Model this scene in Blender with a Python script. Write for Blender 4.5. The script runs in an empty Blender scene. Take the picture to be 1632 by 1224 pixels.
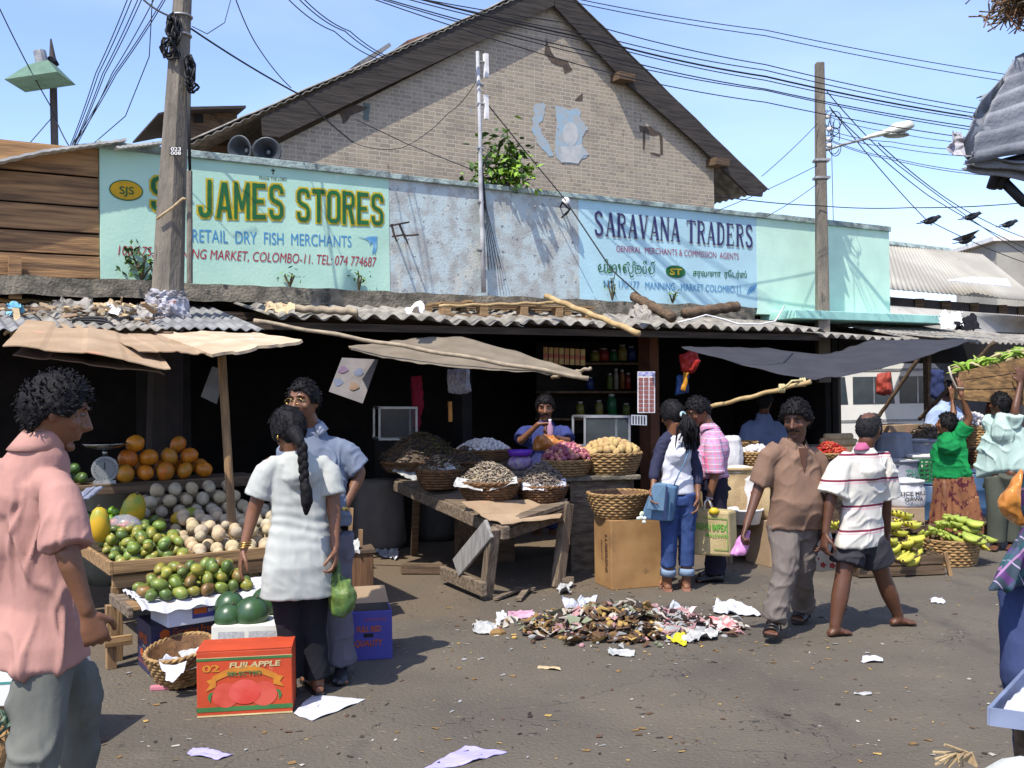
import bpy, bmesh, math, random
import numpy as np
from mathutils import Vector, Matrix, noise

R = random.Random(11)
S = bpy.context.scene
COL = S.collection
V = Vector

# ---------------------------------------------------------------- camera
FPX, CX, CY = 1600.0, 816.0, 612.0
PITCH, ROLL = math.radians(0.36), math.radians(0.8)
CAM_LOC = V((0, 0, 1.65))
CAM_ROT = (Matrix.Rotation(math.pi / 2 + PITCH, 3, 'X') @ Matrix.Rotation(-ROLL, 3, 'Z'))
cd = bpy.data.cameras.new('camera')
cam = bpy.data.objects.new('camera', cd)
COL.objects.link(cam)
cd.sensor_width = 36.0
cd.lens = FPX / 1632.0 * 36.0
cd.clip_start, cd.clip_end = 0.05, 2000
cam.location = CAM_LOC
cam.rotation_euler = CAM_ROT.to_euler()
S.camera = cam

# ---------------------------------------------------------------- sky and sun
SUN_EL, SUN_AZ = math.radians(57), math.radians(31)     # light travels towards +X+Y
L_DIR = V((math.sin(SUN_AZ) * math.cos(SUN_EL), math.cos(SUN_AZ) * math.cos(SUN_EL), -math.sin(SUN_EL)))
W = bpy.data.worlds.new('World')
S.world = W
W.use_nodes = True
nt = W.node_tree
bg = nt.nodes['Background']
sky = nt.nodes.new('ShaderNodeTexSky')
sky.sky_type = 'NISHITA'
sky.sun_disc = False
sky.sun_elevation = SUN_EL
sky.sun_rotation = math.atan2(-L_DIR.x, -L_DIR.y)
sky.air_density, sky.dust_density, sky.ozone_density = 1.0, 0.9, 2.6
tc = nt.nodes.new('ShaderNodeTexCoord')
mp = nt.nodes.new('ShaderNodeMapping')
mp.inputs['Scale'].default_value = (1.2, 1.2, 4.0)
cn = nt.nodes.new('ShaderNodeTexNoise')
cn.inputs['Scale'].default_value = 1.7
cn.inputs['Detail'].default_value = 7
cr = nt.nodes.new('ShaderNodeValToRGB')
cr.color_ramp.elements[0].position = 0.42
cr.color_ramp.elements[0].color = (0.0, 0.0, 0.0, 1)
cr.color_ramp.elements[1].position = 0.78
cr.color_ramp.elements[1].color = (0.20, 0.20, 0.20, 1)
mx = nt.nodes.new('ShaderNodeMixRGB')
mx.inputs['Color2'].default_value = (6.6, 7.4, 8.8, 1)
hs = nt.nodes.new('ShaderNodeMixRGB')
hs.blend_type = 'MULTIPLY'
hs.inputs['Fac'].default_value = 1.0
hs.inputs['Color2'].default_value = (1.0, .97, 1.10, 1)
nt.links.new(tc.outputs['Generated'], mp.inputs[0])
nt.links.new(mp.outputs[0], cn.inputs['Vector'])
nt.links.new(cn.outputs[0], cr.inputs[0])
nt.links.new(cr.outputs[0], mx.inputs['Fac'])
nt.links.new(sky.outputs[0], mx.inputs['Color1'])
nt.links.new(mx.outputs[0], hs.inputs['Color1'])
nt.links.new(hs.outputs[0], bg.inputs['Color'])
bg.inputs['Strength'].default_value = 0.15
sl = bpy.data.lights.new('sun', 'SUN')
sl.energy = 4.0
sl.angle = math.radians(0.5)
sl.color = (1.0, 0.95, 0.86)
so = bpy.data.objects.new('sun', sl)
COL.objects.link(so)
so.rotation_euler = L_DIR.to_track_quat('-Z', 'Y').to_euler()
S.view_settings.view_transform = 'Standard'
S.view_settings.look = 'None'
S.view_settings.gamma = 1.0
S.view_settings.exposure = 0.85
S.render.engine = 'CYCLES'
S.cycles.max_bounces = 5
S.cycles.diffuse_bounces = 3
S.cycles.glossy_bounces = 2
S.cycles.transparent_max_bounces = 6

# ---------------------------------------------------------------- where a photo point lies in the place
def ray(px, py):
    return CAM_ROT @ V(((px - CX) / FPX, -(py - CY) / FPX, -1.0))
def P(px, py, Y):
    d = ray(px, py)
    return CAM_LOC + d * (Y / d.y)
def G(px, py, z=0.0):
    d = ray(px, py)
    return CAM_LOC + d * ((z - CAM_LOC.z) / d.z)
class Frame:
    """a local frame on the ground: x along, y away, z up"""
    def __init__(s, o, ang):
        s.o, s.a = V((o[0], o[1], 0)), ang
        s.m = Matrix.Rotation(ang, 3, 'Z')
        s.mi = s.m.transposed()
    def w(s, x, y, z=0.0):
        return s.o + s.m @ V((x, y, z))
    def l(s, p):
        return s.mi @ (V(p) - s.o)
    def hit(s, px, py, y=0.0):
        d = s.mi @ ray(px, py)
        c = s.l(CAM_LOC)
        return c + d * ((y - c.y) / d.y)
FA = math.atan2(0.519, 0.855)
F = Frame((-3.06, 9.5), FA)          # the shop front with the painted wall at y = 0

# ---------------------------------------------------------------- mesh building
class MB:
    def __init__(s):
        s.v, s.f, s.m, s.mi = [], [], [], 0
    def add(s, vs, fs):
        o = len(s.v)
        s.v += [tuple(q) for q in vs]
        s.f += [tuple(i + o for i in f) for f in fs]
        s.m += [s.mi] * len(fs)
        return s
    def box(s, c, sz, rot=None):
        c = V(c)
        p = [V((x * sz[0] / 2, y * sz[1] / 2, z * sz[2] / 2)) for x in (-1, 1) for y in (-1, 1) for z in (-1, 1)]
        if rot is not None:
            p = [rot @ q for q in p]
        return s.add([c + q for q in p], [(0, 1, 3, 2), (4, 6, 7, 5), (0, 4, 5, 1), (2, 3, 7, 6), (0, 2, 6, 4), (1, 5, 7, 3)])
    def beam(s, a, b, w, h, up=(0, 0, 1), w2=None, h2=None):
        a, b = V(a), V(b)
        d = (b - a).normalized()
        x = d.cross(V(up)).normalized()
        y = x.cross(d).normalized()
        w2, h2 = w2 or w, h2 or h
        p = [a - x * w / 2 - y * h / 2, a + x * w / 2 - y * h / 2, a + x * w / 2 + y * h / 2, a - x * w / 2 + y * h / 2,
             b - x * w2 / 2 - y * h2 / 2, b + x * w2 / 2 - y * h2 / 2, b + x * w2 / 2 + y * h2 / 2, b - x * w2 / 2 + y * h2 / 2]
        return s.add(p, [(3, 2, 1, 0), (4, 5, 6, 7), (0, 1, 5, 4), (1, 2, 6, 5), (2, 3, 7, 6), (3, 0, 4, 7)])
    def loft(s, rings, closed=False):
        n = len(rings[0])
        vs = [p for r in rings for p in r]
        fs = []
        k = len(rings)
        for i in range(k if closed else k - 1):
            i2 = (i + 1) % k
            for j in range(n):
                j2 = (j + 1) % n
                fs.append((i * n + j, i * n + j2, i2 * n + j2, i2 * n + j))
        if not closed:
            fs.append(tuple(range(n - 1, -1, -1)))
            fs.append(tuple((k - 1) * n + j for j in range(n)))
        return s.add(vs, fs)
    def tube(s, path, r, n=8, round_caps=False, closed=False, up=None, flat=1.0):
        path = [V(q) for q in path]
        k = len(path)
        rr = list(r) if hasattr(r, '__len__') else [r] * k
        tang = []
        for i in range(k):
            if closed:
                t = path[(i + 1) % k] - path[i - 1]
            else:
                t = path[min(i + 1, k - 1)] - path[max(i - 1, 0)]
            tang.append(t.normalized() if t.length > 1e-9 else V((0, 0, 1)))
        ref = V(up) if up else (V((0, 0, 1)) if abs(tang[0].z) < .9 else V((1, 0, 0)))
        x = tang[0].cross(ref).normalized()
        rings = []
        for i in range(k):
            t = tang[i]
            x = (x - t * x.dot(t)).normalized()
            y = t.cross(x)
            rings.append((path[i], x.copy(), y, rr[i], t))
        out = []
        def ring(c, x, y, q):
            return [c + x * (q * math.cos(2 * math.pi * j / n)) + y * (q * flat * math.sin(2 * math.pi * j / n)) for j in range(n)]
        if round_caps and not closed:
            c, x0, y0, q, t = rings[0]
            for a in (75, 50, 25):
                out.append(ring(c - t * q * math.sin(math.radians(a)), x0, y0, q * math.cos(math.radians(a))))
        out += [ring(c, x0, y0, q) for c, x0, y0, q, t in rings]
        if round_caps and not closed:
            c, x0, y0, q, t = rings[-1]
            for a in (25, 50, 75):
                out.append(ring(c + t * q * math.sin(math.radians(a)), x0, y0, q * math.cos(math.radians(a))))
        return s.loft(out, closed)
    def ell(s, c, r, seg=14, rings=9, rot=None, fn=None):
        c = V(c)
        r = r if hasattr(r, '__len__') else (r, r, r)
        vs, fs = [], []
        for i in range(1, rings):
            ph = math.pi * i / rings
            for j in range(seg):
                th = 2 * math.pi * j / seg
                vs.append(V((math.sin(ph) * math.cos(th), math.sin(ph) * math.sin(th), math.cos(ph))))
        vs += [V((0, 0, 1)), V((0, 0, -1))]
        for i in range(rings - 2):
            for j in range(seg):
                j2 = (j + 1) % seg
                fs.append((i * seg + j, (i + 1) * seg + j, (i + 1) * seg + j2, i * seg + j2))
        t, b = len(vs) - 2, len(vs) - 1
        for j in range(seg):
            j2 = (j + 1) % seg
            fs.append((t, j, j2))
            fs.append((b, (rings - 2) * seg + j2, (rings - 2) * seg + j))
        out = []
        for q in vs:
            k = fn(q) if fn else 1.0
            p = V((q.x * r[0] * k, q.y * r[1] * k, q.z * r[2] * k))
            out.append(c + (rot @ p if rot is not None else p))
        return s.add(out, fs)
    def grid(s, fn, nu, nv):
        vs = [fn(i / nu, j / nv) for i in range(nu + 1) for j in range(nv + 1)]
        fs = [(i * (nv + 1) + j, (i + 1) * (nv + 1) + j, (i + 1) * (nv + 1) + j + 1, i * (nv + 1) + j + 1) for i in range(nu) for j in range(nv)]
        return s.add(vs, fs)
    def slab(s, pts, t):
        """a flat outline given its thickness vector"""
        pts, t = [V(p) for p in pts], V(t)
        n = len(pts)
        return s.add(pts + [p + t for p in pts], [tuple(range(n - 1, -1, -1)), tuple(range(n, 2 * n))] + [(i, (i + 1) % n, (i + 1) % n + n, i + n) for i in range(n)])
    def lathe(s, c, prof, n=24, squash=1.0):
        c = V(c)
        return s.loft([[c + V((r * math.cos(2 * math.pi * j / n), r * squash * math.sin(2 * math.pi * j / n), z)) for j in range(n)] for r, z in prof])
    def mesh(s, name):
        me = bpy.data.meshes.new(name)
        me.from_pydata(s.v, [], s.f)
        me.polygons.foreach_set('material_index', s.m)
        return me
    def build(s, name, mats, parent=None, smooth=False, loc=None, solid=0.0, fixn=True, bevel=0.0):
        me = s.mesh(name)
        if fixn:
            b = bmesh.new()
            b.from_mesh(me)
            bmesh.ops.recalc_face_normals(b, faces=b.faces)
            b.to_mesh(me)
            b.free()
        for m in (mats if isinstance(mats, (list, tuple)) else [mats]):
            me.materials.append(m)
        if smooth:
            me.polygons.foreach_set('use_smooth', [True] * len(me.polygons))
        o = link(name, me, parent, loc)
        if solid:
            q = o.modifiers.new('thick', 'SOLIDIFY')
            q.thickness = solid
            q.offset = 0
        if bevel:
            q = o.modifiers.new('edge', 'BEVEL')
            q.width = bevel
            q.segments = 2
            q.limit_method = 'ANGLE'
        return o
def link(name, data, parent=None, loc=None):
    o = bpy.data.objects.new(name, data)
    COL.objects.link(o)
    if parent:
        o.parent = parent
    if loc is not None:
        o.location = loc
    return o
def tag(o, label=None, cat=None, group=None, kind=None):
    if label: o['label'] = label
    if cat: o['category'] = cat
    if group: o['group'] = group
    if kind: o['kind'] = kind
    return o
def thing(name, label, cat, loc=(0, 0, 0), rot=0.0, group=None):
    o = link(name, None)
    o.location = loc
    o.rotation_euler = (0, 0, rot)
    o.empty_display_size = .1
    return tag(o, label, cat, group)
def fthing(name, label, cat, group=None):
    return thing(name, label, cat, F.o, F.a, group)
def dup(o, loc=None, rot=None, parent=None, label=None, group=None, scale=None, name=None):
    c = o.copy()
    COL.objects.link(c)
    if parent: c.parent = parent
    if loc is not None: c.location = loc
    if rot is not None: c.rotation_euler = rot
    if scale is not None: c.scale = scale if hasattr(scale, '__len__') else (scale,) * 3
    if label: c['label'] = label
    if group: c['group'] = group
    for ch in [q for q in o.children]:
        dup(ch, parent=c)
    return c
def fuse(name, mb, vox, mats, parent, smooth=3, disp=None, loc=None):
    """one continuous skin over overlapping lofts"""
    me = mb.mesh(name)
    b = bmesh.new(); b.from_mesh(me)
    bmesh.ops.recalc_face_normals(b, faces=b.faces)
    b.to_mesh(me); b.free()
    t = bpy.data.objects.new('tmp', me)
    COL.objects.link(t)
    q = t.modifiers.new('r', 'REMESH'); q.mode = 'VOXEL'; q.voxel_size = vox
    if smooth:
        q = t.modifiers.new('s', 'SMOOTH'); q.factor = .5; q.iterations = smooth
    dg = bpy.context.evaluated_depsgraph_get()
    out = bpy.data.meshes.new_from_object(t.evaluated_get(dg))
    bpy.data.objects.remove(t); bpy.data.meshes.remove(me)
    out.name = name
    if disp:
        nn = [v.normal.copy() for v in out.vertices]
        for v, n in zip(out.vertices, nn):
            v.co += n * disp(v.co, n)
    out.polygons.foreach_set('use_smooth', [True] * len(out.polygons))
    out.materials.clear()
    for m in (mats if isinstance(mats, (list, tuple)) else [mats]):
        out.materials.append(m)
    return link(name, out, parent, loc)

# ---------------------------------------------------------------- materials
def N(t, kind, **kw):
    n = t.nodes.new('ShaderNode' + kind)
    for k, v in kw.items():
        if k in n.inputs: n.inputs[k].default_value = v
        else: setattr(n, k, v)
    return n
def rgba(c):
    return (c[0], c[1], c[2], 1.0)
MATS = {}
def mat(name, c, c2=None, rough=.85, scale=6.0, bump=0.0, bscale=60.0, metal=0.0, stretch=(1, 1, 1), spec=.3, lo=.38, hi=.62,
        spots=None, spots2=None, rnd=0.0, sss=0.0, alpha=1.0, trans=0.0, extra=None, detail=5.0):
    if name in MATS: return MATS[name]
    m = bpy.data.materials.new(name)
    MATS[name] = m
    m.use_nodes = True
    t = m.node_tree
    b = t.nodes['Principled BSDF']
    b.inputs['Roughness'].default_value = rough
    b.inputs['Metallic'].default_value = metal
    b.inputs['Specular IOR Level'].default_value = spec
    if trans: b.inputs['Transmission Weight'].default_value = trans
    if alpha < 1: b.inputs['Alpha'].default_value = alpha
    if sss:
        b.inputs['Subsurface Weight'].default_value = sss
        b.inputs['Subsurface Radius'].default_value = (.012, .004, .002)
    tx = N(t, 'TexCoord')
    mp = N(t, 'Mapping')
    mp.inputs['Scale'].default_value = stretch
    L = t.links.new
    L(tx.outputs['Object'], mp.inputs[0])
    c2 = c2 or tuple(q * .72 for q in c)
    nz = N(t, 'TexNoise', Scale=scale, Detail=detail)
    L(mp.outputs[0], nz.inputs['Vector'])
    rp = N(t, 'ValToRGB')
    e = rp.color_ramp.elements
    e[0].position, e[0].color = lo, rgba(c2)
    e[1].position, e[1].color = hi, rgba(c)
    L(nz.outputs[0], rp.inputs[0])
    cur = rp.outputs[0]
    for sp in (spots, spots2):
        if sp:
            col, sc, th = sp[:3]
            n2 = N(t, 'TexNoise', Scale=sc, Detail=6.0, Roughness=.65)
            mq = N(t, 'Mapping')
            mq.inputs['Location'].default_value = (3.1 * th, 1.7, 5.3)
            mq.inputs['Scale'].default_value = sp[3] if len(sp) > 3 else (1, 1, 1)
            L(tx.outputs['Object'], mq.inputs[0])
            L(mq.outputs[0], n2.inputs['Vector'])
            r2 = N(t, 'ValToRGB')
            r2.color_ramp.elements[0].position = th
            r2.color_ramp.elements[1].position = min(1, th + .06)
            L(n2.outputs[0], r2.inputs[0])
            mm = N(t, 'MixRGB')
            L(r2.outputs[0], mm.inputs[0]); L(cur, mm.inputs[1])
            mm.inputs[2].default_value = rgba(col)
            cur = mm.outputs[0]
    if extra:
        cur = extra(t, tx, cur)
    if rnd:
        oi = N(t, 'ObjectInfo')
        mr = N(t, 'MapRange')
        mr.inputs[3].default_value, mr.inputs[4].default_value = 1 - rnd, 1 + rnd
        L(oi.outputs['Random'], mr.inputs[0])
        hv = N(t, 'HueSaturation')
        L(mr.outputs[0], hv.inputs['Value'])
        m2 = N(t, 'MapRange')
        m2.inputs[3].default_value, m2.inputs[4].default_value = .5 - rnd * .09, .5 + rnd * .09
        ml = N(t, 'Math', operation='FRACT')
        mk = N(t, 'Math', operation='MULTIPLY'); mk.inputs[1].default_value = 7.31
        L(oi.outputs['Random'], mk.inputs[0]); L(mk.outputs[0], ml.inputs[0]); L(ml.outputs[0], m2.inputs[0])
        L(m2.outputs[0], hv.inputs['Hue'])
        L(cur, hv.inputs['Color'])
        cur = hv.outputs[0]
    L(cur, b.inputs['Base Color'])
    if bump:
        n3 = N(t, 'TexNoise', Scale=bscale, Detail=4.0)
        L(mp.outputs[0], n3.inputs['Vector'])
        bp = N(t, 'Bump', Strength=bump, Distance=.02)
        L(n3.outputs[0], bp.inputs['Height'])
        L(bp.outputs[0], b.inputs['Normal'])
    return m
def bands(axis, items, soft=.002):
    """painted or woven bands at fixed heights: (position, half width, colour[, |x| limits])"""
    def ex(t, tx, cur):
        L = t.links.new
        sp = N(t, 'SeparateXYZ')
        L(tx.outputs['Object'], sp.inputs[0])
        for it in items:
            pos, hw, col = it[:3]
            a = N(t, 'Math', operation='SUBTRACT'); a.inputs[1].default_value = pos
            L(sp.outputs[axis], a.inputs[0])
            b = N(t, 'Math', operation='ABSOLUTE'); L(a.outputs[0], b.inputs[0])
            g = N(t, 'Math', operation='LESS_THAN'); g.inputs[1].default_value = hw
            L(b.outputs[0], g.inputs[0])
            mm = N(t, 'MixRGB'); L(g.outputs[0], mm.inputs[0]); L(cur, mm.inputs[1]); mm.inputs[2].default_value = rgba(col)
            cur = mm.outputs[0]
        return cur
    return ex
def weave_lines(items, jitter=0.0):
    """repeating woven lines (plaid): (axis vector, period, share, offset, colour, strength)"""
    def ex(t, tx, cur):
        L = t.links.new
        for ax, per, share, off, col, st in items:
            d = N(t, 'VectorMath', operation='DOT_PRODUCT'); d.inputs[1].default_value = ax
            L(tx.outputs['Object'], d.inputs[0])
            a = N(t, 'Math', operation='MULTIPLY_ADD'); a.inputs[1].default_value = 1 / per; a.inputs[2].default_value = off
            L(d.outputs['Value'], a.inputs[0])
            f = N(t, 'Math', operation='FRACT'); L(a.outputs[0], f.inputs[0])
            g = N(t, 'Math', operation='LESS_THAN'); g.inputs[1].default_value = share
            L(f.outputs[0], g.inputs[0])
            k = N(t, 'Math', operation='MULTIPLY'); k.inputs[1].default_value = st
            L(g.outputs[0], k.inputs[0])
            mm = N(t, 'MixRGB'); L(k.outputs[0], mm.inputs[0]); L(cur, mm.inputs[1]); mm.inputs[2].default_value = rgba(col)
            cur = mm.outputs[0]
        return cur
    return ex
def wood(name, c, c2=None, axis=0, **kw):
    st = [14, 14, 14]; st[axis] = 1.0
    return mat(name, c, c2 or tuple(q * .5 for q in c), stretch=tuple(st), scale=kw.pop('scale', 2.2), bump=kw.pop('bump', .35), bscale=kw.pop('bscale', 5), rough=.85, **kw)

# ---------------------------------------------------------------- writing
def text_verts(s, offset=0.0, shear=0.0, spacing=1.0):
    c = bpy.data.curves.new('t', 'FONT')
    c.body = s; c.offset = offset; c.shear = shear; c.space_character = spacing
    c.resolution_u = 4
    o = bpy.data.objects.new('t', c)
    COL.objects.link(o)
    dg = bpy.context.evaluated_depsgraph_get()
    me = bpy.data.meshes.new_from_object(o.evaluated_get(dg))
    vs = [v.co.copy() for v in me.vertices]
    fs = [tuple(p.vertices) for p in me.polygons]
    bpy.data.objects.remove(o); bpy.data.curves.remove(c); bpy.data.meshes.remove(me)
    return vs, fs
def quad_map(q, lift):
    """bilinear map of the unit square on corners bl, br, tr, tl"""
    bl, br, tr, tl = [V(p) for p in q]
    n = (br - bl).cross(tl - bl).normalized()
    def f(u, v, w=0.0):
        return bl * (1 - u) * (1 - v) + br * u * (1 - v) + tr * u * v + tl * (1 - u) * v + n * (lift + w)
    return f
def text(s, q, m, parent, offset=0.0, shear=0.0, spacing=1.0, lift=.003, name='lettering', pad=0.0, ref=None):
    vs, fs = text_verts(s, offset, shear, spacing)
    rv = vs if ref is None else text_verts(s, ref, shear, spacing)[0]
    x0, x1 = min(v.x for v in rv), max(v.x for v in rv)
    y0, y1 = min(v.y for v in rv), max(v.y for v in rv)
    f = quad_map(q, lift)
    # neighbouring letters lie on slightly different planes where their strokes overlap
    par_ = list(range(len(vs)))
    def root(i):
        while par_[i] != i: par_[i] = par_[par_[i]]; i = par_[i]
        return i
    for fc in fs:
        for i in fc[1:]: par_[root(i)] = root(fc[0])
    ids = {}
    lv = [ids.setdefault(root(i), len(ids)) for i in range(len(vs))]
    mb = MB()
    mb.add([f((v.x - x0) / (x1 - x0), (v.y - y0) / (y1 - y0), .00025 * (k % 6)) for v, k in zip(vs, lv)], fs)
    return mb.build(name, m, parent, fixn=False)
def FQ(x0, yb0, yt0, x1, yb1, yt1, y=0.0):
    """corners on a plane of the shop front (local) from photo points: left bottom/top, right bottom/top"""
    return [F.hit(x0, yb0, y), F.hit(x1, yb1, y), F.hit(x1, yt1, y), F.hit(x0, yt0, y)]
# ================================================================ THE SETTING
def ground_extra(t, tx, cur):
    L = t.links.new
    # brown trodden earth towards the shop fronts
    d = N(t, 'VectorMath', operation='DOT_PRODUCT'); d.inputs[1].default_value = (-0.519, 0.855, 0)
    L(tx.outputs['Object'], d.inputs[0])
    nz = N(t, 'TexNoise', Scale=.9, Detail=6.0)
    L(tx.outputs['Object'], nz.inputs['Vector'])
    a = N(t, 'Math', operation='MULTIPLY_ADD'); a.inputs[1].default_value = 5.0
    L(nz.outputs[0], a.inputs[0]); L(d.outputs['Value'], a.inputs[2])
    r = N(t, 'MapRange'); r.inputs[1].default_value, r.inputs[2].default_value = 8.6, 11.5
    L(a.outputs[0], r.inputs[0])
    mm = N(t, 'MixRGB'); L(r.outputs[0], mm.inputs[0]); L(cur, mm.inputs[1]); mm.inputs[2].default_value = (.125, .090, .057, 1)
    cur = mm.outputs[0]
    # pale straw and crumbs trodden in
    for sc, th, col, st in ((1.3, .60, (.050, .043, .036), (1, .45, 1)), (2.6, .63, (.12, .10, .078), (.6, 1.3, 1)), (4.5, .66, (.036, .032, .029), (2.2, .5, 1)), (55, .64, (.16, .135, .10), (1, 1, 1)), (30, .66, (.26, .20, .12), (.35, 1.6, 1)), (75, .70, (.34, .30, .24), (1, 1, 1)), (9, .66, (.028, .026, .026), (1, 2, 1)), (120, .72, (.02, .02, .02), (1, 1, 1))):
        mq = N(t, 'Mapping'); mq.inputs['Scale'].default_value = st; mq.inputs['Rotation'].default_value = (0, 0, sc * .1)
        L(tx.outputs['Object'], mq.inputs[0])
        n2 = N(t, 'TexNoise', Scale=sc, Detail=5.0, Roughness=.6); L(mq.outputs[0], n2.inputs['Vector'])
        r2 = N(t, 'ValToRGB'); r2.color_ramp.elements[0].position = th; r2.color_ramp.elements[1].position = th + (.04 if sc > 8 else .10)
        if sc < 8: r2.color_ramp.elements[1].color = (.7, .7, .7, 1)
        L(n2.outputs[0], r2.inputs[0])
        mm = N(t, 'MixRGB'); L(r2.outputs[0], mm.inputs[0]); L(cur, mm.inputs[1]); mm.inputs[2].default_value = rgba(col)
        cur = mm.outputs[0]
    vo = N(t, 'TexVoronoi', feature='DISTANCE_TO_EDGE', Scale=.55)
    nd = N(t, 'TexNoise', Scale=2.2, Detail=5.0); L(tx.outputs['Object'], nd.inputs['Vector'])
    sc_ = N(t, 'VectorMath', operation='SCALE'); sc_.inputs['Scale'].default_value = .9; L(nd.outputs[1], sc_.inputs[0])
    av = N(t, 'VectorMath', operation='ADD'); L(tx.outputs['Object'], av.inputs[0]); L(sc_.outputs[0], av.inputs[1]); L(av.outputs[0], vo.inputs['Vector'])
    lt_ = N(t, 'Math', operation='LESS_THAN'); lt_.inputs[1].default_value = .0012; L(vo.outputs['Distance'], lt_.inputs[0])
    mm = N(t, 'MixRGB'); L(lt_.outputs[0], mm.inputs[0]); L(cur, mm.inputs[1]); mm.inputs[2].default_value = (.028, .024, .021, 1)
    return mm.outputs[0]
m_ground = mat('asphalt', (.112, .093, .068), (.072, .062, .048), rough=.88, scale=1.1, bump=.7, bscale=45, lo=.3, hi=.7, extra=ground_extra, detail=9)
mb = MB()
mb.add([(-300, -60, 0), (300, -60, 0), (300, 500, 0), (-300, 500, 0)], [(0, 1, 2, 3)])
tag(mb.build('ground', m_ground), kind='structure')

# ---------------------------------------------------------------- materials of the buildings
mint_stain = dict(spots=((.16, .20, .17), 5.0, .67, (1, 1, .35)), spots2=((.50, .62, .56), 9, .66))
m_turq = mat('turquoise_paint', (.42, .62, .49), (.36, .56, .45), rough=.8, scale=2, bump=.12, bscale=30, spots=((.13, .19, .17), 7, .70, (1, 1, .5)), spots2=((.50, .63, .54), 3.0, .66))
m_mint = mat('mint_paint', (.53, .74, .59), (.47, .67, .54), rough=.8, scale=2.5, bump=.12, bscale=30, spots=((.20, .30, .25), 6, .72, (1, 1, .4)))
m_blue = mat('pale_blue_paint', (.40, .60, .65), (.36, .54, .58), rough=.8, scale=2, bump=.12, bscale=30, spots=((.15, .26, .28), 8, .71))
m_peel = mat('peeling_paint', (.42, .49, .485), (.33, .34, .32), rough=.9, scale=5, bump=.22, bscale=40, lo=.42, hi=.56, detail=9,
             spots=((.46, .47, .42), 5.0, .57, (1, 1, .6)), spots2=((.14, .14, .15), 17, .59))
m_conc = mat('old_concrete', (.22, .19, .14), (.09, .08, .06), rough=.95, scale=7, bump=.7, bscale=40, spots=((.05, .05, .04), 6, .6))
m_cap = mat('stained_coping', (.34, .42, .38), (.15, .18, .17), rough=.95, scale=6, bump=.5, bscale=40)
m_dark = mat('dark_wall', (.016, .013, .011), (.008, .007, .007), rough=.95, scale=3, bump=.3)  # near-black mottled base colour for the shop rooms
m_beamdark = wood('dark_beam', (.07, .05, .035), axis=0)
m_asb = mat('asbestos_sheet', (.27, .25, .215), (.14, .128, .108), rough=.95, scale=7, bump=.5, bscale=50, spots=((.10, .09, .07), 5, .62))
m_tin = mat('grey_tin_sheet', (.22, .22, .215), (.13, .13, .13), rough=.7, scale=6, metal=.1, bump=.2, spots=((.16, .10, .06), 6, .66))
m_dkwood = wood('weathered_plank', (.13, .085, .05), axis=0, spots=((.05, .035, .025), 3, .6))
m_barge = wood('black_barge_board', (.055, .045, .038), axis=0, spots=((.20, .19, .17), 22, .70))

def brick_mat():
    m = bpy.data.materials.new('brick_wall'); m.use_nodes = True
    t = m.node_tree; L = t.links.new; b = t.nodes['Principled BSDF']
    b.inputs['Roughness'].default_value = .92
    tx = N(t, 'TexCoord'); sp = N(t, 'SeparateXYZ'); cb = N(t, 'CombineXYZ')
    L(tx.outputs['Object'], sp.inputs[0]); L(sp.outputs[0], cb.inputs[0]); L(sp.outputs[2], cb.inputs[1])
    nj = N(t, 'TexNoise', Scale=9.0); L(tx.outputs['Object'], nj.inputs['Vector'])
    va = N(t, 'VectorMath', operation='SCALE'); va.inputs['Scale'].default_value = .012; L(nj.outputs[1], va.inputs[0])
    ad = N(t, 'VectorMath', operation='ADD'); L(cb.outputs[0], ad.inputs[0]); L(va.outputs[0], ad.inputs[1])
    bk = N(t, 'TexBrick', offset=.5, squash=.55, squash_frequency=2)
    for k, v in (('Scale', 1.0), ('Brick Width', .19), ('Row Height', .067), ('Mortar Size', .0075), ('Mortar Smooth', .25), ('Bias', -.1)):
        bk.inputs[k].default_value = v
    bk.inputs['Color1'].default_value = (.33, .27, .19, 1); bk.inputs['Color2'].default_value = (.235, .19, .145, 1)
    bk.inputs['Mortar'].default_value = (.42, .365, .285, 1)
    L(ad.outputs[0], bk.inputs['Vector'])
    cur = bk.outputs['Color']
    for sc, th, w, col, st in ((1.4, .52, .30, (.17, .135, .105), (1, 1, 1.6)), (3.5, .60, .10, (.34, .285, .22), (1, 1, .7)), (6, .66, .05, (.10, .065, .045), (1, 1, .5)), (4, .70, .03, (.20, .27, .30), (1, 1, .5))):
        mq = N(t, 'Mapping'); mq.inputs['Scale'].default_value = st; mq.inputs['Location'].default_value = (sc, 2, sc)
        L(tx.outputs['Object'], mq.inputs[0])
        n2 = N(t, 'TexNoise', Scale=sc, Detail=7.0); L(mq.outputs[0], n2.inputs['Vector'])
        r2 = N(t, 'ValToRGB'); r2.color_ramp.elements[0].position = th; r2.color_ramp.elements[1].position = th + w
        r2.color_ramp.elements[1].color = (.75, .75, .75, 1)
        L(n2.outputs[0], r2.inputs[0])
        mm = N(t, 'MixRGB'); L(r2.outputs[0], mm.inputs[0]); L(cur, mm.inputs[1]); mm.inputs[2].default_value = rgba(col)
        cur = mm.outputs[0]
    L(cur, b.inputs['Base Color'])
    bp = N(t, 'Bump', Strength=.6, Distance=.02); bp.invert = True
    L(bk.outputs['Fac'], bp.inputs['Height']); L(bp.outputs[0], b.inputs['Normal'])
    return m
m_brick = brick_mat()

def fbox(mb, x0, x1, y0, y1, z0, z1):
    return mb.box(((x0 + x1) / 2, (y0 + y1) / 2, (z0 + z1) / 2), (abs(x1 - x0), abs(y1 - y0), abs(z1 - z0)))
def fx(px, y=0.0, py=450):
    return F.hit(px, py, y).x

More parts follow.
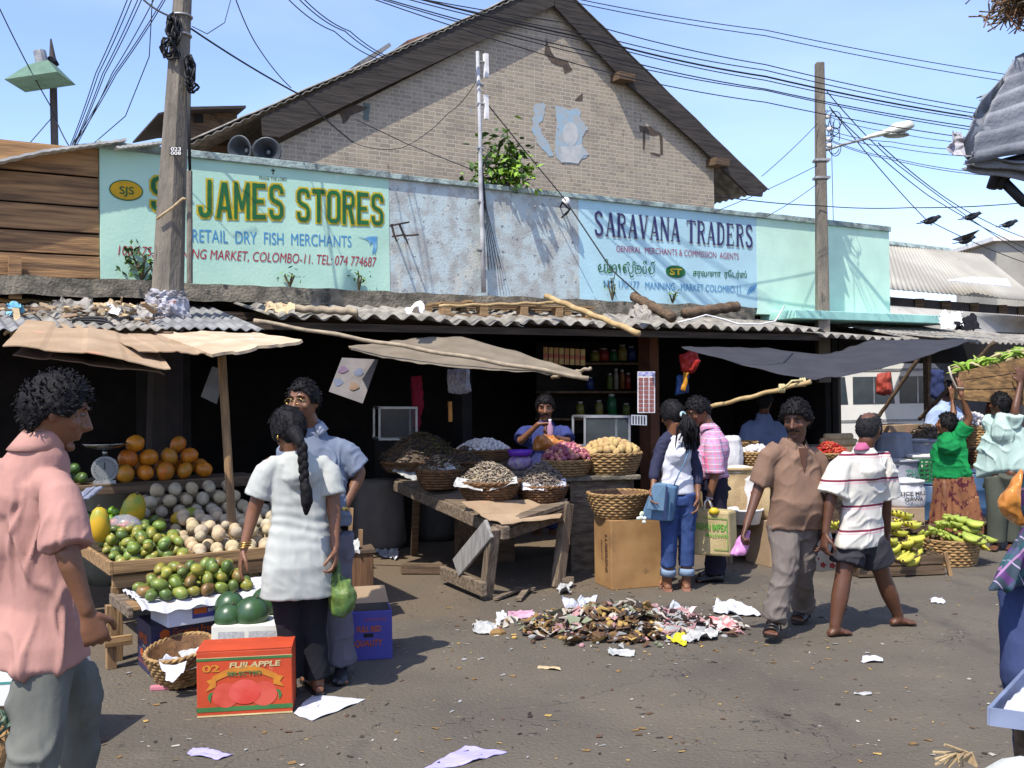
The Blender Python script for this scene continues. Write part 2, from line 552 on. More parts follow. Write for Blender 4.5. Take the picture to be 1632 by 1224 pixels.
# ---------------------------------------------------------------- shop building with the painted parapet
ZT, ZB = F.hit(760, 300).z, F.hit(620, 466).z          # parapet top and bottom
X0, XA, XB, XC, XD = fx(161), fx(621.5), fx(924), fx(1207), fx(1418)
bld = fthing('market_building', 'long low market building with painted parapet advertising two shops above dark stalls', 'building')
mb = MB()
fbox(mb, X0, XA, 0, .2, ZB, ZT)
pnA = mb.build('parapet_panel', m_turq, bld); pnA['label'] = 'turquoise parapet panel lettered for a dry fish shop'
mb = MB(); fbox(mb, XA, XB, .004, .2, ZB, ZT)
pnB = mb.build('parapet_panel', m_peel, bld); pnB['label'] = 'grey blue parapet panel with peeling poster scraps'
mb = MB(); fbox(mb, XB, XC, .002, .2, ZB, ZT)
pnC = mb.build('parapet_panel', m_blue, bld); pnC['label'] = 'pale blue parapet panel lettered for a traders shop'
mb = MB(); fbox(mb, XC, XD, 0, .2, ZB - .08, ZT)
pnD = mb.build('parapet_panel', m_mint, bld); pnD['label'] = 'plain mint green parapet panel at the right end'
mb = MB()
for xa, xb, dz in ((X0 - .02, XA, .07), (XA, XB + .1, .055), (XB + .1, XC, .06), (XC, XD + .01, .075)):
    fbox(mb, xa, xb, -.035, .23, ZT, ZT + dz)
mb.build('coping', [m_cap], bld, bevel=.006)
mb = MB()
def ledge_f(u, v):
    x = fx(-260) + (XC - .2 - fx(-260)) * u
    ring = [(-.14, ZB - .17), (-.14, ZB - .01), (.2, ZB - .01)]
    y, z = ring[int(round(v * 2))]
    return V((x, y + .015 * noise.noise(V((x * 3, z * 9, 1))), z + .02 * noise.noise(V((x * 4, y * 9, 2)))))
mb.grid(ledge_f, 220, 2)
mb.build('ledge', m_conc, bld, fixn=False, solid=.01)
cx0, cx1 = F.hit(1268, 500, -.45).x, F.hit(1522, 510, -.45).x
zc0 = F.hit(1400, 512, -.45).z
mb = MB(); fbox(mb, cx0, cx1, -.45, .19, zc0, zc0 + .115)
mb.build('canopy_slab', mat('mint_canopy', (.34, .62, .52), (.27, .50, .43), scale=5, spots=((.12, .14, .12), 6, .60, (1, 1, .3)), bump=.2), bld, bevel=.008)
# the dark shop rooms behind the stalls
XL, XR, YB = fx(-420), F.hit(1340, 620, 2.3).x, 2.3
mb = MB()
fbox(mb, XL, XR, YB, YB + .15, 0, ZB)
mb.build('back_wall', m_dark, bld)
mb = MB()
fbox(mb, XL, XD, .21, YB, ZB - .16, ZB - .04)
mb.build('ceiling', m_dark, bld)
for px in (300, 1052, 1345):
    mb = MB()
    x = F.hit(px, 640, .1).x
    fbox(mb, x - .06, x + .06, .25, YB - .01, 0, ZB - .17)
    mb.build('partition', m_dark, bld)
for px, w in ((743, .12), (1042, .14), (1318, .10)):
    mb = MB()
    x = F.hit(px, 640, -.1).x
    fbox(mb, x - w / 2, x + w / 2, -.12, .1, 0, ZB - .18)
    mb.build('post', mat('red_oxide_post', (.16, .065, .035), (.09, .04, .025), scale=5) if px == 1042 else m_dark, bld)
mb = MB()
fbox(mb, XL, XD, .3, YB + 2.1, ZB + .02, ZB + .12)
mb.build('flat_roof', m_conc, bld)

# lettering on the parapet
m_green = mat('sign_green', (.012, .12, .030), (.012, .09, .03), rough=.6, scale=9)
m_yell = mat('sign_yellow', (.52, .40, .015), (.42, .31, .02), rough=.6, scale=9)
m_sblue = mat('sign_blue', (.045, .20, .42), (.07, .26, .45), rough=.6, scale=12)
m_sred = mat('sign_red', (.36, .012, .035), (.30, .03, .05), rough=.6, scale=12)
m_navy = mat('sign_navy', (.028, .026, .105), (.04, .04, .13), rough=.6, scale=12)
m_pred = mat('sign_faded_red', (.33, .045, .10), (.30, .10, .15), rough=.7, scale=14)
m_ink = mat('black_ink', (.01, .01, .01), rough=.8)
m_white = mat('white_paint', (.75, .73, .70), rough=.7)
m_cream = mat('sign_cream_shadow', (.55, .50, .33), rough=.7)
def both(s, q, p, off_in=.012, off_out=.055, mi=m_green, mo=m_yell):
    text(s, q, mo, p, spacing=1.12, offset=off_out, lift=.004, ref=off_in)
    text(s, q, mi, p, spacing=1.12, offset=off_in, lift=.008)
text('RETAIL  DRY  FISH  MERCHANTS', FQ(306, 386, 365, 560, 394, 376), m_sblue, pnA, offset=.0)
text('100/175, MANNING MARKET, COLOMBO-11. TEL: 074 774687', FQ(188, 409, 391, 600, 428, 410), m_sred, pnA, offset=.0, shear=.18)
text('PRAISE THE LORD', FQ(413, 286, 280.5, 457, 289, 283.5), m_ink, pnA)
mb = MB()
q = [F.hit(435 + a, 269 + b, 0) for a, b in ((-.7, 0), (.7, 0), (.7, 9), (-.7, 9))]
mb.slab([p + V((0, -.003, 0)) for p in q], (0, -.002, 0))
q = [F.hit(435 + a, 271 + b, 0) for a, b in ((-3, 0), (3, .4), (3, 1.9), (-3, 1.5))]
mb.slab([p + V((0, -.0055, 0)) for p in q], (0, -.002, 0))
mb.build('cross_emblem', m_ink, pnA)
def disc(c, rx, rz, y, n=40, th=.002):
    mb = MB()
    mb.slab([V((c.x + rx * math.cos(2 * math.pi * i / n), y, c.z + rz * math.sin(2 * math.pi * i / n))) for i in range(n)], (0, -th, 0))
    return mb
c = F.hit(201, 303.5)
rx = (F.hit(228, 303).x - F.hit(174, 303).x) / 2
rz = (F.hit(201, 287).z - F.hit(201, 320).z) / 2
disc(c, rx, rz, -.003).build('badge', m_green, pnA)
o = disc(c, rx * .93, rz * .90, -.006).build('badge', mat('badge_gold', (.55, .32, .015), (.42, .25, .02), scale=8), pnA)
text('SJS', FQ(190, 313, 297, 213, 314.5, 298), m_green, pnA, offset=.01, lift=.012)
# the painted swordfish
pts = [(570, 377), (583, 379.5), (588, 377), (594, 377), (601, 376), (600, 380), (600.5, 387), (600, 395), (598, 401), (597, 406), (595.5, 401), (592, 405), (594, 398), (595, 391), (592, 386), (589, 391), (588, 385), (583, 381.5)]
mb = MB(); mb.slab([F.hit(x, y) + V((0, -.004, 0)) for x, y in pts], (0, -.002, 0))
mb.build('fish_emblem', mat('fish_blue', (.08, .25, .45), (.20, .40, .55), scale=14), pnA)
# the traders' sign
def serif_text(s, q, m, p, dx=0.0, dz=0.0, lift=.004, glyphs=None, grow=0.0, asp=1.75):
    """bold condensed capitals with slab feet, drawn stroke by stroke"""
    A = []
    def st(pts, w): A.append((pts, w))
    G_ = {'S': [([(.78, .80), (.70, .93), (.5, .97), (.28, .93), (.18, .80), (.22, .66), (.5, .52), (.76, .38), (.82, .22), (.72, .07), (.5, .03), (.26, .07), (.16, .24)], .20)],
          'A': [([(.5, .98), (.14, .0)], .09), ([(.5, .98), (.86, .0)], .24), ([(.28, .32), (.72, .32)], .09), ([(.0, .03), (.30, .03)], .06), ([(.66, .03), (1.04, .03)], .06)],
          'R': [([(.22, 0), (.22, 1)], .24), ([(.22, .95), (.6, .95), (.80, .86), (.80, .62), (.6, .53), (.22, .53)], .13), ([(.55, .52), (.86, .0)], .22), ([(.0, .03), (.44, .03)], .06), ([(.0, .97), (.3, .97)], .06), ([(.72, .03), (1.0, .03)], .06)],
          'V': [([(.14, 1.0), (.5, .02)], .24), ([(.86, 1.0), (.5, .02)], .09), ([(-.02, .97), (.34, .97)], .06), ([(.70, .97), (1.0, .97)], .06)],
          'N': [([(.14, .0), (.14, 1)], .11), ([(.14, .98), (.84, .02)], .24), ([(.84, .0), (.84, 1)], .11), ([(.0, .03), (.30, .03)], .06), ([(-.02, .97), (.2, .97)], .06), ([(.68, .97), (1.0, .97)], .06)],
          'T': [([(.5, 0), (.5, 1)], .25), ([(.02, .95), (.98, .95)], .10), ([(.04, .95), (.04, .78)], .07), ([(.96, .95), (.96, .78)], .07), ([(.30, .03), (.70, .03)], .06)],
          'D': [([(.22, 0), (.22, 1)], .24), ([(.22, .95), (.55, .95), (.78, .80), (.82, .5), (.78, .2), (.55, .05), (.22, .05)], .16), ([(.0, .03), (.3, .03)], .06), ([(.0, .97), (.3, .97)], .06)],
          'E': [([(.22, 0), (.22, 1)], .24), ([(.0, .95), (.82, .95)], .10), ([(.0, .05), (.86, .05)], .10), ([(.22, .51), (.62, .51)], .09), ([(.80, .95), (.80, .76)], .07), ([(.84, .05), (.84, .26)], .07), ([(.62, .60), (.62, .42)], .06)]}
    G_ = glyphs or G_
    f = quad_map(q, lift)
    n = len(s); mb = MB(); adv = 1.0 / (n - .06)
    zz = [0]
    def quad(a, b, wd):
        zz[0] += 1
        ax, ay = a; bx, by = b
        hx, hy = bx - ax, (by - ay) * asp
        wd += grow
        l = math.hypot(hx, hy) or 1
        nx, ny = -hy / l * wd / 2, hx / l * wd / 2 / asp
        gx, gy = hx / l * grow / 2, hy / l * grow / 2 / asp
        ax, ay, bx, by = ax - gx, ay - gy, bx + gx, by + gy
        return [(ax + nx, ay + ny), (bx + nx, by + ny), (bx - nx, by - ny), (ax - nx, ay - ny)]
    for i, ch in enumerate(s):
        for pts, wd in G_[ch]:
            for a, b in zip(pts, pts[1:]):
                ex, ey = b[0] - a[0], b[1] - a[1]
                e = .02 if len(pts) > 2 else 0
                a2, b2 = (a[0] - ex * e * 2, a[1] - ey * e * 2), (b[0] + ex * e * 2, b[1] + ey * e * 2)
                k = quad(a2, b2, wd)
                mb.add([f((i + .04 + .90 * u) * adv + dx, v + dz, .00006 * (len(mb.f) % 40)) for u, v in k], [(3, 2, 1, 0)])
    return mb.build('lettering', m, p, fixn=False)
B_ = {'S': [([(.84, .74), (.84, .84), (.72, .93), (.30, .93), (.16, .84), (.16, .64), (.28, .55), (.72, .46), (.84, .37), (.84, .16), (.72, .07), (.30, .07), (.16, .16), (.16, .28)], .24)],
      'T': [([(.5, 0), (.5, 1)], .27), ([(.02, .925), (.98, .925)], .26)],
      'J': [([(.70, 1), (.70, .18), (.58, .07), (.30, .07), (.14, .16), (.14, .30)], .26)],
      'A': [([(.46, .98), (.13, .0)], .24), ([(.54, .98), (.87, .0)], .24), ([(.28, .28), (.72, .28)], .20)],
      'M': [([(.11, 0), (.11, 1)], .21), ([(.89, 0), (.89, 1)], .21), ([(.14, .96), (.5, .25)], .19), ([(.86, .96), (.5, .25)], .19)],
      'E': [([(.18, 0), (.18, 1)], .26), ([(.12, .93), (.90, .93)], .25), ([(.12, .07), (.92, .07)], .25), ([(.12, .5), (.78, .5)], .22)],
      'O': [([(.5, .93), (.26, .93), (.14, .82), (.14, .18), (.26, .07), (.74, .07), (.86, .18), (.86, .82), (.74, .93), (.48, .93)], .25)],
      'R': [([(.17, 0), (.17, 1)], .26), ([(.12, .93), (.70, .93), (.84, .84), (.84, .62), (.70, .53), (.12, .53)], .23), ([(.58, .50), (.84, .0)], .26)]}
for m_, g_, lf in ((m_yell, .20, .004), (m_green, 0, .009)):
    for s_, q_ in (('ST', FQ(238, 336, 280, 302, 342, 284)), ('JAMES', FQ(314, 347, 288, 452, 351, 294)), ('STORES', FQ(471, 353, 299, 611, 360, 309))):
        serif_text(s_, q_, m_, pnA, glyphs=B_, grow=g_, asp=2.1, lift=lf)
for m_, dx, dz, lf in ((m_cream, .006, -.035, .0035), (m_navy, 0, 0, .008)):
    serif_text('SARAVANA', FQ(945, 375, 336, 1083, 386, 348), m_, pnC, dx, dz, lf)
    serif_text('TRADERS', FQ(1093, 387, 350, 1200, 395, 359), m_, pnC, dx, dz, lf)
text('GENERAL  MERCHANTS & COMMISSION  AGENTS', FQ(982, 401, 391, 1177, 414, 404), m_pred, pnC, offset=.0)
text('NO. 170/177   MANNING   MARKET COLOMBO.11', FQ(962, 458, 446, 1180, 467, 456), m_sblue, pnC, offset=.0)
text('\u0b9a\u0bb0\u0bb5\u0ba3\u0bbe  \u0bb0\u0bc7\u0b9f\u0bb0\u0bcd\u0bb8\u0bcd', FQ(1104, 443, 428, 1190, 446, 431), m_green, pnC, offset=.012)
c = F.hit(1076.5, 433)
rx = (F.hit(1092, 433).x - F.hit(1061, 433).x) / 2
rz = (F.hit(1076, 423).z - F.hit(1076, 443).z) / 2
disc(c, rx, rz, -.003).build('badge', m_green, pnC)
text('ST', FQ(1067, 438, 427.5, 1086, 439, 428.5), m_yell, pnC, offset=.03, lift=.009)
def strokes(lines, q, w, m, p, asp, lift=.006):
    f = quad_map(q, lift); mb = MB()
    for ln in lines:
        for a, b in zip(ln, ln[1:]):
            hx, hy = (b[0] - a[0]) * asp, b[1] - a[1]
            l = math.hypot(hx, hy) or 1e-6
            ex, ey = hx / l * w * .4 / asp, hy / l * w * .4
            nx, ny = -hy / l * w / 2 / asp, hx / l * w / 2
            mb.add([f(u, v, .00005 * (len(mb.f) % 40)) for u, v in ((a[0] - ex + nx, a[1] - ey + ny), (b[0] + ex + nx, b[1] + ey + ny), (b[0] + ex - nx, b[1] + ey - ny), (a[0] - ex - nx, a[1] - ey - ny))], [(3, 2, 1, 0)])
    mb.build('lettering', m, p, fixn=False)
def arc(cx, cy, rx, ry, a0, a1, n=9):
    return [(cx + rx * math.cos(math.radians(a0 + (a1 - a0) * i / n)), cy + ry * math.sin(math.radians(a0 + (a1 - a0) * i / n))) for i in range(n + 1)]
sinh = [arc(.03, .45, .02, .12, 0, 360), arc(.06, .42, .05, .24, 100, 360) + [(.11, .66)], arc(.135, .42, .028, .26, 120, 420), arc(.14, .84, .024, .12, 0, 180),
        arc(.20, .40, .035, .25, -180, 90), arc(.205, .42, .016, .12, 0, 360), [(.17, .18), (.235, .18)], arc(.275, .42, .034, .25, -40, 200), [(.25, .40), (.305, .40), (.305, .18)],
        [(.345, .62), (.365, .66), (.365, .18)], arc(.35, .6, .014, .10, 0, 360), arc(.45, .45, .032, .26, 60, 330), arc(.445, .45, .014, .12, 0, 360),
        arc(.50, .70, .022, .16, 180, 0), arc(.545, .42, .040, .27, 150, 420), arc(.56, .05, .03, .12, 180, 350), arc(.60, .80, .02, .1, 0, 300),
        arc(.65, .42, .030, .26, 70, 300), arc(.69, .42, .034, .26, -100, 180), [(.655, .44), (.70, .44)], arc(.78, .42, .030, .26, 120, 420), arc(.785, .84, .024, .12, 0, 180), [(.80, .84), (.815, 1.0)],
        arc(.865, .45, .018, .12, 0, 360), arc(.90, .42, .046, .25, 110, 360), [(.946, .42), (.946, .70)], arc(.92, .84, .02, .1, 0, 230), [(.935, .9), (.96, 1.0)]]
strokes(sinh, FQ(952, 438, 412, 1047, 441, 417), .062, m_green, pnC, 4.4)
for k in range(4):   # stray brush marks at the end of the address line
    q = [F.hit(1190 + k * 3.2 + a, 461 - k * 1.5 + b) for a, b in ((0, 8), (1.5, 8), (6, -4), (4.5, -4))]
    mb = MB(); mb.slab([p + V((0, -.004, 0)) for p in q], (0, -.001, 0)); mb.build('brush_mark', m_sblue, pnC)
# iron bracket left on the peeling panel, and poster scraps
brk = fthing('iron_bracket', 'rusty square iron bracket standing out from the peeling wall panel', 'bracket')
mb = MB()
def fb(a, b, w=.018, y0=-.22, y1=-.22):
    mb.beam(F.hit(a[0], a[1], y0), F.hit(b[0], b[1], y1), w, w, up=(0, 1, 0))
fb((621, 360), (652, 354)); fb((625, 377), (646, 374)); fb((624, 357), (629, 378)); fb((636, 356), (646, 380)); fb((645, 376), (667, 374))
mb.beam(F.hit(629, 377, -.22), F.hit(633, 385, .02), .014, .014); mb.beam(F.hit(646, 378, -.22), F.hit(650, 388, .02), .014, .014)
mb.build('bars', mat('rusty_iron', (.07, .045, .035), (.03, .025, .022), rough=.8, scale=20), brk)

# ---------------------------------------------------------------- warehouse gable behind
YG = 4.5
wh = fthing('warehouse', 'old brick warehouse with big gable and sagging roof behind the painted parapet', 'building')
def gh(px, py, dy=0.0): return F.hit(px, py, YG + dy)
xl, xr = gh(440, 300).x, gh(1138, 300).x
zl, zr = gh(440, 232).z, gh(1138, 258).z
ap = gh(884, 6)
mb = MB()
mb.slab([(xl, YG, 1.5), (xr, YG, 1.5), (xr, YG, zr), (ap.x, YG, ap.z), (xl, YG, zl)], (0, .3, 0))
mb.build('gable_wall', m_brick, wh)
mb = MB(); fbox(mb, xr - .3, xr, YG + .3, YG + 12, 1.5, zr); fbox(mb, xl, xl + .3, YG + .3, YG + 12, 1.5, zl)
mb.build('side_wall', m_brick, wh)
DB = -.09
mb = MB(); mb.slab([gh(414, 188, DB), gh(418, 217, DB), gh(443, 220, DB), gh(780, 59, DB), gh(881, 10, DB), gh(881, -30, DB), gh(810, 4, DB)], (0, -.05, 0))
mb.build('barge_board', m_barge, wh)
mb = MB(); mb.slab([gh(882, -30, DB), gh(882, 12, DB), gh(990, 128, DB), gh(1110, 232, DB), gh(1192, 312, DB), gh(1212, 314, DB), gh(1216, 296, DB), gh(1050, 138, DB), gh(906, -2, DB)], (0, -.05, 0))
mb.build('barge_board', m_barge, wh)
def roof_side(a, b, nm, sag=.06):
    a, b = V(a), V(b)
    L_ = (b - a).length
    mb = MB()
    def f(u, v):
        p = a.lerp(b, u)
        y = v * 12.0
        s = .03 * math.sin(y / .177 * 2 * math.pi)
        return V((p.x, p.y + y, p.z + s * .6 - sag * math.sin(math.pi * u) * (0.4 + .6 * noise.noise(V((y * .4, u * 3, 5)))) + .02 * noise.noise(V((p.x * 2, y * 1.2, 3)))))
    mb.grid(f, 24, 300)
    mb.build(nm, m_asb, wh, smooth=True, fixn=False, solid=.012)
rid = gh(884, -36, DB - .05)
roof_side(gh(296, 227, DB - .05), rid, 'roof_slope')
roof_side(rid, gh(1226, 303, DB - .05), 'roof_slope')
mb = MB()   # the corrugated verge that shows its wavy edge over the left barge board
a, b = gh(296, 229, DB - .07), gh(884, -33, DB - .07)
def verge(u, v):
    p = a.lerp(b, u)
    s = .011 * math.sin(u * (b - a).length / .15 * 2 * math.pi)
    return V((p.x, p.y + v * .5, p.z + s - .03))
mb.grid(verge, 420, 2)
mb.build('verge_sheet', m_asb, wh, fixn=False, solid=.012)
for a, b, w in (((565, 108), (612, 78), .06), ((640, 74), (760, 32), .05), ((785, 22), (840, -6), .05)):
    mb = MB(); mb.beam(gh(a[0], a[1], .5), gh(b[0], b[1], .5), .5, w, up=(0, 0, 1)); mb.build('roof_patch', m_tin if a[0] != 640 else mat('rusty_patch', (.25, .13, .08), (.15, .08, .05), scale=8), wh)
for px, py in ((985, 128), (1136, 262)):
    mb = MB(); p = gh(px, py); mb.box((p.x, YG - .1, p.z), (.34, .36, .13)); mb.build('purlin_end', m_dkwood, wh)
def blot(pts, dy, m, nm, lab=None):
    mb = MB(); mb.slab([gh(x, y) + V((0, -dy, 0)) for x, y in pts], (0, -.002, 0)); o = mb.build(nm, m, wh)
    if lab: o['label'] = lab
m_post = mat('poster_blue', (.28, .38, .44), (.34, .35, .34), scale=9, spots=((.22, .19, .16), 9, .62), rough=.95)
m_post2 = mat('poster_pale', (.46, .45, .42), (.36, .38, .38), scale=7, rough=.95)
def jag(pts, k=3, amp=2.2):
    out = []
    for i, a in enumerate(pts):
        b = pts[(i + 1) % len(pts)]
        for j in range(k):
            u = j / k
            out.append((a[0] + (b[0] - a[0]) * u + R.uniform(-amp, amp), a[1] + (b[1] - a[1]) * u + R.uniform(-amp, amp)))
    return out
blot(jag([(852, 166), (868, 164), (870, 180), (858, 196), (864, 212), (874, 226), (880, 246), (876, 252), (862, 236), (848, 214), (849, 190)]), .004, m_post, 'poster_scrap', 'torn blue poster strip stuck on the gable bricks')
blot(jag([(886, 170), (908, 175), (922, 172), (926, 190), (938, 204), (932, 214), (926, 222), (930, 236), (938, 246), (920, 260), (892, 258), (884, 240)]), .0045, m_post, 'poster_scrap', 'larger torn blue poster with pale middle on the gable bricks')
blot([(909 + 12 * math.cos(i * .33), 214 + 19 * math.sin(i * .33)) for i in range(19)], .0075, m_post2, 'poster_scrap')
blot(jag([(893, 236), (926, 232), (937, 246), (920, 259), (894, 257)]), .009, m_post2, 'poster_scrap')
m_blot = mat('soot_stain', (.06, .045, .035), (.10, .07, .05), scale=15)
for pts in ([(1024, 208), (1028, 208), (1027, 238), (1024, 238)], [(1051, 214), (1055, 216), (1056, 246), (1053, 246)], [(1018, 200), (1036, 202), (1055, 214), (1040, 216), (1020, 210)], [(1036, 243), (1053, 246), (1050, 249), (1037, 246)],
            [(870, 60), (876, 78), (884, 92), (904, 96), (912, 112), (900, 118), (896, 106), (878, 100), (868, 84)], [(540, 178), (566, 166), (588, 172), (560, 184), (548, 198)], [(915, 160), (928, 148), (928, 160)]):
    blot(jag(pts, 2, .8), .0035, m_blot, 'soot_stain')
m_dkgrn = mat('mossy_stain', (.12, .15, .14), scale=10)
blot(jag([(543, 176), (560, 176), (552, 190)], 3, 2), .003, m_dkgrn, 'soot_stain'); blot(jag([(580, 164), (588, 164), (589, 194), (578, 190)], 3, 1.5), .003, m_dkgrn, 'soot_stain')
# outbuilding roof seen left of the gable roof
ob = fthing('roof_lantern', 'dark boarded roof lantern beside the pole, left of the gable roof', 'roof lantern')
mb = MB(); y = 6.5
mb.slab([F.hit(300, 172, y), F.hit(378, 172, y), F.hit(378, 232, y), F.hit(300, 232, y)], (0, 1.5, 0)); mb.build('boards', m_dkwood, ob)
mb = MB(); mb.slab([F.hit(252, 180, y - .3), F.hit(296, 170, y - .3), F.hit(392, 168, y - .3), F.hit(392, 172, y - .3), F.hit(296, 175, y - .3), F.hit(252, 183, y - .3)], (0, 2.0, 0)); mb.build('roof', m_barge, ob)
mb = MB(); mb.slab([F.hit(309, 182, y - .01), F.hit(324, 182, y - .01), F.hit(324, 196, y - .01), F.hit(309, 196, y - .01)], (0, .002, 0)); mb.build('opening', m_ink, ob)

# ---------------------------------------------------------------- plank shed at the left
sh = fthing('plank_shed', 'brown plank shed with overhanging tin roof at the left end of the building', 'shed')
seams = [(-260, 232), (-260, 300)]
ys0 = [446, 408, 373, 331, 283, 236]
m_plk = wood('shed_plank', (.34, .19, .085), (.13, .075, .04), axis=0, scale=1.6, spots=((.30, .20, .10), 4, .63, (.4, 1, 3)))
XS0, XS1 = fx(-330), X0 - .005
for k in range(5):
    z0, z1 = F.hit(160, ys0[k]).z, F.hit(160, ys0[k + 1]).z
    mb = MB()
    y = .03 + .012 * (k % 2)
    mb.add([(XS0, y, z0 + .008), (XS1, y, z0 + .012), (XS1, y, z1 - .006), (XS0, y, z1 - .010), (XS0, y + .03, z0 + .008), (XS1, y + .03, z0 + .012), (XS1, y + .03, z1 - .006), (XS0, y + .03, z1 - .010)],
           [(0, 1, 2, 3), (7, 6, 5, 4), (0, 4, 5, 1), (2, 6, 7, 3), (1, 5, 6, 2), (0, 3, 7, 4)])
    mb.build('plank', m_plk, sh)
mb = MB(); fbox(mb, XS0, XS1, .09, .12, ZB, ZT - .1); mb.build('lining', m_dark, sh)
mb = MB(); p = F.hit(24, 450, -.06); fbox(mb, p.x - .05, p.x + .05, -.08, .0, ZB - .2, ZB + .17); mb.build('bracket_post', m_plk, sh)
m_tinbright = mat('pale_tin_edge', (.62, .60, .54), (.40, .39, .36), rough=.6, scale=6, spots=((.2, .15, .1), 5, .65))
for a, b, dz in (((-160, 290), (72, 240), .0), ((66, 243), (202, 224), .012), ((186, 233), (262, 224), -.01)):
    mb = MB()
    p, q = F.hit(a[0], a[1], -.16), F.hit(b[0], b[1], -.16)
    mb.grid(lambda u, v: V((p.x + (q.x - p.x) * u, -.16 + 2.2 * v, p.z + (q.z - p.z) * u + dz + .003 * math.sin(u * 60) + v * .12)), 60, 4)
    mb.build('roof_sheet', m_tinbright, sh, solid=.02, fixn=False)

# ---------------------------------------------------------------- corrugated lean-to roof over the stalls
def corr(mb, x0, x1, y0, z0, y1, z1, wl=.19, amp=.026, ph=0.0, dz=0.0, tilt=0.0):
    nu = max(8, int((x1 - x0) / wl * 10))
    def f(u, v):
        x = x0 + (x1 - x0) * u
        return V((x, y0 + (y1 - y0) * v, z0 + (z1 - z0) * v + amp * math.sin(2 * math.pi * (x + ph) / wl) + dz + tilt * (x - x0) + .012 * noise.noise(V((x * 1.5, v * 2, 7)))))
    return mb.grid(f, nu, 5)
YE = -1.2
xe0, xe1 = F.hit(428, 512, YE).x, F.hit(1316, 520, YE).x
ze = (F.hit(520, 513, YE).z + F.hit(1150, 518, YE).z) / 2
lt = fthing('lean_to_roof', 'long grey corrugated lean-to roof with wavy front edge below the painted parapet', 'roof')
ns = 8
for k in range(ns):
    xa = xe0 + (xe1 - xe0) * k / ns - (.06 if k else 0)
    xb = xe0 + (xe1 - xe0) * (k + 1) / ns
    mb = MB(); corr(mb, xa, xb, YE + .03 * noise.noise(V((k * 1.7, 0, 0))), ze + .012 * (k % 2), .15, ze + .24, dz=.02 * noise.noise(V((k * 2.3, 4, 0))))
    mb.build('roof_sheet', m_asb, lt, fixn=False, solid=.008, smooth=True)
mb = MB(); corr(mb, F.hit(1310, 520, YE).x, F.hit(1455, 530, YE).x, YE, ze - .05, .1, ze + .12, tilt=-.03); mb.build('roof_sheet', m_asb, lt, fixn=False, solid=.008, smooth=True)
for yy, zz in ((YE + .12, ze - .06), (-.3, ze + .08)):
    mb = MB(); fbox(mb, xe0 - .2, xe1, yy - .03, yy + .03, zz - .05, zz + .02); mb.build('purlin', m_beamdark, lt)
lt2 = fthing('scrap_roof', 'low patched grey sheet roof strewn with junk, around the concrete pole', 'roof')
for k, (pa, pb, dz) in enumerate(((-330, -120, -.06), (-130, 90, -.05), (80, 262, -.03), (255, 425, -.01))):
    mb = MB(); corr(mb, F.hit(pa, 540, -1.7).x, F.hit(pb, 540, -1.7).x, -1.75 + .1 * (k % 2), ze - .14 + dz, .12, ze + .20 + dz, wl=.09, amp=.012); mb.build('roof_sheet', m_tin if k % 2 else m_asb, lt2, fixn=False, solid=.006, smooth=True)
# stalls' far right roofs
rr = fthing('awning_roof', 'tin sheet awning roof with scrap on top, right of the grey tarpaulin', 'roof')
mb = MB(); corr(mb, F.hit(1440, 540, -.9).x, F.hit(1640, 540, -.9).x, -1.1, 2.25, .5, 2.62, wl=.12, amp=.015); mb.build('roof_sheet', m_asb, rr, fixn=False, solid=.006, smooth=True)
mb = MB(); corr(mb, F.hit(1540, 555, -1.8).x, F.hit(1800, 570, -1.8).x, -1.9, 2.17, -.2, 2.42, wl=.12, amp=.015); mb.build('roof_sheet', m_asb, rr, fixn=False, solid=.006, smooth=True)
for px, nm in ((1478, 'post'), (1700, 'post')):
    mb = MB(); q = F.hit(px, 600, -.6); fbox(mb, q.x - .04, q.x + .04, -.64, -.56, 0, 2.3); mb.build(nm, m_dkwood, rr)
mb = MB(); fbox(mb, F.hit(1338, 600, .3).x, F.hit(1900, 600, .3).x, .3, .36, 1.98, 2.5); mb.build('shade_strip', m_dark, rr)  # added dark strip standing in for the shaded underside of the roofs

# ---------------------------------------------------------------- buildings far to the right
bgb = thing('market_hall', 'distant market hall with pale sheet roof, right of the mint panel', 'building')
m_pale = mat('pale_roof', (.36, .34, .28), (.27, .25, .21), rough=.9, scale=.8, bump=.3, bscale=8, spots=((.20, .16, .11), .9, .66), spots2=((.62, .60, .56), .7, .66))
def corrquad(a, b, c, d, m, nm, par, wl=.20, amp=.010, nv=6):
    """a-b lower edge, d-c upper edge; waves run along a-b"""
    a, b, c, d = V(a), V(b), V(c), V(d)
    n = (b - a).cross(d - a).normalized()
    L_ = (b - a).length
    mb = MB()
    mb.grid(lambda u, v: (a.lerp(b, u)).lerp(d.lerp(c, u), v) + n * amp * math.sin(2 * math.pi * u * L_ / wl), int(L_ / wl * 6), nv)
    return mb.build(nm, m, par, fixn=False, solid=.02, smooth=True)
def PZ(px, py, z):
    d = ray(px, py); return CAM_LOC + d * ((z - CAM_LOC.z) / d.z)
ez, rz_ = 3.8, 5.25
e0, e1 = PZ(1385, 458, ez), PZ(1660, 481, ez)
r0, r1 = PZ(1385, 387, rz_), PZ(1512, 402, rz_)
corrquad(e0, e1, r1 + V((1.2, .6, 0)), r0, m_pale, 'roof_slope', bgb)
mb = MB(); mb.tube([r0, r1], .12, 8); mb.build('ridge_cap', m_cap, bgb)
w0, w1 = e0 + V((0, .6, -.1)), e1 + V((0, .6, -.1))
mb = MB(); mb.slab([w0, w1, V((w1.x, w1.y, 0)), V((w0.x, w0.y, 0))], (0, .2, 0)); mb.build('clerestory', mat('clerestory_dark', (.06, .05, .05), (.03, .03, .03), scale=2), bgb)
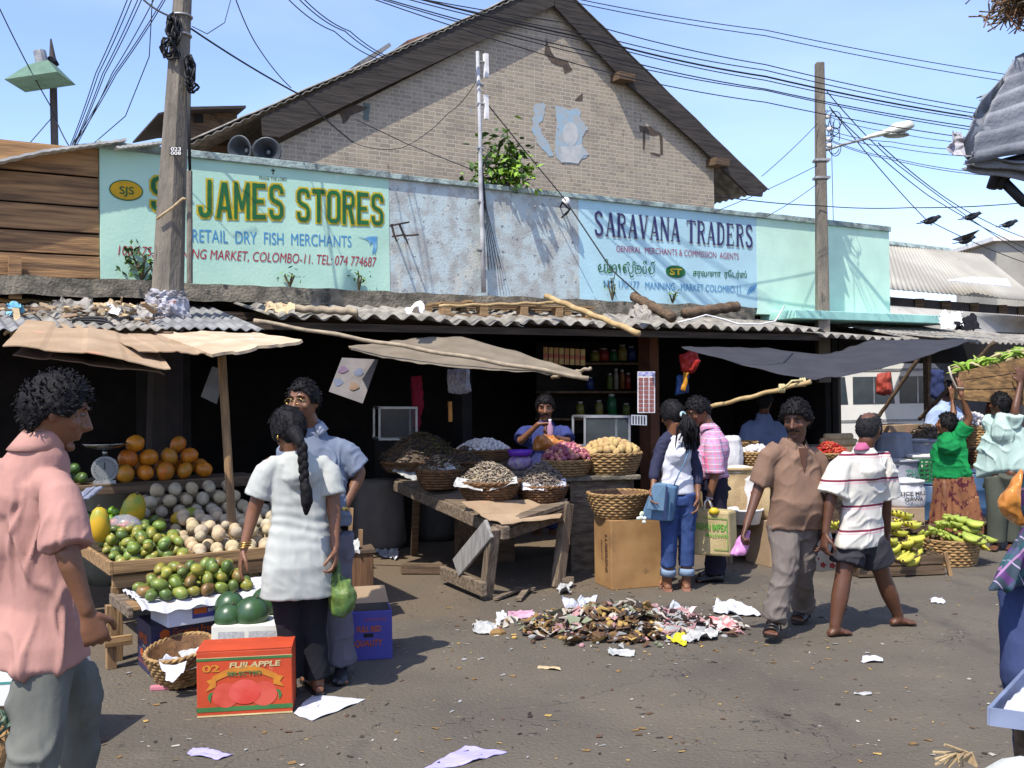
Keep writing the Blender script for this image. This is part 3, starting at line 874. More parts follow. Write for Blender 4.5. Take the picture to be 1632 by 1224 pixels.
for u in (.12, .3, .45, .62, .8, .93):
    p = w0.lerp(w1, u); mb = MB(); mb.box((p.x, p.y - .08, p.z - .35), (.22, .1, .7)); mb.build('louvre_post', m_dkwood, bgb)
l0, l1 = PZ(1385, 486, 3.15), PZ(1680, 507, 3.15)
g0, g1 = PZ(1450, 530, 2.45), PZ(1700, 566, 2.45)
corrquad(g0, g1, l1, l0, mat('grey_roof', (.36, .34, .30), (.26, .25, .22), rough=.9, scale=.8, bump=.3, bscale=8, spots=((.15, .13, .1), 1, .66)), 'roof_slope', bgb)
mb = MB(); a_, b_ = PZ(1510, 448, 4.05), PZ(1612, 458, 4.0); c_, d_ = PZ(1605, 446, 4.25), PZ(1550, 443, 4.25)
mb.slab([a_, b_, c_, d_], (0, 0, .03)); mb.build('patch_sheet', m_white, bgb)
b2 = thing('far_building', 'pale flat topped building far off at the right edge behind the market hall', 'building')
mb = MB(); p = P(1640, 470, 34); mb.box((p.x + 1.2, 34, 3.2), (6.0, 3, 6.1)); mb.build('walls', m_pale, b2)
mb = MB(); mb.box((p.x + 1.2, 34, 6.32), (6.4, 3.4, .14)); mb.build('roof', m_white, b2)
b3 = thing('back_sheds', 'row of dark sheds closing the market lane behind the white bus', 'building')
mb = MB(); a_, b_ = P(1150, 600, 27), P(1900, 600, 33)
mb.slab([(a_.x, a_.y, 0), (b_.x, b_.y, 0), (b_.x, b_.y, 3.0), (a_.x, a_.y, 3.0)], (0, 1, 0)); mb.build('walls', mat('shed_grey', (.25, .24, .23), (.16, .15, .15), scale=.7), b3)
# ================================================================ PEOPLE
m_eye = mat('eye_white', (.20, .18, .16), rough=.3)
m_iris = mat('dark_iris', (.01, .007, .005), rough=.2)
m_hair = mat('black_hair', (.006, .0055, .006), (.012, .011, .012), rough=.55, scale=60, bump=.3, bscale=160, spec=.10)
m_hairg = mat('greying_hair', (.008, .008, .009), (.022, .022, .024), spec=.08, rough=.7, scale=90, bump=.6, bscale=160, lo=.45, hi=.75)
def skin(name, c): return mat(name, c, tuple(q * .85 for q in c), rough=.48, scale=14, bump=.08, bscale=220, spec=.4)
SK = skin('brown_skin', (.165, .070, .034))
SK2 = skin('dark_brown_skin', (.098, .040, .021))
def cloth(name, c, c2=None, **kw):
    k = dict(rough=.9, scale=9, bump=.14, bscale=30, spec=.1, stretch=(1, 1, .55)); k.update(kw)
    return mat(name, c, c2 or tuple(q * .86 for q in c), **k)
def wr(amp=.008, sx=9, sz=14, seed=0.0, ridge=.7):
    def f(co, n):
        a = noise.noise(V((co.x * sx + seed, co.y * sx, co.z * sz)))
        b = noise.noise(V((co.x * sx * .8 + co.z * sz * .5, co.y * sx * .8 + seed * 2, co.z * sz * .75 - co.x * 5)))
        c = noise.noise(V((co.x * sx * 1.3 - co.z * sz * .45, co.y * sx * 1.3, co.z * sz * .5 + seed)))
        g = max(0, noise.noise(V((co.x * 5, co.y * 5 + seed, co.z * 4))) + .25)
        return amp * (a * .45 + ridge * (.35 - abs(b) * 1.2) + g * 1.5 * (math.exp(-(b / .09) ** 2) + .7 * math.exp(-(c / .08) ** 2)))
    return f
UP = V((0, 0, 1))
def head_shape(q, s=1.0, grow=0.0):
    x, y, z = q
    t = max(0.0, -z)
    X = x * (.074 + grow) * (1 - .36 * t ** 1.6)
    Y = y * ((.090 if y > 0 else .102) + grow)
    if y < 0: Y *= 1 - .42 * t ** 1.2
    Z = z * (.115 + grow)
    if y > .2: Y += .010 * t
    if y > .3 and not grow:
        for ex in (-.031, .031):
            d = ((X - ex) / .019) ** 2 + ((Z - .013) / .014) ** 2
            Y -= .013 * math.exp(-d)
    return V((X, Y, Z)) * s
ICO = {}
def ico(n):
    if n not in ICO:
        b = bmesh.new(); bmesh.ops.create_icosphere(b, subdivisions=n, radius=1)
        ICO[n] = ([v.co.copy() for v in b.verts], [tuple(v.index for v in f.verts) for f in b.faces]); b.free()
    return ICO[n]
def frame_of(fwd, tilt=0.0):
    f = V(fwd).normalized()
    r = f.cross(UP).normalized()
    u = r.cross(f)
    if tilt:
        q = Matrix.Rotation(tilt, 3, f); r, u = q @ r, q @ u
    return Matrix((r, f, u)).transposed()      # columns: right, forward, up
def add_head(mb, c, M, s):
    vs, fs = ico(4)
    T = lambda p: c + M @ (V(p) * s)
    mb.add([c + M @ head_shape(q, s) for q in vs], fs)
    mb.tube([T((0, .082, .022)), T((0, .098, -.002)), T((0, .112, -.024)), T((0, .092, -.036))], [.008 * s, .0095 * s, .013 * s, .010 * s], 10, True)
    for k in (-1, 1):
        mb.ell(T((k * .0125, .094, -.027)), (.009 * s, .011 * s, .008 * s), 8, 6)
        mb.ell(T((k * .032, .078, .034)), (.022 * s, .012 * s, .008 * s), 10, 6, M)
        mb.ell(T((k * .045, .058, -.022)), (.020 * s, .020 * s, .020 * s), 10, 6, M)
        mb.ell(T((k * .076, -.012, -.006)), (.009 * s, .020 * s, .033 * s), 10, 8, M @ Matrix.Rotation(k * .35, 3, 'Z'))
    mb.ell(T((0, .083, -.055)), (.024 * s, .012 * s, .0065 * s), 10, 6, M)
    mb.ell(T((0, .082, -.067)), (.020 * s, .012 * s, .0075 * s), 10, 6, M)
    mb.ell(T((0, .070, -.098)), (.024 * s, .018 * s, .016 * s), 10, 6, M)
def add_hand(mb, w, d, palm, side, s=1.0, curl=.5, spread=.12):
    """palm, five fingers; d along the hand, palm = the way the palm faces, side = +1/-1 for the thumb"""
    d = d.normalized(); palm = (palm - d * palm.dot(d)).normalized()
    x = d.cross(palm) * side
    R_ = []
    for u, hw, th in ((-.25, .024, .019), (.1, .028, .017), (.5, .039, .016), (.85, .042, .014), (1.02, .038, .011)):
        c = w + d * (.092 * s * u)
        R_.append([c + x * (hw * s * math.cos(a)) + palm * (th * s * math.sin(a)) for a in [2 * math.pi * j / 14 for j in range(14)]])
    mb.loft(R_)
    for i, (off, ln) in enumerate(((.031, .072), (.0105, .080), (-.0105, .074), (-.031, .058))):
        b = w + d * (.088 * s) + x * (off * s)
        dd = (d + x * (spread * (1.5 - i) * .5)).normalized()
        pts, a = [b - dd * .01 * s], 0.0
        p = b
        for k, sg in enumerate((.44, .31, .25)):
            a += curl * (.6, .9, .7)[k] * (1 + .12 * i)
            p = p + (dd * math.cos(a) + palm * math.sin(a)) * (ln * sg * s)
            pts.append(p)
        mb.tube(pts, [.0098 * s, .0092 * s, .0085 * s, .0072 * s], 8, True)
    b = w + d * (.020 * s) + x * (.026 * s)
    p1 = b + (d * .62 + x * .62 + palm * .30).normalized() * (.046 * s)
    p2 = p1 + (d * .85 + x * .25 + palm * (.25 + curl * .5)).normalized() * (.034 * s)
    p3 = p2 + (d * .92 + palm * (.15 + curl * .6)).normalized() * (.022 * s)
    mb.tube([b, p1, p2, p3], [.014 * s, .0115 * s, .0105 * s, .0085 * s], 8, True)
def bend(a, b, c, n=6):
    """joint chain with a softly rounded middle"""
    out = []
    for i in range(n + 1):
        u = i / n
        p = a.lerp(b, min(1, u * 2)) if u <= .5 else b.lerp(c, u * 2 - 1)
        if abs(u - .5) < .01: p = p * .9 + (a + c) * .05
        out.append(p)
    return out
def rad(r, n=6):
    return [float(np.interp(i / n, np.linspace(0, 1, len(r)), r)) for i in range(n + 1)]
class Person:
    def __init__(s, label, Y, J, face, skin_=SK, hs=1.0, tilt=0.0, shd=None, group=None, base=None):
        s.J = {k: P(q[0], q[1], Y + (q[2] if len(q) > 2 else 0)) for k, q in J.items()}
        j = s.J
        gx = (j['al'] + j['ar']) / 2 if 'al' in j else j['pv']
        s.o = V((gx.x, gx.y, 0))
        for k in j: j[k] = j[k] - s.o
        s.e = thing('person', label, 'person', s.o, 0, group)
        s.skin, s.hs = skin_, hs
        s.M = frame_of(face, tilt)
        s.a = (j['sr'] - j['sl']); s.a.z *= .6; s.a.normalize()
        b = V((-s.a.y, s.a.x, 0)).normalized()
        s.b = b if b.dot(V(face)) > 0 else -b      # chest direction
        if shd is not None: s.b = V(shd).normalized()
        s.mb = MB()
        s.shm = (j['sl'] + j['sr']) / 2
    def body(s, hand_l=None, hand_r=None, feet=True, bare=1.0, arm=1.0, leg=1.0, vox=.0065, hands=True):
        j, mb, h = s.J, s.mb, s.hs
        add_head(mb, j['hd'], s.M, h)
        chin = j['hd'] + s.M @ V((0, -.018, -.075)) * h
        mb.tube([j['hd'] + s.M @ V((0, -.02, -.03)), chin, j['nk'], j['nk'] + (s.shm - j['nk']) * .6 - UP * .03], [.055 * h, .054 * h, .058 * h, .075 * h], 14, True)
        a, b = s.a, s.b
        for spec in [s.torso([(0, .08, .045, 0), (.12, .11, .055, 0), (.4, .105, .055, .0), (.7, .09, .055, 0), (1, .11, .065, 0), (1.08, .10, .06, 0)])]:
            mb.loft(spec)
        for k, hk in (('l', hand_l), ('r', hand_r)):
            if 's' + k not in j: continue
            sh, el, w = j['s' + k], j['e' + k], j['w' + k]
            mb.tube(bend(sh, el, w, 10), [q * arm for q in rad([.030, .044, .043, .041, .039, .036, .031, .027, .0255], 10)], 12, True)
            if hands:
                hk = hk or {}
                d = V(hk['d']) if 'd' in hk else (w - el).normalized()
                mid = (s.shm + j['pv']) / 2
                palm = V(hk['palm']) if 'palm' in hk else (mid - w)
                add_hand(mb, w + d.normalized() * .012, d, palm, hk.get('side', 1), hk.get('s', 1.0), hk.get('curl', .45), hk.get('spread', .24))
        if feet:
            for k in 'lr':
                if 'k' + k not in j: continue
                hip = j['h' + k] if 'h' + k in j else j['pv'] + a * (.085 if k == 'r' else -.085)
                kn, an, to = j['k' + k], j['a' + k], j['t' + k]
                mb.tube(bend(hip, kn, an, 10), [q * leg for q in rad([.050, .066, .068, .060, .054, .056, .058, .052, .042, .037], 10)], 14, True)
                s.foot(mb, an, to)
        s.skin_obj = fuse('body', mb, vox, s.skin, s.e, 2)
        return s
    def foot(s, mb, an, to, w=1.0):
        d = to - an; d.z = 0; ln = max(d.length, .12); d.normalize()
        x = d.cross(UP)
        z0 = min(an.z, to.z + .09) - .07
        z0 = max(z0, .006)
        heel = V((an.x, an.y, 0)) - d * .055
        R_ = []
        tot = ln + .055
        for u, hw, ht in ((0, .024, .035), (.12, .033, .05), (.3, .033, .07), (.5, .037, .055), (.75, .045, .036), (.92, .042, .026)):
            c = heel + d * (tot * u)
            R_.append([V((c.x + x.x * hw * w * math.cos(q), c.y + x.y * hw * w * math.cos(q), z0 + ht * .5 + ht * .5 * math.sin(q))) for q in [2 * math.pi * i / 12 for i in range(12)]])
        mb.loft(R_)
        mb.tube([an + UP * .01, V((an.x, an.y, z0 + .04))], [.036, .038], 10, True)
        for i in range(5):
            c = heel + d * (tot * (1.0 - .012 * i * i * .6)) + x * ((i - 2) * .0185 * w)
            mb.ell((c.x, c.y, z0 + .012), (.011, .011, .011) if i else (.014, .014, .013), 8, 6)
            mb.tube([c - d * .05 + UP * (z0 + .018), c + UP * (z0 + .012)], [.011, .009], 8)
    def torso(s, spec, n=28, top=None, bot=None, exp=2.4):
        t, q = top or s.shm, bot or s.J['pv']
        out = []
        for sp in spec:
            f, hw, hd, off = sp[:4]
            c = t.lerp(q, f) + s.b * off + s.a * (sp[4] if len(sp) > 4 else 0)
            ring = []
            for i in range(n):
                an = 2 * math.pi * i / n
                ca, sa = math.cos(an), math.sin(an)
                ca = math.copysign(abs(ca) ** (2 / exp), ca); sa = math.copysign(abs(sa) ** (2 / exp), sa)
                ring.append(c + s.a * (hw * ca) + s.b * (hd * sa))
            out.append(ring)
        return out
    def face(s, glasses=False, moustache=False, brow=1.0):
        c, M, h = s.J['hd'], s.M, s.hs
        T = lambda p: c + M @ (V(p) * h)
        mb, mi = MB(), MB()
        for k in (-1, 1):
            mb.ell(T((k * .031, .070, .012)), (.0115 * h, .0112 * h, .0058 * h), 10, 7, M)
            mi.ell(T((k * .031, .0795, .011)), (.0052 * h, .003 * h, .0055 * h), 8, 5, M)
        eo = mb.build('eyes', m_eye, s.e, smooth=True)
        mi.build('irises', m_iris, eo, smooth=True)
        mb = MB()
        for k in (-1, 1):
            mb.tube([T((k * .012, .092, .033)), T((k * .03, .092, .039)), T((k * .050, .076, .032))], [.0035 * h * brow, .005 * h * brow, .003 * h], 6, True)
        mb.build('eyebrows', m_hair, s.e, smooth=True)
        if moustache:
            mb = MB()
            mb.tube([T((-.036, .079, -.056)), T((-.018, .097, -.044)), T((0, .101, -.041)), T((.018, .097, -.044)), T((.036, .079, -.056))], [.005 * h, .008 * h, .007 * h, .008 * h, .005 * h], 8, True)
            mb.build('moustache', m_hair, s.e, smooth=True)
        if glasses:
            mb = MB()
            for k in (-1, 1):
                mb.tube([T((k * .033 + .024 * math.cos(q), .104, .010 + .016 * math.sin(q))) for q in [2 * math.pi * i / 14 for i in range(14)]], .0012, 6, closed=True)
                mb.tube([T((k * .057, .104, .014)), T((k * .077, .02, .014))], .0016, 6)
            mb.tube([T((-.009, .104, .012)), T((.009, .104, .012))], .0016, 6)
            mb.build('glasses', mat('gold_wire', (.5, .35, .12), metal=1, rough=.3), s.e, smooth=True)
        return s
    def hair(s, m=None, grow=.014, rough_=.006, freq=40, front=.42, side=-.05, back=-.62, crown=None, lift=0.0, top=0.0, tuft=(520, .013, .011, 0)):
        c, M, h = s.J['hd'], s.M, s.hs
        vs, fs = ico(5)
        out = []
        for q in vs:
            y = q.y
            if y > .35: ln = side + .02 + (front - side) * min(1, (y - .35) / .35)
            elif y > -.2: ln = side
            else: ln = side + (back - side) * min(1, (-.2 - y) / .4)
            ln += .04 * noise.noise(q * 6)
            on = q.z > ln
            if crown and (q - V(crown[:3]).normalized()).length < crown[3]: on = False
            g = grow + top * max(0, q.z) + rough_ * noise.noise(q * freq * .35) + rough_ * .8 * noise.noise(q * freq)
            p = head_shape(q, h, g if on else -.014)
            out.append(c + M @ (p + V((0, 0, lift if on else 0))))
        mb = MB(); mb.add(out, fs)
        rr = random.Random(5)
        for i in range(tuft[0]):
            k = rr.randrange(len(vs)); q = vs[k]
            n_ = (out[k] - c).normalized()
            if (out[k] - c).length < (M @ head_shape(q, h, grow * .5)).length: continue
            t = V((rr.gauss(0, 1), rr.gauss(0, 1), rr.gauss(0, 1))) if not tuft[3] else M @ V((rr.gauss(0, .25), -.6, -.8))
            t = (t - n_ * t.dot(n_)).normalized(); ln = tuft[1] * rr.uniform(.6, 1.3); p0 = out[k]
            mb.tube([p0 - n_ * .003, p0 + n_ * tuft[2] * .8 + t * ln * .5, p0 + n_ * tuft[2] * (.5 if tuft[3] else 1) + t * ln], [.0035, .003, .0012], 4)
        s.hair_obj = mb.build('hair', m or m_hair, s.e, smooth=True)
        return s
    def shirt(s, m, spec, sl=(.5, .5), r0=.070, r1=.066, name='shirt', vox=.009, disp=None, bot=None, neck=True, armflare=1.0, sleeves='lr', smooth=4):
        j = s.J; mb = MB()
        mb.loft(s.torso(spec, bot=bot))
        if neck:
            mb.tube([j['nk'] + (j['hd'] - j['nk']) * .10, j['nk'] - UP * .01, s.shm - UP * .05], [.058, .078, .13], 16, True)
        for k, f in zip('lr', sl):
            if k not in sleeves: continue
            sh, el, w = j['s' + k], j['e' + k], j['w' + k]
            pts = [s.shm.lerp(sh, .45) - UP * .015, s.shm.lerp(sh, .85) - UP * .012]
            rr = [r0 * .80, r0 * .80]
            ch = bend(sh, el, w, 20)
            n = int(round(f * 20))
            for i in range(2, n + 1, 2):
                pts.append(ch[i]); rr.append((r0 + (r1 - r0) * i / max(n, 1)) * min(1, .84 + .16 * i / max(1, n * .6)))
            if n % 2: pts.append(ch[n]); rr.append(r1)
            rr[-1] *= armflare
            mb.tube(pts, rr, 16, False)
        return fuse(name, mb, vox, m, s.e, smooth, disp)
    def legs(s, m, name='trousers', r=((.10, .092, .080, .072, .070), (.10, .092, .080, .072, .070)), hipw=(.15, .105), top=-.06, frac=1.0, vox=.009, disp=None, hip=.08, waist=None):
        j = s.J; mb = MB()
        up = (s.shm - j['pv']).normalized()
        w = waist or hipw
        mb.loft(s.torso([(0, w[0], w[1], 0), (.5, hipw[0], hipw[1], 0), (1, hipw[0] * .94, hipw[1] * .95, 0)], top=j['pv'] - up * top, bot=j['pv'] - up * .10))
        for k, rr in zip('lr', r):
            hp = j['h' + k] if 'h' + k in j else j['pv'] + s.a * (hip if k == 'r' else -hip)
            ch = bend(hp, j['k' + k], j['a' + k], 20)
            n = int(round(frac * 20))
            pts = ch[0:n + 1:2]
            mb.tube(pts, rad(rr, len(pts) - 1), 16, False)
        return fuse(name, mb, vox, m, s.e, 4, disp)
    def collar(s, m, r=.066, h=.035, open_=.35, back=None, drop=0.03):
        """folded collar standing round the neck, open at the throat"""
        c, b, a = s.J['nk'] + UP * .014, s.b, s.a
        ax = (s.J['hd'] - s.J['nk']).normalized()
        mb = MB()
        def f(u, v):
            an = open_ + (2 * math.pi - 2 * open_) * u
            k = a * math.sin(an) + b * math.cos(an)
            if v < .5: rr, z = r * (1.02 + .0 * v), h * (v * 2) 
            else: rr, z = r * (1.02 + .34 * (v - .5) * 2), h * (1 - 1.5 * (v - .5) * 2)
            fr = max(0, math.cos(an)) ** 2
            return c + k * rr + ax * z - UP * (drop * fr * (1 + (v > .5) * .6))
        mb.grid(f, 36, 6)
        return mb.build('collar', m, s.e, smooth=True, fixn=False, solid=.004)
    def shoe(s, m, k, name='shoe', sandal=False):
        an, to = s.J['a' + k], s.J['t' + k]
        d = to - an; d.z = 0; ln = max(d.length, .12); d.normalize(); x = d.cross(UP)
        z0 = max(min(an.z, to.z + .09) - .08, 0.0)
        heel = V((an.x, an.y, 0)) - d * .065
        tot = ln + .085
        if sandal:
            mb = MB()
            out = [(0, .026), (.1, .036), (.35, .036), (.7, .050), (.9, .046), (1, .02)]
            pts = [heel + d * (tot * u) + x * w + UP * z0 for u, w in out] + [heel + d * (tot * u) - x * w + UP * z0 for u, w in reversed(out)]
            mb.slab(pts, (0, 0, .018))
            o = mb.build(name, m, s.e)
            if sandal == 'strap':
                mb = MB()
                for u, hh in ((.62, .062), (.78, .05), (.25, .085)):
                    c = heel + d * (tot * u) + UP * z0
                    mb.tube([c + x * (.050 * math.cos(q)) + UP * (.012 + hh * math.sin(q)) for q in [math.pi * i / 10 for i in range(11)]], .013, 6, flat=.35)
                mb.build('strap', m, o, smooth=True)
            else:
                mb = MB()
                c = heel + d * (tot * .82) + UP * (z0 + .02)
                for sg in (-1, 1):
                    mb.tube([c, c - d * .03 + x * sg * .03 + UP * .03, c - d * .09 + x * sg * .045 + UP * .01], .006, 6)
                mb.build('strap', m, o, smooth=True)
            return o
        mb = MB(); R_ = []
        for u, hw, ht in ((0, .028, .06), (.1, .038, .078), (.3, .038, .088), (.5, .042, .07), (.75, .050, .052), (.93, .042, .044), (1, .02, .03)):
            c = heel + d * (tot * u)
            R_.append([V((c.x + x.x * hw * math.cos(q), c.y + x.y * hw * math.cos(q), z0 + ht * .5 + ht * .5 * math.sin(q))) for q in [2 * math.pi * i / 14 for i in range(14)]])
        mb.loft(R_)
        return mb.build(name, m, s.e, smooth=True)
m_black = cloth('black_cloth', (.012, .012, .015))
m_leather = mat('black_leather', (.010, .010, .011), rough=.35, spec=.5)

# ---- brown polo shirt man walking towards the camera
j = dict(hd=(1269, 669), nk=(1265, 710, .04), sl=(1229, 718, -.04), sr=(1300, 722, .10), el=(1209, 778, -.02), wl=(1190, 836, -.10), er=(1316, 785, .12), wr=(1313, 842, .02),
         pv=(1264, 835, .05), kl=(1254, 905, -.10), kr=(1277, 908, .10), al=(1232, 988, -.12), ar=(1279, 968, .38), tl=(1228, 1008, -.26), tr=(1270, 990, .25))
p = Person('man in brown polo shirt and grey trousers walking with a pink bag', 6.70, j, (-.50, -.80, -.22), SK2, 1.02)
p.body(hand_l=dict(curl=1.1, side=-1, palm=(1, -.1, 0)), hand_r=dict(side=1, palm=(-1, 0, 0)), feet=True)
p.face(moustache=True)
p.hair(m_hair, .026, .011, 60, front=.44, side=-.02, back=-.55)
m_polo = cloth('brown_polo', (.185, .115, .080), (.16, .10, .07))
p.shirt(m_polo, [(-.06, .10, .06, 0), (.02, .165, .085, 0), (.22, .185, .115, .01), (.45, .180, .130, .03), (.68, .190, .145, .05), (.85, .195, .14, .04), (1.0, .200, .13, .02), (1.06, .198, .128, .02)], (.46, .46), .074, .078, disp=wr(.013, 6, 8, 1))
p.collar(m_polo, .076, .036, .45, drop=.045)
mb = MB(); c0 = p.shm + p.b * .118 - p.a * .02
mb.slab([c0 + UP * .03 - p.a * .035, c0 - UP * .13 + p.b * .012, c0 + UP * .03 + p.a * .045], p.b * .004); mb.build('open_neck', SK2, p.e)
m_gtr = cloth('grey_trousers', (.150, .128, .112), (.12, .10, .09))
p.legs(m_gtr, r=((.108, .096, .080, .073, .080), (.108, .096, .080, .073, .080)), hipw=(.16, .12), top=.02, disp=wr(.012, 7, 10, 3), hip=.085)
for k in 'lr': p.shoe(m_leather, k, 'sandal', 'strap')
m_pinkbag = mat('pink_plastic', (.50, .22, .42), (.42, .17, .36), rough=.35, scale=5, bump=.3, bscale=14)
def limp_bag(name, label, pts, th, m, cat='bag', amp=.02, loops=None, group=None, mh=None):
    """a hanging plastic bag: outline points from photo (px, py, Y), swollen to a thickness"""
    q = [P(*a) for a in pts]
    c = sum(q, V((0, 0, 0))) / len(q)
    n = len(q)
    e = thing(name, label, cat, c, 0, group)
    nrm = (CAM_LOC - c); nrm.z = 0; nrm.normalize()
    mb = MB()
    rings = []
    for v in (-1, -.8, -.45, 0, .45, .8, 1):
        k = math.sqrt(max(0, 1 - v * v)) * .88 + .12
        rings.append([(a - c) * k + nrm * (th * v) for a in q])
    mb.loft(rings)
    fuse('bag_body', mb, max(.006, th * .12), m, e, 3, lambda co, nn: amp * noise.noise(co * 14) + amp * .5 * noise.noise(V((co.x * 40, co.y * 40, co.z * 9))))
    for lp in loops or []:
        mb = MB(); mb.tube([P(*a) - c for a in lp], .006, 8, True); mb.build('handle', mh or m, e, smooth=True)
    return e
limp_bag('plastic_bag', 'pink plastic bag hanging from the hand of the brown polo man', [(1187, 845, 6.62), (1196, 846, 6.62), (1196, 862, 6.6), (1188, 884, 6.6), (1172, 886, 6.6), (1164, 884, 6.62), (1172, 862, 6.62)], .035, m_pinkbag)

# ---- striped shirt man walking away
j = dict(hd=(1385, 684, -.01), nk=(1378, 716, -.02), sl=(1343, 732, -.06), sr=(1409, 733, .06), el=(1323, 795, -.10), wl=(1316, 848, -.12), er=(1412, 795, .14), wr=(1414, 846, .20),
         pv=(1371, 858, .02), kl=(1343, 925, -.06), kr=(1409, 925, .10), al=(1331, 996, -.10), ar=(1431, 980, .16), tl=(1352, 1009, -.06), tr=(1459, 993, .18))
p = Person('bald barefoot man in white striped shirt and dark shorts walking away', 6.72, j, (.62, .72, -.26), SK2, .98, shd=(.25, .97, 0))
p.body(hand_l=dict(curl=.7, side=1, palm=(.9, .3, 0)), hand_r=dict(curl=.5, side=-1, palm=(-1, 0, 0)))
p.face()
p.hair(m_hairg, .010, .005, 60, front=2.0, side=-.22, back=-.60, crown=(0, -.42, .9, .66), tuft=(260, .007, .004, 0))
zs = lambda py: P(1370, py, 6.62).z
mar, pk = (.16, .025, .05), (.55, .36, .36)
bi = []
for y0 in (727, 767, 809, 848):
    bi += [(zs(y0 - 2.2), .0072, mar), (zs(y0 + 2.4), .0060, pk)]
m_str = cloth('striped_white_shirt', (.56, .53, .47), (.50, .48, .42), extra=bands(2, bi))
p.shirt(m_str, [(-.07, .09, .06, 0), (.0, .15, .08, -.01), (.2, .178, .105, -.01), (.5, .168, .11, 0), (.8, .175, .125, 0), (1.0, .20, .148, 0), (1.09, .205, .152, 0)], (.44, .44), .080, .098, disp=wr(.013, 7, 9, 5), armflare=1.08)
p.collar(cloth('magenta_collar', (.40, .10, .20)), .062, .034, .5)
p.legs(m_black if 0 else cloth('charcoal_shorts', (.035, .034, .040)), 'shorts', r=((.095, .104, .112, .114), (.095, .104, .112, .114)), hipw=(.15, .11), top=.0, frac=.33, disp=wr(.008, 8, 8, 2))

# ---- plaid shirt man (faces left, looking down)
j = dict(hd=(1113, 655), nk=(1130, 683, .02), sl=(1136, 702, -.17), sr=(1140, 700, .17), el=(1140, 756, -.22), wl=(1130, 796, -.22), er=(1112, 745, .16), wr=(1090, 770, .10),
         pv=(1139, 762), kl=(1139, 845, -.08), kr=(1140, 848, .10), al=(1140, 915, -.10), ar=(1142, 908, .14), tl=(1112, 924, -.10), tr=(1116, 914, .12))
p = Person('man in pink plaid shirt and dark trousers looking down, facing left', 8.62, j, (-.88, -.22, -.52), SK, 1.0, shd=(-1, 0, 0))
p.body(hand_l=dict(curl=.9, side=1, palm=(0, 1, 0)), hand_r=dict(curl=.5, side=-1, palm=(0, -1, 0)))
p.face(moustache=True)
p.hair(m_hair, .016, .006, 40, front=.50, side=-.08, back=-.55)
m_plaid = cloth('pink_plaid', (.44, .23, .31), (.38, .20, .27), extra=weave_lines([((1, .3, 0), .052, .40, .1, (.30, .27, .40), .65), ((0, 0, 1), .052, .40, .3, (.30, .28, .42), .65), ((1, .3, 0), .052, .10, .75, (.70, .12, .25), .8), ((0, 0, 1), .052, .10, .05, (.70, .12, .25), .8), ((0, 0, 1), .052, .06, .55, (.8, .75, .8), .7)]))
p.shirt(m_plaid, [(-.06, .08, .06, 0), (.02, .175, .10, 0), (.25, .19, .135, .0), (.55, .18, .145, .03), (.8, .18, .15, .04), (.93, .175, .14, .02), (.98, .165, .13, .01)], (.52, .45), .080, .082, disp=wr(.012, 7, 9, 7))
p.collar(m_plaid, .066, .036, .5)
p.legs(cloth('dark_navy_trousers', (.020, .018, .032)), r=((.11, .10, .085, .08, .082), (.11, .10, .085, .08, .082)), hipw=(.17, .14), waist=(.165, .135), top=.09, disp=wr(.008, 7, 9, 2))
for k in 'lr': p.shoe(m_leather, k)
mb = MB(); w_, e_ = p.J['wl'], p.J['el']; d_ = (w_ - e_).normalized()
mb.tube([w_ - d_ * .006, w_ - d_ * .020], .033, 14); mb.ell(w_ - d_ * .013 + V((-.02, -.025, 0)), .014, 8, 6); mb.build('wristwatch', mat('steel', (.35, .35, .36), metal=.9, rough=.35), p.e, smooth=True)

# ---- woman in raglan shirt and jeans, from behind
j = dict(hd=(1071, 661), nk=(1074, 696), sl=(1056, 712, -.02), sr=(1098, 712, .03), el=(1043, 748, -.06), wl=(1041, 778, -.16), er=(1112, 752, .04), wr=(1112, 790, -.04),
         pv=(1079, 785), kl=(1067, 858, -.02), kr=(1094, 858, .03), al=(1064, 926, .06), ar=(1093, 926, .08), tl=(1061, 941, -.08), tr=(1095, 941, -.06))
j['tl'] = (1058, 938, .28); j['tr'] = (1090, 938, .30)
j['al'] = (1064, 931, .02); j['ar'] = (1094, 931, .03)
p = Person('woman with ponytail in navy and white shirt and jeans, seen from behind', 8.18, j, (-.62, .72, -.30), SK, .98, shd=(0.1, 1, 0))
p.body(hand_l=dict(curl=.5, side=1, palm=(.6, -.8, 0)), hand_r=dict(curl=.5, side=-1, palm=(-1, 0, 0)), arm=.85, leg=.95)
p.face()
p.hair(m_hair, .016, .003, 30, front=.5, side=-.35, back=-.75, tuft=(300, .035, -.001, 1))
mb = MB()
c = p.J['hd']; T = lambda q: c + p.M @ V(q)
b0 = T((0, -.105, -.035))
R2 = random.Random(3)
for i in range(70):
    o = V((R2.gauss(0, .022), R2.gauss(0, .022), R2.gauss(0, .008)))
    e = b0 + V((R2.gauss(.045, .035), R2.gauss(-.05, .02), -R2.uniform(.16, .30)))
    mid = b0 + V((R2.gauss(.035, .02), -.075 + R2.gauss(0, .018), -.09))
    mb.tube([b0 + o * .4, (b0 + mid) / 2 + V((.01, -.03, .02)), mid + o, e + o], [.008, .013, .012, .003], 5)
mb.build('ponytail', m_hair, p.e, smooth=True)
mb = MB(); mb.tube([b0 + p.M @ V((.026 * math.cos(q), -.005, .022 * math.sin(q))) for q in [2 * math.pi * i / 12 for i in range(12)]], .010, 8, closed=True); mb.build('hair_band', mat('pale_band', (.45, .60, .62), rough=.5), p.e, smooth=True)
m_rag = cloth('white_knit', (.52, .52, .55), (.46, .46, .50))
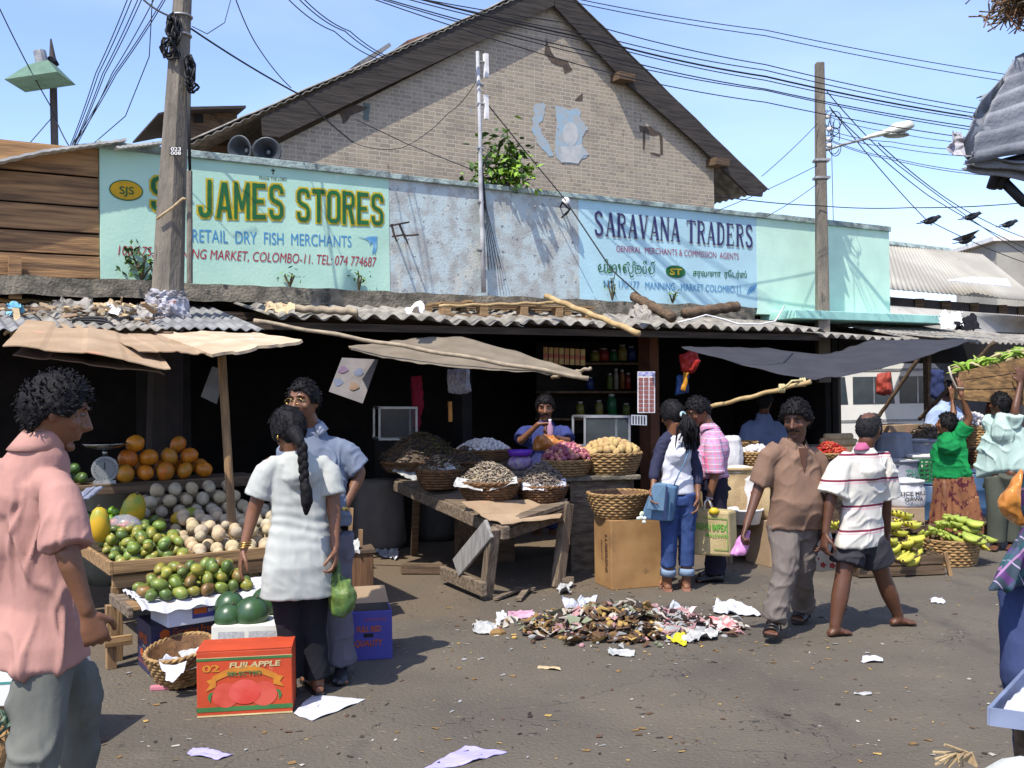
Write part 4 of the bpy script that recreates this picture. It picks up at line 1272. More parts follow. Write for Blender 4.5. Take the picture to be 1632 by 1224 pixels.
p.shirt(m_rag, [(-.05, .075, .05, 0), (.02, .115, .07, 0), (.25, .145, .09, .02), (.6, .128, .088, .01), (.85, .150, .10, 0), (1.0, .160, .108, 0), (1.02, .160, .108, 0)], sleeves='', name='shirt', disp=wr(.009, 8, 11, 4))
mb = MB()
for k in 'lr':
    sg = -1 if k == 'l' else 1
    ch = bend(p.J['s' + k], p.J['e' + k], p.J['w' + k], 20)
    n = 15
    mb.tube([p.J['nk'] + p.a * sg * .035 - UP * .005, p.J['nk'].lerp(p.J['s' + k], .55) + UP * .006 + p.a * sg * .012] + ch[0:n:2], [.055, .060, .060, .056, .052, .05, .048, .046, .044, .042][:2 + len(ch[0:n:2])], 14, True)
fuse('sleeves', mb, .009, cloth('navy_knit', (.030, .032, .060)), p.e, 4, wr(.007, 12, 14, 2))
m_jean = cloth('blue_denim', (.040, .070, .185), (.026, .048, .13), bump=.25)
p.legs(m_jean, 'jeans', r=((.098, .088, .072, .066, .064), (.098, .088, .072, .066, .064)), hipw=(.155, .115), top=.03, frac=.86, disp=wr(.007, 9, 12, 6), hip=.075)
mb = MB()
for k in 'lr':
    ch = bend(p.J['pv'] + p.a * (.075 if k == 'r' else -.075), p.J['k' + k], p.J['a' + k], 20)
    mb = MB(); mb.tube([ch[16] - UP * .02, ch[17], ch[18]], [.062, .065, .066], 16); mb.build('cuff', cloth('turned_denim', (.20, .27, .37)), p.e, smooth=True)
for k in 'lr': p.shoe(mat('tan_sandal', (.32, .15, .10)), k, 'sandal', True)
# her shoulder bag
e = thing('shoulder_bag', 'blue denim shoulder bag with key charm carried by the ponytail woman', 'bag', P(1055, 805, 7.98))
mb = MB(); q = [P(1040, 772, 7.98), P(1078, 776, 8.02), P(1070, 832, 8.02), P(1019, 828, 7.95)]
mb.slab([a - e.location for a in q], (.05, .10, .01)); m_bag = cloth('bag_denim', (.10, .18, .28), (.075, .14, .22)); mb.build('bag_body', m_bag, e, bevel=.015)
mb = MB(); mb.slab([P(*a) - e.location for a in ((1041, 771, 7.93), (1062, 772, 7.95), (1058, 815, 7.94), (1030, 812, 7.90))], (.01, .025, 0)); mb.build('flap', cloth('flap_denim', (.13, .22, .31)), e, bevel=.006)
mb = MB(); mb.slab([P(*a) - e.location for a in ((1062, 776, 7.93), (1065, 776, 7.93), (1060, 828, 7.93), (1057, 828, 7.93))], (0, .01, 0)); mb.build('trim', cloth('dark_trim', (.03, .04, .10)), e)
mb = MB(); mb.tube([P(*a) - e.location for a in ((1072, 778, 8.05), (1080, 760, 8.04), (1092, 735, 8.04), (1099, 714, 8.08), (1098, 706, 8.16), (1092, 703, 8.26))], .012, 6, flat=.4); mb.build('strap', m_bag, e, smooth=True)
mb = MB()
for i in range(9): mb.ell(P(1016 + R.uniform(0, 12), 818 + R.uniform(0, 15), 7.92) - e.location, R.uniform(.010, .018), 7, 5)
mb.build('charm', mat('charm', (.45, .55, .35), (.6, .6, .65), scale=30), e)

# ---- jute shopping bag
m_jute = cloth('jute', (.42, .33, .17), (.34, .26, .13), bump=.4, bscale=180)
e = thing('jute_bag', 'tan jute shopping bag with green printed frame held by the plaid shirt man', 'bag', P(1138, 850, 8.33))
q = [P(1099, 884, 8.30), P(1164, 888, 8.26), P(1161, 816, 8.26), P(1101, 811, 8.32)]
q = [a - e.location for a in q]
mb = MB(); mb.slab(q, (.10, .15, .0)); mb.build('bag_body', m_jute, e, bevel=.02)
def on(u0, v0, u1, v1, Q=q):
    f = quad_map(Q, 0); return [f(u0, v0), f(u1, v0), f(u1, v1), f(u0, v1)]
m_pgr = mat('print_green', (.10, .30, .04), rough=.9)
text('DASHN IMPEX', on(.05, .56, .95, .72), m_pgr, e, offset=.025, lift=.006)
text('MALDIVES', on(.40, .42, .93, .50), m_pgr, e, offset=.02, lift=.006)
for a in ((.30, .83, .96, .845), (.94, .16, .955, .83), (.60, .14, .955, .155)):
    f = quad_map(on(*a), .005); mb = MB(); mb.slab([f(0, 0), f(1, 0), f(1, 1), f(0, 1)], (f(0, 0, .002) - f(0, 0))); mb.build('printed_border', m_pgr, e)
f = quad_map(q, .0); mb = MB(); mb.tube([f(.35, 1.0), f(.38, 1.18), f(.45, 1.24), f(.52, 1.16), f(.58, 1.0)], .009, 8); mb.build('handle', cloth('white_cord', (.6, .57, .5)), e, smooth=True)
mb = MB(); mb.ell(f(.62, .99), (.045, .03, .03), 10, 7, fn=lambda q_: 1 + .3 * noise.noise(q_ * 3)); mb.build('parcel', mat('yellow_parcel', (.70, .50, .03), rough=.4), e, smooth=True)

# ---- woman in long white tunic, from behind
j = dict(hd=(459, 684, -.0), nk=(470, 720, .0), sl=(430, 737, -.04), sr=(521, 737, .08), el=(404, 815, -.04), wl=(389, 872, -.10), er=(533, 812, .05), wr=(534, 872, -.02),
         pv=(480, 898, .02), kl=(462, 990, .0), kr=(497, 990, .06), al=(462, 1078, .02), ar=(506, 1080, .05), tl=(440, 1088, .22), tr=(492, 1090, .26), fl=(380, 905))
p = Person('woman with long black braid in white tunic and black trousers, from behind', 5.48, j, (-.74, .62, -.18), SK, 1.0, shd=(-.15, 1, 0))
p.body(hand_l=dict(curl=.28, side=1, palm=(.8, .3, 0), d=(-.20, -.05, -1)), hand_r=dict(curl=.8, side=-1, palm=(-1, 0, 0)), arm=.98)
p.face()
p.hair(m_hair, .016, .0025, 26, front=.48, side=-.40, back=-.85, tuft=(450, .035, -.001, 1))
mb = MB()
for i in range(7):
    x, y = 481 + i * .9, 706 + i * 14
    mb.ell(P(x - 3, y, 5.30) - p.o, (.022 - i * .0008, .020, .030), 10, 7); mb.ell(P(x + 3.5, y + 7, 5.30) - p.o, (.022 - i * .0008, .020, .030), 10, 7)
mb.tube([P(486, 764, 5.305) - p.o, P(488, 780, 5.30) - p.o, P(489, 800, 5.30) - p.o, P(488, 818, 5.315) - p.o], [.017, .031, .033, .012], 12, True)
mb.tube([P(470, 690, 5.375) - p.o, P(479, 705, 5.32) - p.o], [.045, .024], 10, True)
fuse('braid', mb, .0045, m_hair, p.e, 1, lambda co, n: .0025 * noise.noise(V((co.x * 160, co.y * 160, co.z * 30))))
m_tun = cloth('white_tunic', (.37, .38, .35), (.355, .365, .335), bump=.06)
def tunw(co, n):
    z = co.z
    g = .0035 * math.sin(z * 95 + 3 * noise.noise(V((co.x * 7, co.y * 7, z * 5))) + co.x * 10) * max(0, 1 - abs(z - .93) / .20)
    g += .007 * noise.noise(V((co.x * 16 + z * 7, co.y * 12, z * 3.0))) * max(0, min(1, (.90 - z) / .2))
    return g + .003 * noise.noise(V((co.x * 10, co.y * 10, z * 8))) + .004 * (.4 - abs(noise.noise(V((co.x * 16 + z * 12, co.y * 9, z * 12 - co.x * 6)))) * 1.5)
p.shirt(m_tun, [(-.06, .09, .05, 0), (.0, .145, .075, 0), (.18, .170, .10, .02), (.42, .160, .105, .02), (.58, .155, .105, .01), (.80, .185, .125, -.01), (1.0, .205, .145, -.02), (1.30, .222, .155, -.01), (1.31, .220, .153, -.01)], (.33, .33), .068, .078, name='tunic', disp=tunw, vox=.0075)
p.legs(cloth('black_trousers', (.014, .014, .018)), r=((.105, .09, .075, .068, .072), (.105, .09, .075, .068, .072)), hipw=(.16, .12), top=-.05, disp=wr(.007, 8, 10, 2))
for k in 'lr': p.shoe(m_leather, k, 'sandal', True)
mb = MB()
for q in range(3):
    w_, e_ = p.J['wl'], p.J['el']; d_ = (w_ - e_).normalized(); c = w_ - d_ * (.004 + .012 * q)
    mb.tube([c + V((.034 * math.cos(a), .034 * math.sin(a), .004 * math.cos(a))) for a in [2 * math.pi * i / 14 for i in range(14)]], .003, 6, closed=True)
mb.build('bangles', mat('gold_bangle', (.55, .35, .10), metal=1, rough=.3), p.e, smooth=True)
mb = MB(); mb.ell(p.J['hd'] + p.M @ V((-.082, -.01, -.045)), (.006, .006, .014), 8, 6); mb.build('earring', MATS['gold_bangle'], p.e, smooth=True)
m_veg = mat('vegetable_bag', (.11, .165, .035), (.05, .10, .03), rough=.35, scale=9, bump=.5, bscale=18, spots=((.22, .26, .12), 9, .60))
limp_bag('vegetable_bag', 'clear bag of green vegetables hanging beside the white tunic', [(537, 880, 5.5), (543, 918, 5.48), (560, 922, 5.48), (568, 944, 5.48), (564, 970, 5.48), (550, 983, 5.48), (530, 980, 5.48), (522, 955, 5.48), (526, 930, 5.48)], .085, m_veg)

# ---- man in blue polo, hand on hip
j = dict(hd=(484, 640, .0), nk=(497, 683, .06), sl=(458, 706, .06), sr=(536, 708, .10), el=(462, 775, .10), wl=(470, 830, .05), er=(576, 752, .12), wr=(547, 812, .02),
         pv=(512, 836, .08), kl=(500, 950, .05), kr=(536, 950, .08), al=(503, 1055, .06), ar=(544, 1056, .10), tl=(497, 1078, -.12), tr=(541, 1078, -.10), hr=(532, 850, .08))
p = Person('man in glasses and blue polo shirt, hand on hip, facing the camera', 5.76, j, (-.34, -.93, -.06), SK, 1.0)
p.body(hand_l=dict(side=-1), hand_r=dict(curl=.5, side=1, palm=(-.4, -.8, 0), d=(-.55, -.25, -.75)))
p.face(glasses=True, moustache=True)
p.hair(m_hair, .015, .006, 30, front=.52, side=-.10, back=-.6, crown=(.55, .70, .55, .28))
m_bp = cloth('blue_polo', (.145, .17, .225), (.125, .15, .20))
p.shirt(m_bp, [(-.07, .09, .06, 0), (.0, .155, .085, 0), (.22, .178, .115, .02), (.5, .172, .118, .03), (.8, .17, .125, .03), (.96, .17, .122, .01), (1.0, .165, .12, .01)], (.42, .47), .074, .082, disp=wr(.011, 8, 9, 3))
p.collar(cloth('grey_collar', (.30, .32, .36)), .066, .034, .42)
p.legs(cloth('slate_trousers', (.125, .115, .135)), r=((.112, .10, .088, .084, .09), (.112, .10, .088, .084, .09)), hipw=(.17, .13), top=.05, disp=wr(.010, 7, 9, 8))
for k in 'lr': p.shoe(m_leather, k)
mb = MB(); w_, e_ = p.J['wr'], p.J['er']; d_ = (w_ - e_).normalized()
mb.tube([w_ - d_ * .002, w_ - d_ * .014], .032, 14); mb.ell(w_ - d_ * .008 + V((0, -.032, 0)), .016, 9, 6); mb.build('wristwatch', mat('gold_watch', (.55, .40, .12), metal=1, rough=.3), p.e, smooth=True)

# ---- man in the foreground at the left, pink shirt
j = dict(hd=(90, 656, .06), nk=(60, 712, .04), sl=(-4, 750, .16), sr=(94, 770, -.06), el=(-30, 880, .25), wl=(-10, 985, .3), er=(108, 886, -.15), wr=(138, 972, -.13),
         pv=(56, 1010, .06), kl=(134, 1102, .24), kr=(62, 1190, -.06), al=(104, 1310, .42), ar=(-6, 1340, -.14), tl=(165, 1360, .50), tr=(46, 1395, -.06))
p = Person('man in pale pink shirt and grey trousers striding past at the left', 3.30, j, (.84, .48, -.30), SK, 1.04, shd=(.60, .80, 0))
p.body(hand_l=dict(side=1), hand_r=dict(curl=1.35, side=1, palm=(-.5, .8, .1)), vox=.0055)
p.face()
p.hair(m_hair, .017, .010, 62, front=.42, side=-.12, back=-.66)
m_pk = cloth('pink_shirt', (.37, .20, .165), (.33, .178, .15), bscale=34)
p.shirt(m_pk, [(-.05, .085, .06, -.02), (.03, .135, .085, -.01), (.22, .148, .098, .0), (.5, .145, .098, .01), (.8, .152, .108, .01), (1.02, .175, .142, .0), (1.15, .178, .150, .0), (1.16, .175, .148, .0)], (.44, .47), .066, .080, disp=wr(.017, 8, 4.5, 9, .9), vox=.008)
p.collar(m_pk, .060, .050, .30, drop=.06)
p.legs(cloth('grey_green_trousers', (.135, .137, .118), (.11, .112, .097)), r=((.080, .080, .074, .070, .080), (.088, .086, .080, .074, .082)), hipw=(.130, .100), waist=(.13, .09), top=.0, hip=.065, disp=wr(.016, 6, 6, 4, 1.0))
for k in 'lr': p.shoe(m_leather, k)

# ---- woman in green lifting a crate
j = dict(hd=(1509, 676, .02), nk=(1511, 696), sl=(1502, 702, .06), sr=(1527, 697, -.06), el=(1520, 662, .30), wl=(1519, 640, .34), er=(1546, 668, -.12), wr=(1532, 628, -.18),
         pv=(1518, 768), kl=(1510, 815, .04), kr=(1528, 815, .08), al=(1506, 858, .08), ar=(1528, 858, .08), tl=(1498, 868, -.1), tr=(1530, 868, -.1))
p = Person('woman in green top and patterned brown skirt lifting the crate overhead', 10.35, j, (-.75, .50, .10), SK, .98, shd=(-.5, .8, 0))
p.body(hand_l=dict(curl=.2, side=-1, d=(0, 0, 1), palm=(0, 1, 0)), hand_r=dict(curl=.2, side=1, d=(0, 0, 1), palm=(0, 1, 0)), vox=.008, leg=.6)
p.hair(m_hair, .014, .003, 26, front=.5, side=-.30, back=-.8)
mb = MB(); mb.ell(p.J['hd'] + p.M @ V((0, -.11, -.02)), .045, 10, 8); mb.build('hair_bun', m_hair, p.e, smooth=True)
m_gr = cloth('green_top', (.010, .20, .055), (.008, .15, .045))
p.shirt(m_gr, [(-.05, .09, .07, 0), (.05, .13, .10, .0), (.3, .155, .135, .03), (.55, .15, .125, .02), (.8, .165, .13, 0), (.90, .17, .135, 0)], (.12, .34), .072, .068, disp=wr(.014, 8, 12, 3), vox=.012)
m_sk = cloth('patterned_skirt', (.20, .085, .042), (.15, .065, .035), extra=None, spots=((.06, .014, .022), 15, .52, (1, 1, .75)), spots2=((.34, .19, .085), 24, .62))
mb = MB(); mb.loft(p.torso([(0, .168, .135, -.01), (.3, .185, .165, -.04), (.7, .21, .20, -.06), (1, .235, .22, -.06)], top=p.J['pv'] + UP * .06, bot=V((p.J['pv'].x - .05, p.J['pv'].y, .04))))
fuse('skirt', mb, .012, m_sk, p.e, 3, lambda co, n: .012 * math.sin(math.atan2(co.y, co.x) * 13 + 2 * noise.noise(co * 2)) * (1 - co.z))

# ---- man in pale green shirt, arms up under the crate
j = dict(hd=(1594, 645, .05), nk=(1596, 668), sl=(1584, 690, .1), sr=(1617, 672, -.08), el=(1576, 655, .3), wl=(1580, 632, .36), er=(1611, 668, -.10), wr=(1624, 622, -.05),
         pv=(1600, 758), kl=(1590, 812, .0), kr=(1612, 812, .06), al=(1588, 864, 0), ar=(1612, 864, .05), tl=(1580, 874, -.1), tr=(1610, 874, -.1))
j['er'] = (1618, 650, -.10); j['wr'] = (1626, 612, -.04)
p = Person('man in loose pale green shirt reaching up under the crate', 9.95, j, (-.5, .75, .1), SK2, 1.0, shd=(-.8, .5, 0))
p.body(hand_l=dict(curl=.2, d=(0, 0, 1), palm=(0, 1, 0)), hand_r=dict(curl=.2, d=(0, 0, 1), palm=(0, 1, 0)), vox=.009)
p.hair(m_hair, .014, .004, 40)
m_pg = cloth('pale_green_shirt', (.36, .47, .42), (.30, .40, .36))
p.shirt(m_pg, [(-.02, .10, .08, 0), (.08, .16, .12, .0), (.3, .175, .14, .02), (.6, .18, .15, .03), (.85, .195, .155, .03), (.98, .20, .155, .02)], (.30, .25), .085, .085, disp=wr(.018, 7, 6, 3), vox=.012)
p.legs(cloth('olive_trousers', (.06, .065, .05)), r=((.12, .11, .10, .09, .09), (.12, .11, .10, .09, .09)), hipw=(.17, .13), top=.05, vox=.012)

# ---- seller in the shade behind the onions
j = dict(hd=(869, 650), nk=(869, 672, .05), sl=(840, 686, .05), sr=(898, 686, .05), el=(828, 705, -.08), wl=(858, 676, -.22), er=(905, 704, -.05), wr=(884, 697, -.22), pv=(869, 752, .05), kl=(858, 790, .0), kr=(880, 790, 0), al=(858, 840, .1), ar=(880, 840, .1), tl=(856, 850, 0), tr=(882, 850, 0))
p = Person('seller in dark blue shirt behind the onion basket, opening a bottle', 9.9, j, (-.05, -.98, -.15), SK, 1.05, shd=(0, -1, 0))
p.body(hand_l=dict(curl=.8, side=1, d=(1, -.1, .05), palm=(0, -.2, -1)), hand_r=dict(curl=.9, side=-1, d=(-.8, -.2, .4), palm=(0, .2, 1)), vox=.008)
p.face(moustache=True); p.hair(m_hair, .014, .004, 40)
m_db = cloth('dark_blue_shirt', (.035, .045, .14))
p.shirt(m_db, [(-.06, .10, .07, 0), (.02, .17, .1, 0), (.3, .19, .13, 0), (.6, .18, .13, 0), (1, .19, .13, 0)], (.40, .40), .078, .086, disp=wr(.010, 8, 9, 3), vox=.012)
p.legs(m_db, 'sarong', hipw=(.18, .14), vox=.014)
e = thing('drink_bottle', 'small bottle in the hands of the seller in the shade', 'bottle', P(877, 695, 9.62))
mb = MB(); mb.lathe((0, 0, 0), [(.028, 0), (.030, .02), (.030, .09), (.014, .12), (.013, .145)], 14); mb.build('glass', mat('pink_drink', (.40, .22, .30), rough=.2), e, smooth=True)
mb = MB(); mb.lathe((0, 0, .145), [(.015, 0), (.015, .018)], 12); mb.build('cap', m_white, e)

# ---- seated trader in the shade and a man behind the crate
j = dict(hd=(1219, 640), nk=(1217, 660, .05), sl=(1194, 678, .05), sr=(1240, 678, .05), el=(1186, 710, .0), wl=(1200, 730, -.15), er=(1246, 710, .0), wr=(1232, 730, -.15), pv=(1216, 748, .1), kl=(1206, 770, -.2), kr=(1228, 770, -.2), al=(1206, 815, -.1), ar=(1228, 815, -.1), tl=(1204, 822, -.2), tr=(1230, 822, -.2))
p = Person('trader in slate blue shirt in deep shade behind the garlic bowl', 11.4, j, (.5, .8, 0), SK2, 1.0, shd=(.3, .9, 0))
p.body(vox=.01); p.hair(m_hair, .014, .004, 40)
p.shirt(cloth('slate_blue_shirt', (.13, .16, .26)), [(-.06, .10, .07, 0), (.02, .18, .11, 0), (.3, .20, .14, 0), (.6, .20, .14, 0), (1, .20, .14, 0)], (.45, .45), .085, .09, disp=wr(.010, 8, 9, 3), vox=.012)
p.legs(m_black, 'sarong', hipw=(.18, .14), vox=.014)
j = dict(hd=(1512, 622), nk=(1508, 640, .05), sl=(1488, 652, .05), sr=(1522, 652, .05), el=(1482, 690, .0), wl=(1490, 720, -.1), er=(1528, 690, .0), wr=(1520, 720, -.1), pv=(1505, 730, .1), kl=(1498, 770, .0), kr=(1514, 770, 0), al=(1498, 815, .1), ar=(1514, 815, .1), tl=(1496, 822, 0), tr=(1516, 822, 0))
p = Person('man in pale blue shirt half hidden behind the woman in green', 13.2, j, (.6, .7, 0), SK2, 1.0, shd=(.3, .9, 0))
p.body(vox=.01); p.hair(m_hair, .014, .004, 40)
p.shirt(cloth('pale_blue_shirt', (.30, .38, .55)), [(-.06, .10, .07, 0), (.02, .18, .11, 0), (.3, .20, .14, 0), (.6, .20, .14, 0), (1, .20, .14, 0)], (.45, .45), .085, .09, disp=wr(.010, 8, 9, 3), vox=.012)
p.legs(m_black, 'trousers', hipw=(.18, .14), vox=.014)

# ---- man leaving the frame at the right, plaid shirt and jeans
j = dict(hd=(1740, 640, .0), nk=(1722, 700, .02), sl=(1668, 735, -.10), sr=(1770, 740, .15), el=(1672, 820, -.02), wl=(1720, 880, -.2), er=(1800, 850, .1), wr=(1800, 930, 0),
         pv=(1668, 905, .05), kl=(1634, 1065, -.12), kr=(1700, 1075, .10), al=(1668, 1250, -.05), ar=(1720, 1250, .2), tl=(1620, 1290, -.2), tr=(1690, 1290, .1))
p = Person('man in violet and green plaid shirt and jeans, cut off at the right edge', 3.75, j, (-.75, -.3, -.1), SK2, 1.0, shd=(-.65, -.75, 0))
p.body(vox=.0075)
p.hair(m_hair, .02, .006, 40)
m_vp = cloth('violet_plaid', (.035, .05, .065), (.028, .04, .055), extra=weave_lines([((.75, .2, .66), .105, .30, .1, (.085, .035, .12), .9), ((.75, .2, .66), .105, .05, .38, (.35, .28, .40), .8), ((-.6, .2, .75), .07, .35, .2, (.03, .10, .11), .55), ((-.6, .2, .75), .14, .05, .6, (.40, .18, .35), .6)]))
p.shirt(m_vp, [(-.05, .12, .08, 0), (.05, .18, .11, .0), (.3, .20, .14, .0), (.6, .21, .155, .02), (.85, .24, .19, .03, -.02), (1.0, .26, .22, .05, -.03), (1.08, .27, .23, .06, -.04), (1.09, .265, .225, .06, -.04)], (.5, .5), .085, .09, disp=wr(.016, 6, 6, 3), vox=.009)
p.legs(cloth('indigo_jeans', (.035, .048, .11), (.025, .034, .08), bump=.25), 'jeans', r=((.115, .105, .090, .08, .085), (.115, .105, .090, .08, .085)), hipw=(.17, .13), top=.05, disp=wr(.010, 7, 8, 3))
for k in 'lr': p.shoe(m_leather, k)
limp_bag('orange_bag', 'bulging orange plastic bag at the right edge above the plaid shirt', [(1627, 745, 4.3), (1640, 760, 4.3), (1665, 790, 4.3), (1655, 822, 4.3), (1625, 838, 4.3), (1600, 822, 4.3), (1589, 806, 4.3), (1595, 788, 4.3), (1612, 772, 4.3)], .10, mat('orange_plastic', (.52, .22, .05), (.42, .15, .03), rough=.25, scale=6, bump=.5, bscale=12, spots=((.6, .42, .25), 6, .6)))
# ================================================================ POLES, WIRES, ROOF JUNK, AWNINGS
m_pole = mat('pole_concrete', (.19, .165, .13), (.12, .105, .085), rough=.95, scale=9, bump=.6, bscale=60, stretch=(1, 1, .25), spots=((.08, .075, .065), 6, .63, (1, 1, .3)))
m_wire = mat('black_cable', (.012, .012, .014), rough=.6)
m_grey = mat('grey_metal', (.33, .33, .32), (.22, .22, .22), rough=.5, metal=.4, scale=14)
# ---- concrete pole in front of the painted wall
YP = 8.55
pole = thing('utility_pole', 'thick tapering concrete pole in front of the turquoise wall panel', 'utility pole', G(262, 936, 0) * 0 + V((P(262, 620, YP).x, YP, 0)))
o_ = pole.location.copy()
def octo(mb, path, radii):
    rings = []
    for (x, y), r in zip(path, radii):
        c = P(x, y, YP) - o_
        rings.append([c + V((r * math.cos(a) * 1.0, r * math.sin(a), 0)) for a in [math.pi / 8 + math.pi / 4 * i for i in range(8)]])
    return mb.loft(rings)
mb = MB(); octo(mb, [(265, 512), (266, 500), (273, 330), (285, 100), (292, -20), (300, -190)], [.136, .135, .118, .088, .074, .06]); mb.build('pole_shaft', m_pole, pole)
mb = MB(); octo(mb, [(259, 945), (265, 512)], [.165, .137]); mb.build('shade_toned_base', mat('shade_toned_pole', (.030, .020, .016), (.018, .013, .011), rough=.9, scale=6), pole)  # lower shaft coloured near black to stand in for the roof's shade
f = lambda u, v: P(271 + 19 * u, 248 - 14 * v, YP - .135) - o_
mb = MB(); mb.slab([f(0, 0), f(1, 0), f(1, 1), f(0, 1)], (0, -.004, 0)); pl = mb.build('number_plate', m_ink, pole)
text('023', [f(.08, .52), f(.95, .52), f(.95, .95), f(.08, .95)], m_white, pl, lift=.008, offset=.02); text('008', [f(.08, .06), f(.95, .06), f(.95, .46), f(.08, .46)], m_white, pl, lift=.008, offset=.02)
mb = MB(); mb.tube([P(288, 275, YP - .02) - o_ + V((.09, -.05, 0)), P(283, 452, YP - .02) - o_ + V((.12, -.05, 0))], .026, 8); mb.build('conduit', m_pole, pole)
mb = MB()
for k in range(3): mb.tube([P(290 + k * 2, 120, YP) - o_ + V((.07, -.06, 0)), P(291 + k * 1.5, 200, YP) - o_ + V((.07, -.08, 0)), P(288 + k, 280, YP) - o_ + V((.09, -.05, 0))], .007, 6)
mb.build('down_cable', m_wire, pole, smooth=True)
mb = MB(); mb.tube([P(a, b, YP - .16) - o_ for a, b in ((250, 349), (262, 340), (275, 331), (285, 322), (292, 316), (297, 318))], .012, 8); mb.build('cord', mat('tan_cord', (.40, .30, .17), scale=30), pole, smooth=True)
for (x, y), (rx, rz), n, nm in (((276, 45), (.05, .12), 12, 'cable_coil'), ((272, 78), (.07, .08), 7, 'cable_coil'), ((302, 112), (.035, .11), 8, 'cable_coil'), ((303, 140), (.06, .04), 4, 'cable_coil')):
    mb = MB(); c = P(x, y, YP - .10) - o_
    for i in range(n):
        d = V((R.gauss(0, .018), R.gauss(0, .03), R.gauss(0, .02))); a0 = R.uniform(0, 6)
        mb.tube([c + d + V((rx * R.uniform(.5, 1) * math.cos(a0 + q), .02 * math.sin(3 * q), rz * R.uniform(.7, 1) * math.sin(a0 + q))) for q in [2 * math.pi * k / 14 for k in range(13)]], .009, 5)
    mb.build(nm, m_wire, pole, smooth=True)
for y in (27, 57):
    mb = MB(); c = P(289 - (y - 27) * .05, y, YP) - o_; mb.tube([c + V((.088 * math.cos(q), .088 * math.sin(q), 0)) for q in [2 * math.pi * k / 16 for k in range(16)]], .010, 6, closed=True); mb.build('steel_band', m_grey, pole, smooth=True)
def crumple(name, label, cat, pts, m, amp=.05, freq=9, group=None, up=None, n=14, lift=0.0, parts=None):
    """a crumpled sheet lying over four photo points (px, py, Y), anticlockwise"""
    q = [P(*a) if len(a) == 3 else G(*a) for a in pts]
    c = sum(q, V((0, 0, 0))) / 4
    mb = MB(); sd = R.uniform(0, 50)
    up = V(up) if up else V((0, 0, 1))
    def f(u, v):
        p = q[0] * (1 - u) * (1 - v) + q[1] * u * (1 - v) + q[2] * u * v + q[3] * (1 - u) * v - c
        s_ = V((p.x * freq + sd, p.y * freq, p.z * freq))
        e = min(u, 1 - u, v, 1 - v) * 4
        p = p + up * (amp * (abs(noise.noise(s_)) * 1.6 + .5 * abs(noise.noise(s_ * 2.3))) + amp * lift) + V((noise.noise(s_ + V((9, 0, 0))), noise.noise(s_ + V((0, 9, 0))), 0)) * amp * (.8 if e < .5 else .3)
        return p
    mb.grid(f, n, n)
    o = mb.build(name, m, None, smooth=False, fixn=False, solid=.002, loc=c)
    return tag(o, label, cat, group)
m_wrap = mat('grey_plastic', (.38, .38, .42), (.22, .20, .20), rough=.3, scale=9, bump=.5, bscale=25, spots=((.30, .12, .08), 9, .64))
mb = MB()
def wrapf(q): return 1 + .28 * noise.noise(q * 4.0) + .12 * noise.noise(q * 11)
c = P(265, 497, YP)
mb.ell((0, 0, -.02), (.19, .19, .20), 40, 26, fn=wrapf); mb.ell((.0, .0, .12), (.16, .16, .09), 40, 20, fn=wrapf)
tag(mb.build('plastic_wrap', m_wrap, None, smooth=False, loc=c), 'crumpled grey plastic sheeting bundled round the foot of the concrete pole above the roof', 'plastic sheet')

# ---- street light pole on the right
YR = 13.5
rp = thing('street_light', 'slim concrete lamp pole rising behind the mint panel with white street lamp', 'street light', V((P(1309, 400, YR).x, YR, 0)))
o_ = rp.location.copy()
q = lambda x, y, d=0.0: P(x, y, YR + d) - o_
mb = MB(); mb.loft([[c + V((r * a, r * b, 0)) for a, b in ((-1, -1), (1, -1), (1, 1), (-1, 1))] for c, r in ((q(1312, 610), .085), (q(1306, 100), .055))]); mb.build('pole_shaft', m_pole, rp, bevel=.015)
mb = MB(); mb.tube([q(1314, 240), q(1345, 230), q(1380, 221)], .018, 8); mb.build('arm', m_grey, rp, smooth=True)
mb = MB()
rings = []
for u, w, h in ((0, .02, .02), (.1, .05, .035), (.5, .09, .06), (.62, .14, .11), (.9, .15, .10), (1, .06, .04)):
    c = q(1376, 221).lerp(q(1455, 202), u)
    rings.append([c + V((0, w * math.cos(a), h * max(-.35, math.sin(a)))) for a in [2 * math.pi * i / 12 for i in range(12)]])
mb.loft(rings); lh = mb.build('lamp_head', mat('lamp_white', (.62, .60, .52), rough=.5), rp, smooth=True)
mb = MB(); c = q(1428, 212); mb.ell(c + V((0, 0, -.03)), (.18, .11, .035), 14, 8); mb.build('lens', mat('lamp_lens', (.25, .25, .22), rough=.2), lh, smooth=True)
for i, y in enumerate((186, 206, 222, 232)):
    mb = MB(); c = q(1318 + i % 2 * 4, y); mb.ell(c, (.045, .03, .035), 10, 7); mb.tube([q(1310, y), c], .01, 6); mb.build('insulator', m_white, rp, smooth=True)
mb = MB()
for i in range(10):
    c = q(1320 + R.uniform(-2, 14), R.uniform(178, 236)); a0 = R.uniform(0, 6)
    mb.tube([c + V((.08 * math.cos(a0 + t), 0, .12 * math.sin(a0 + t))) for t in [k * .35 for k in range(14)]], .006, 5)
mb.build('cable_coil', m_wire, rp, smooth=True)
for y in (256, 284):
    mb = MB(); mb.box(q(1309, y), (.20, .16, .03)); mb.build('steel_band', m_grey, rp)

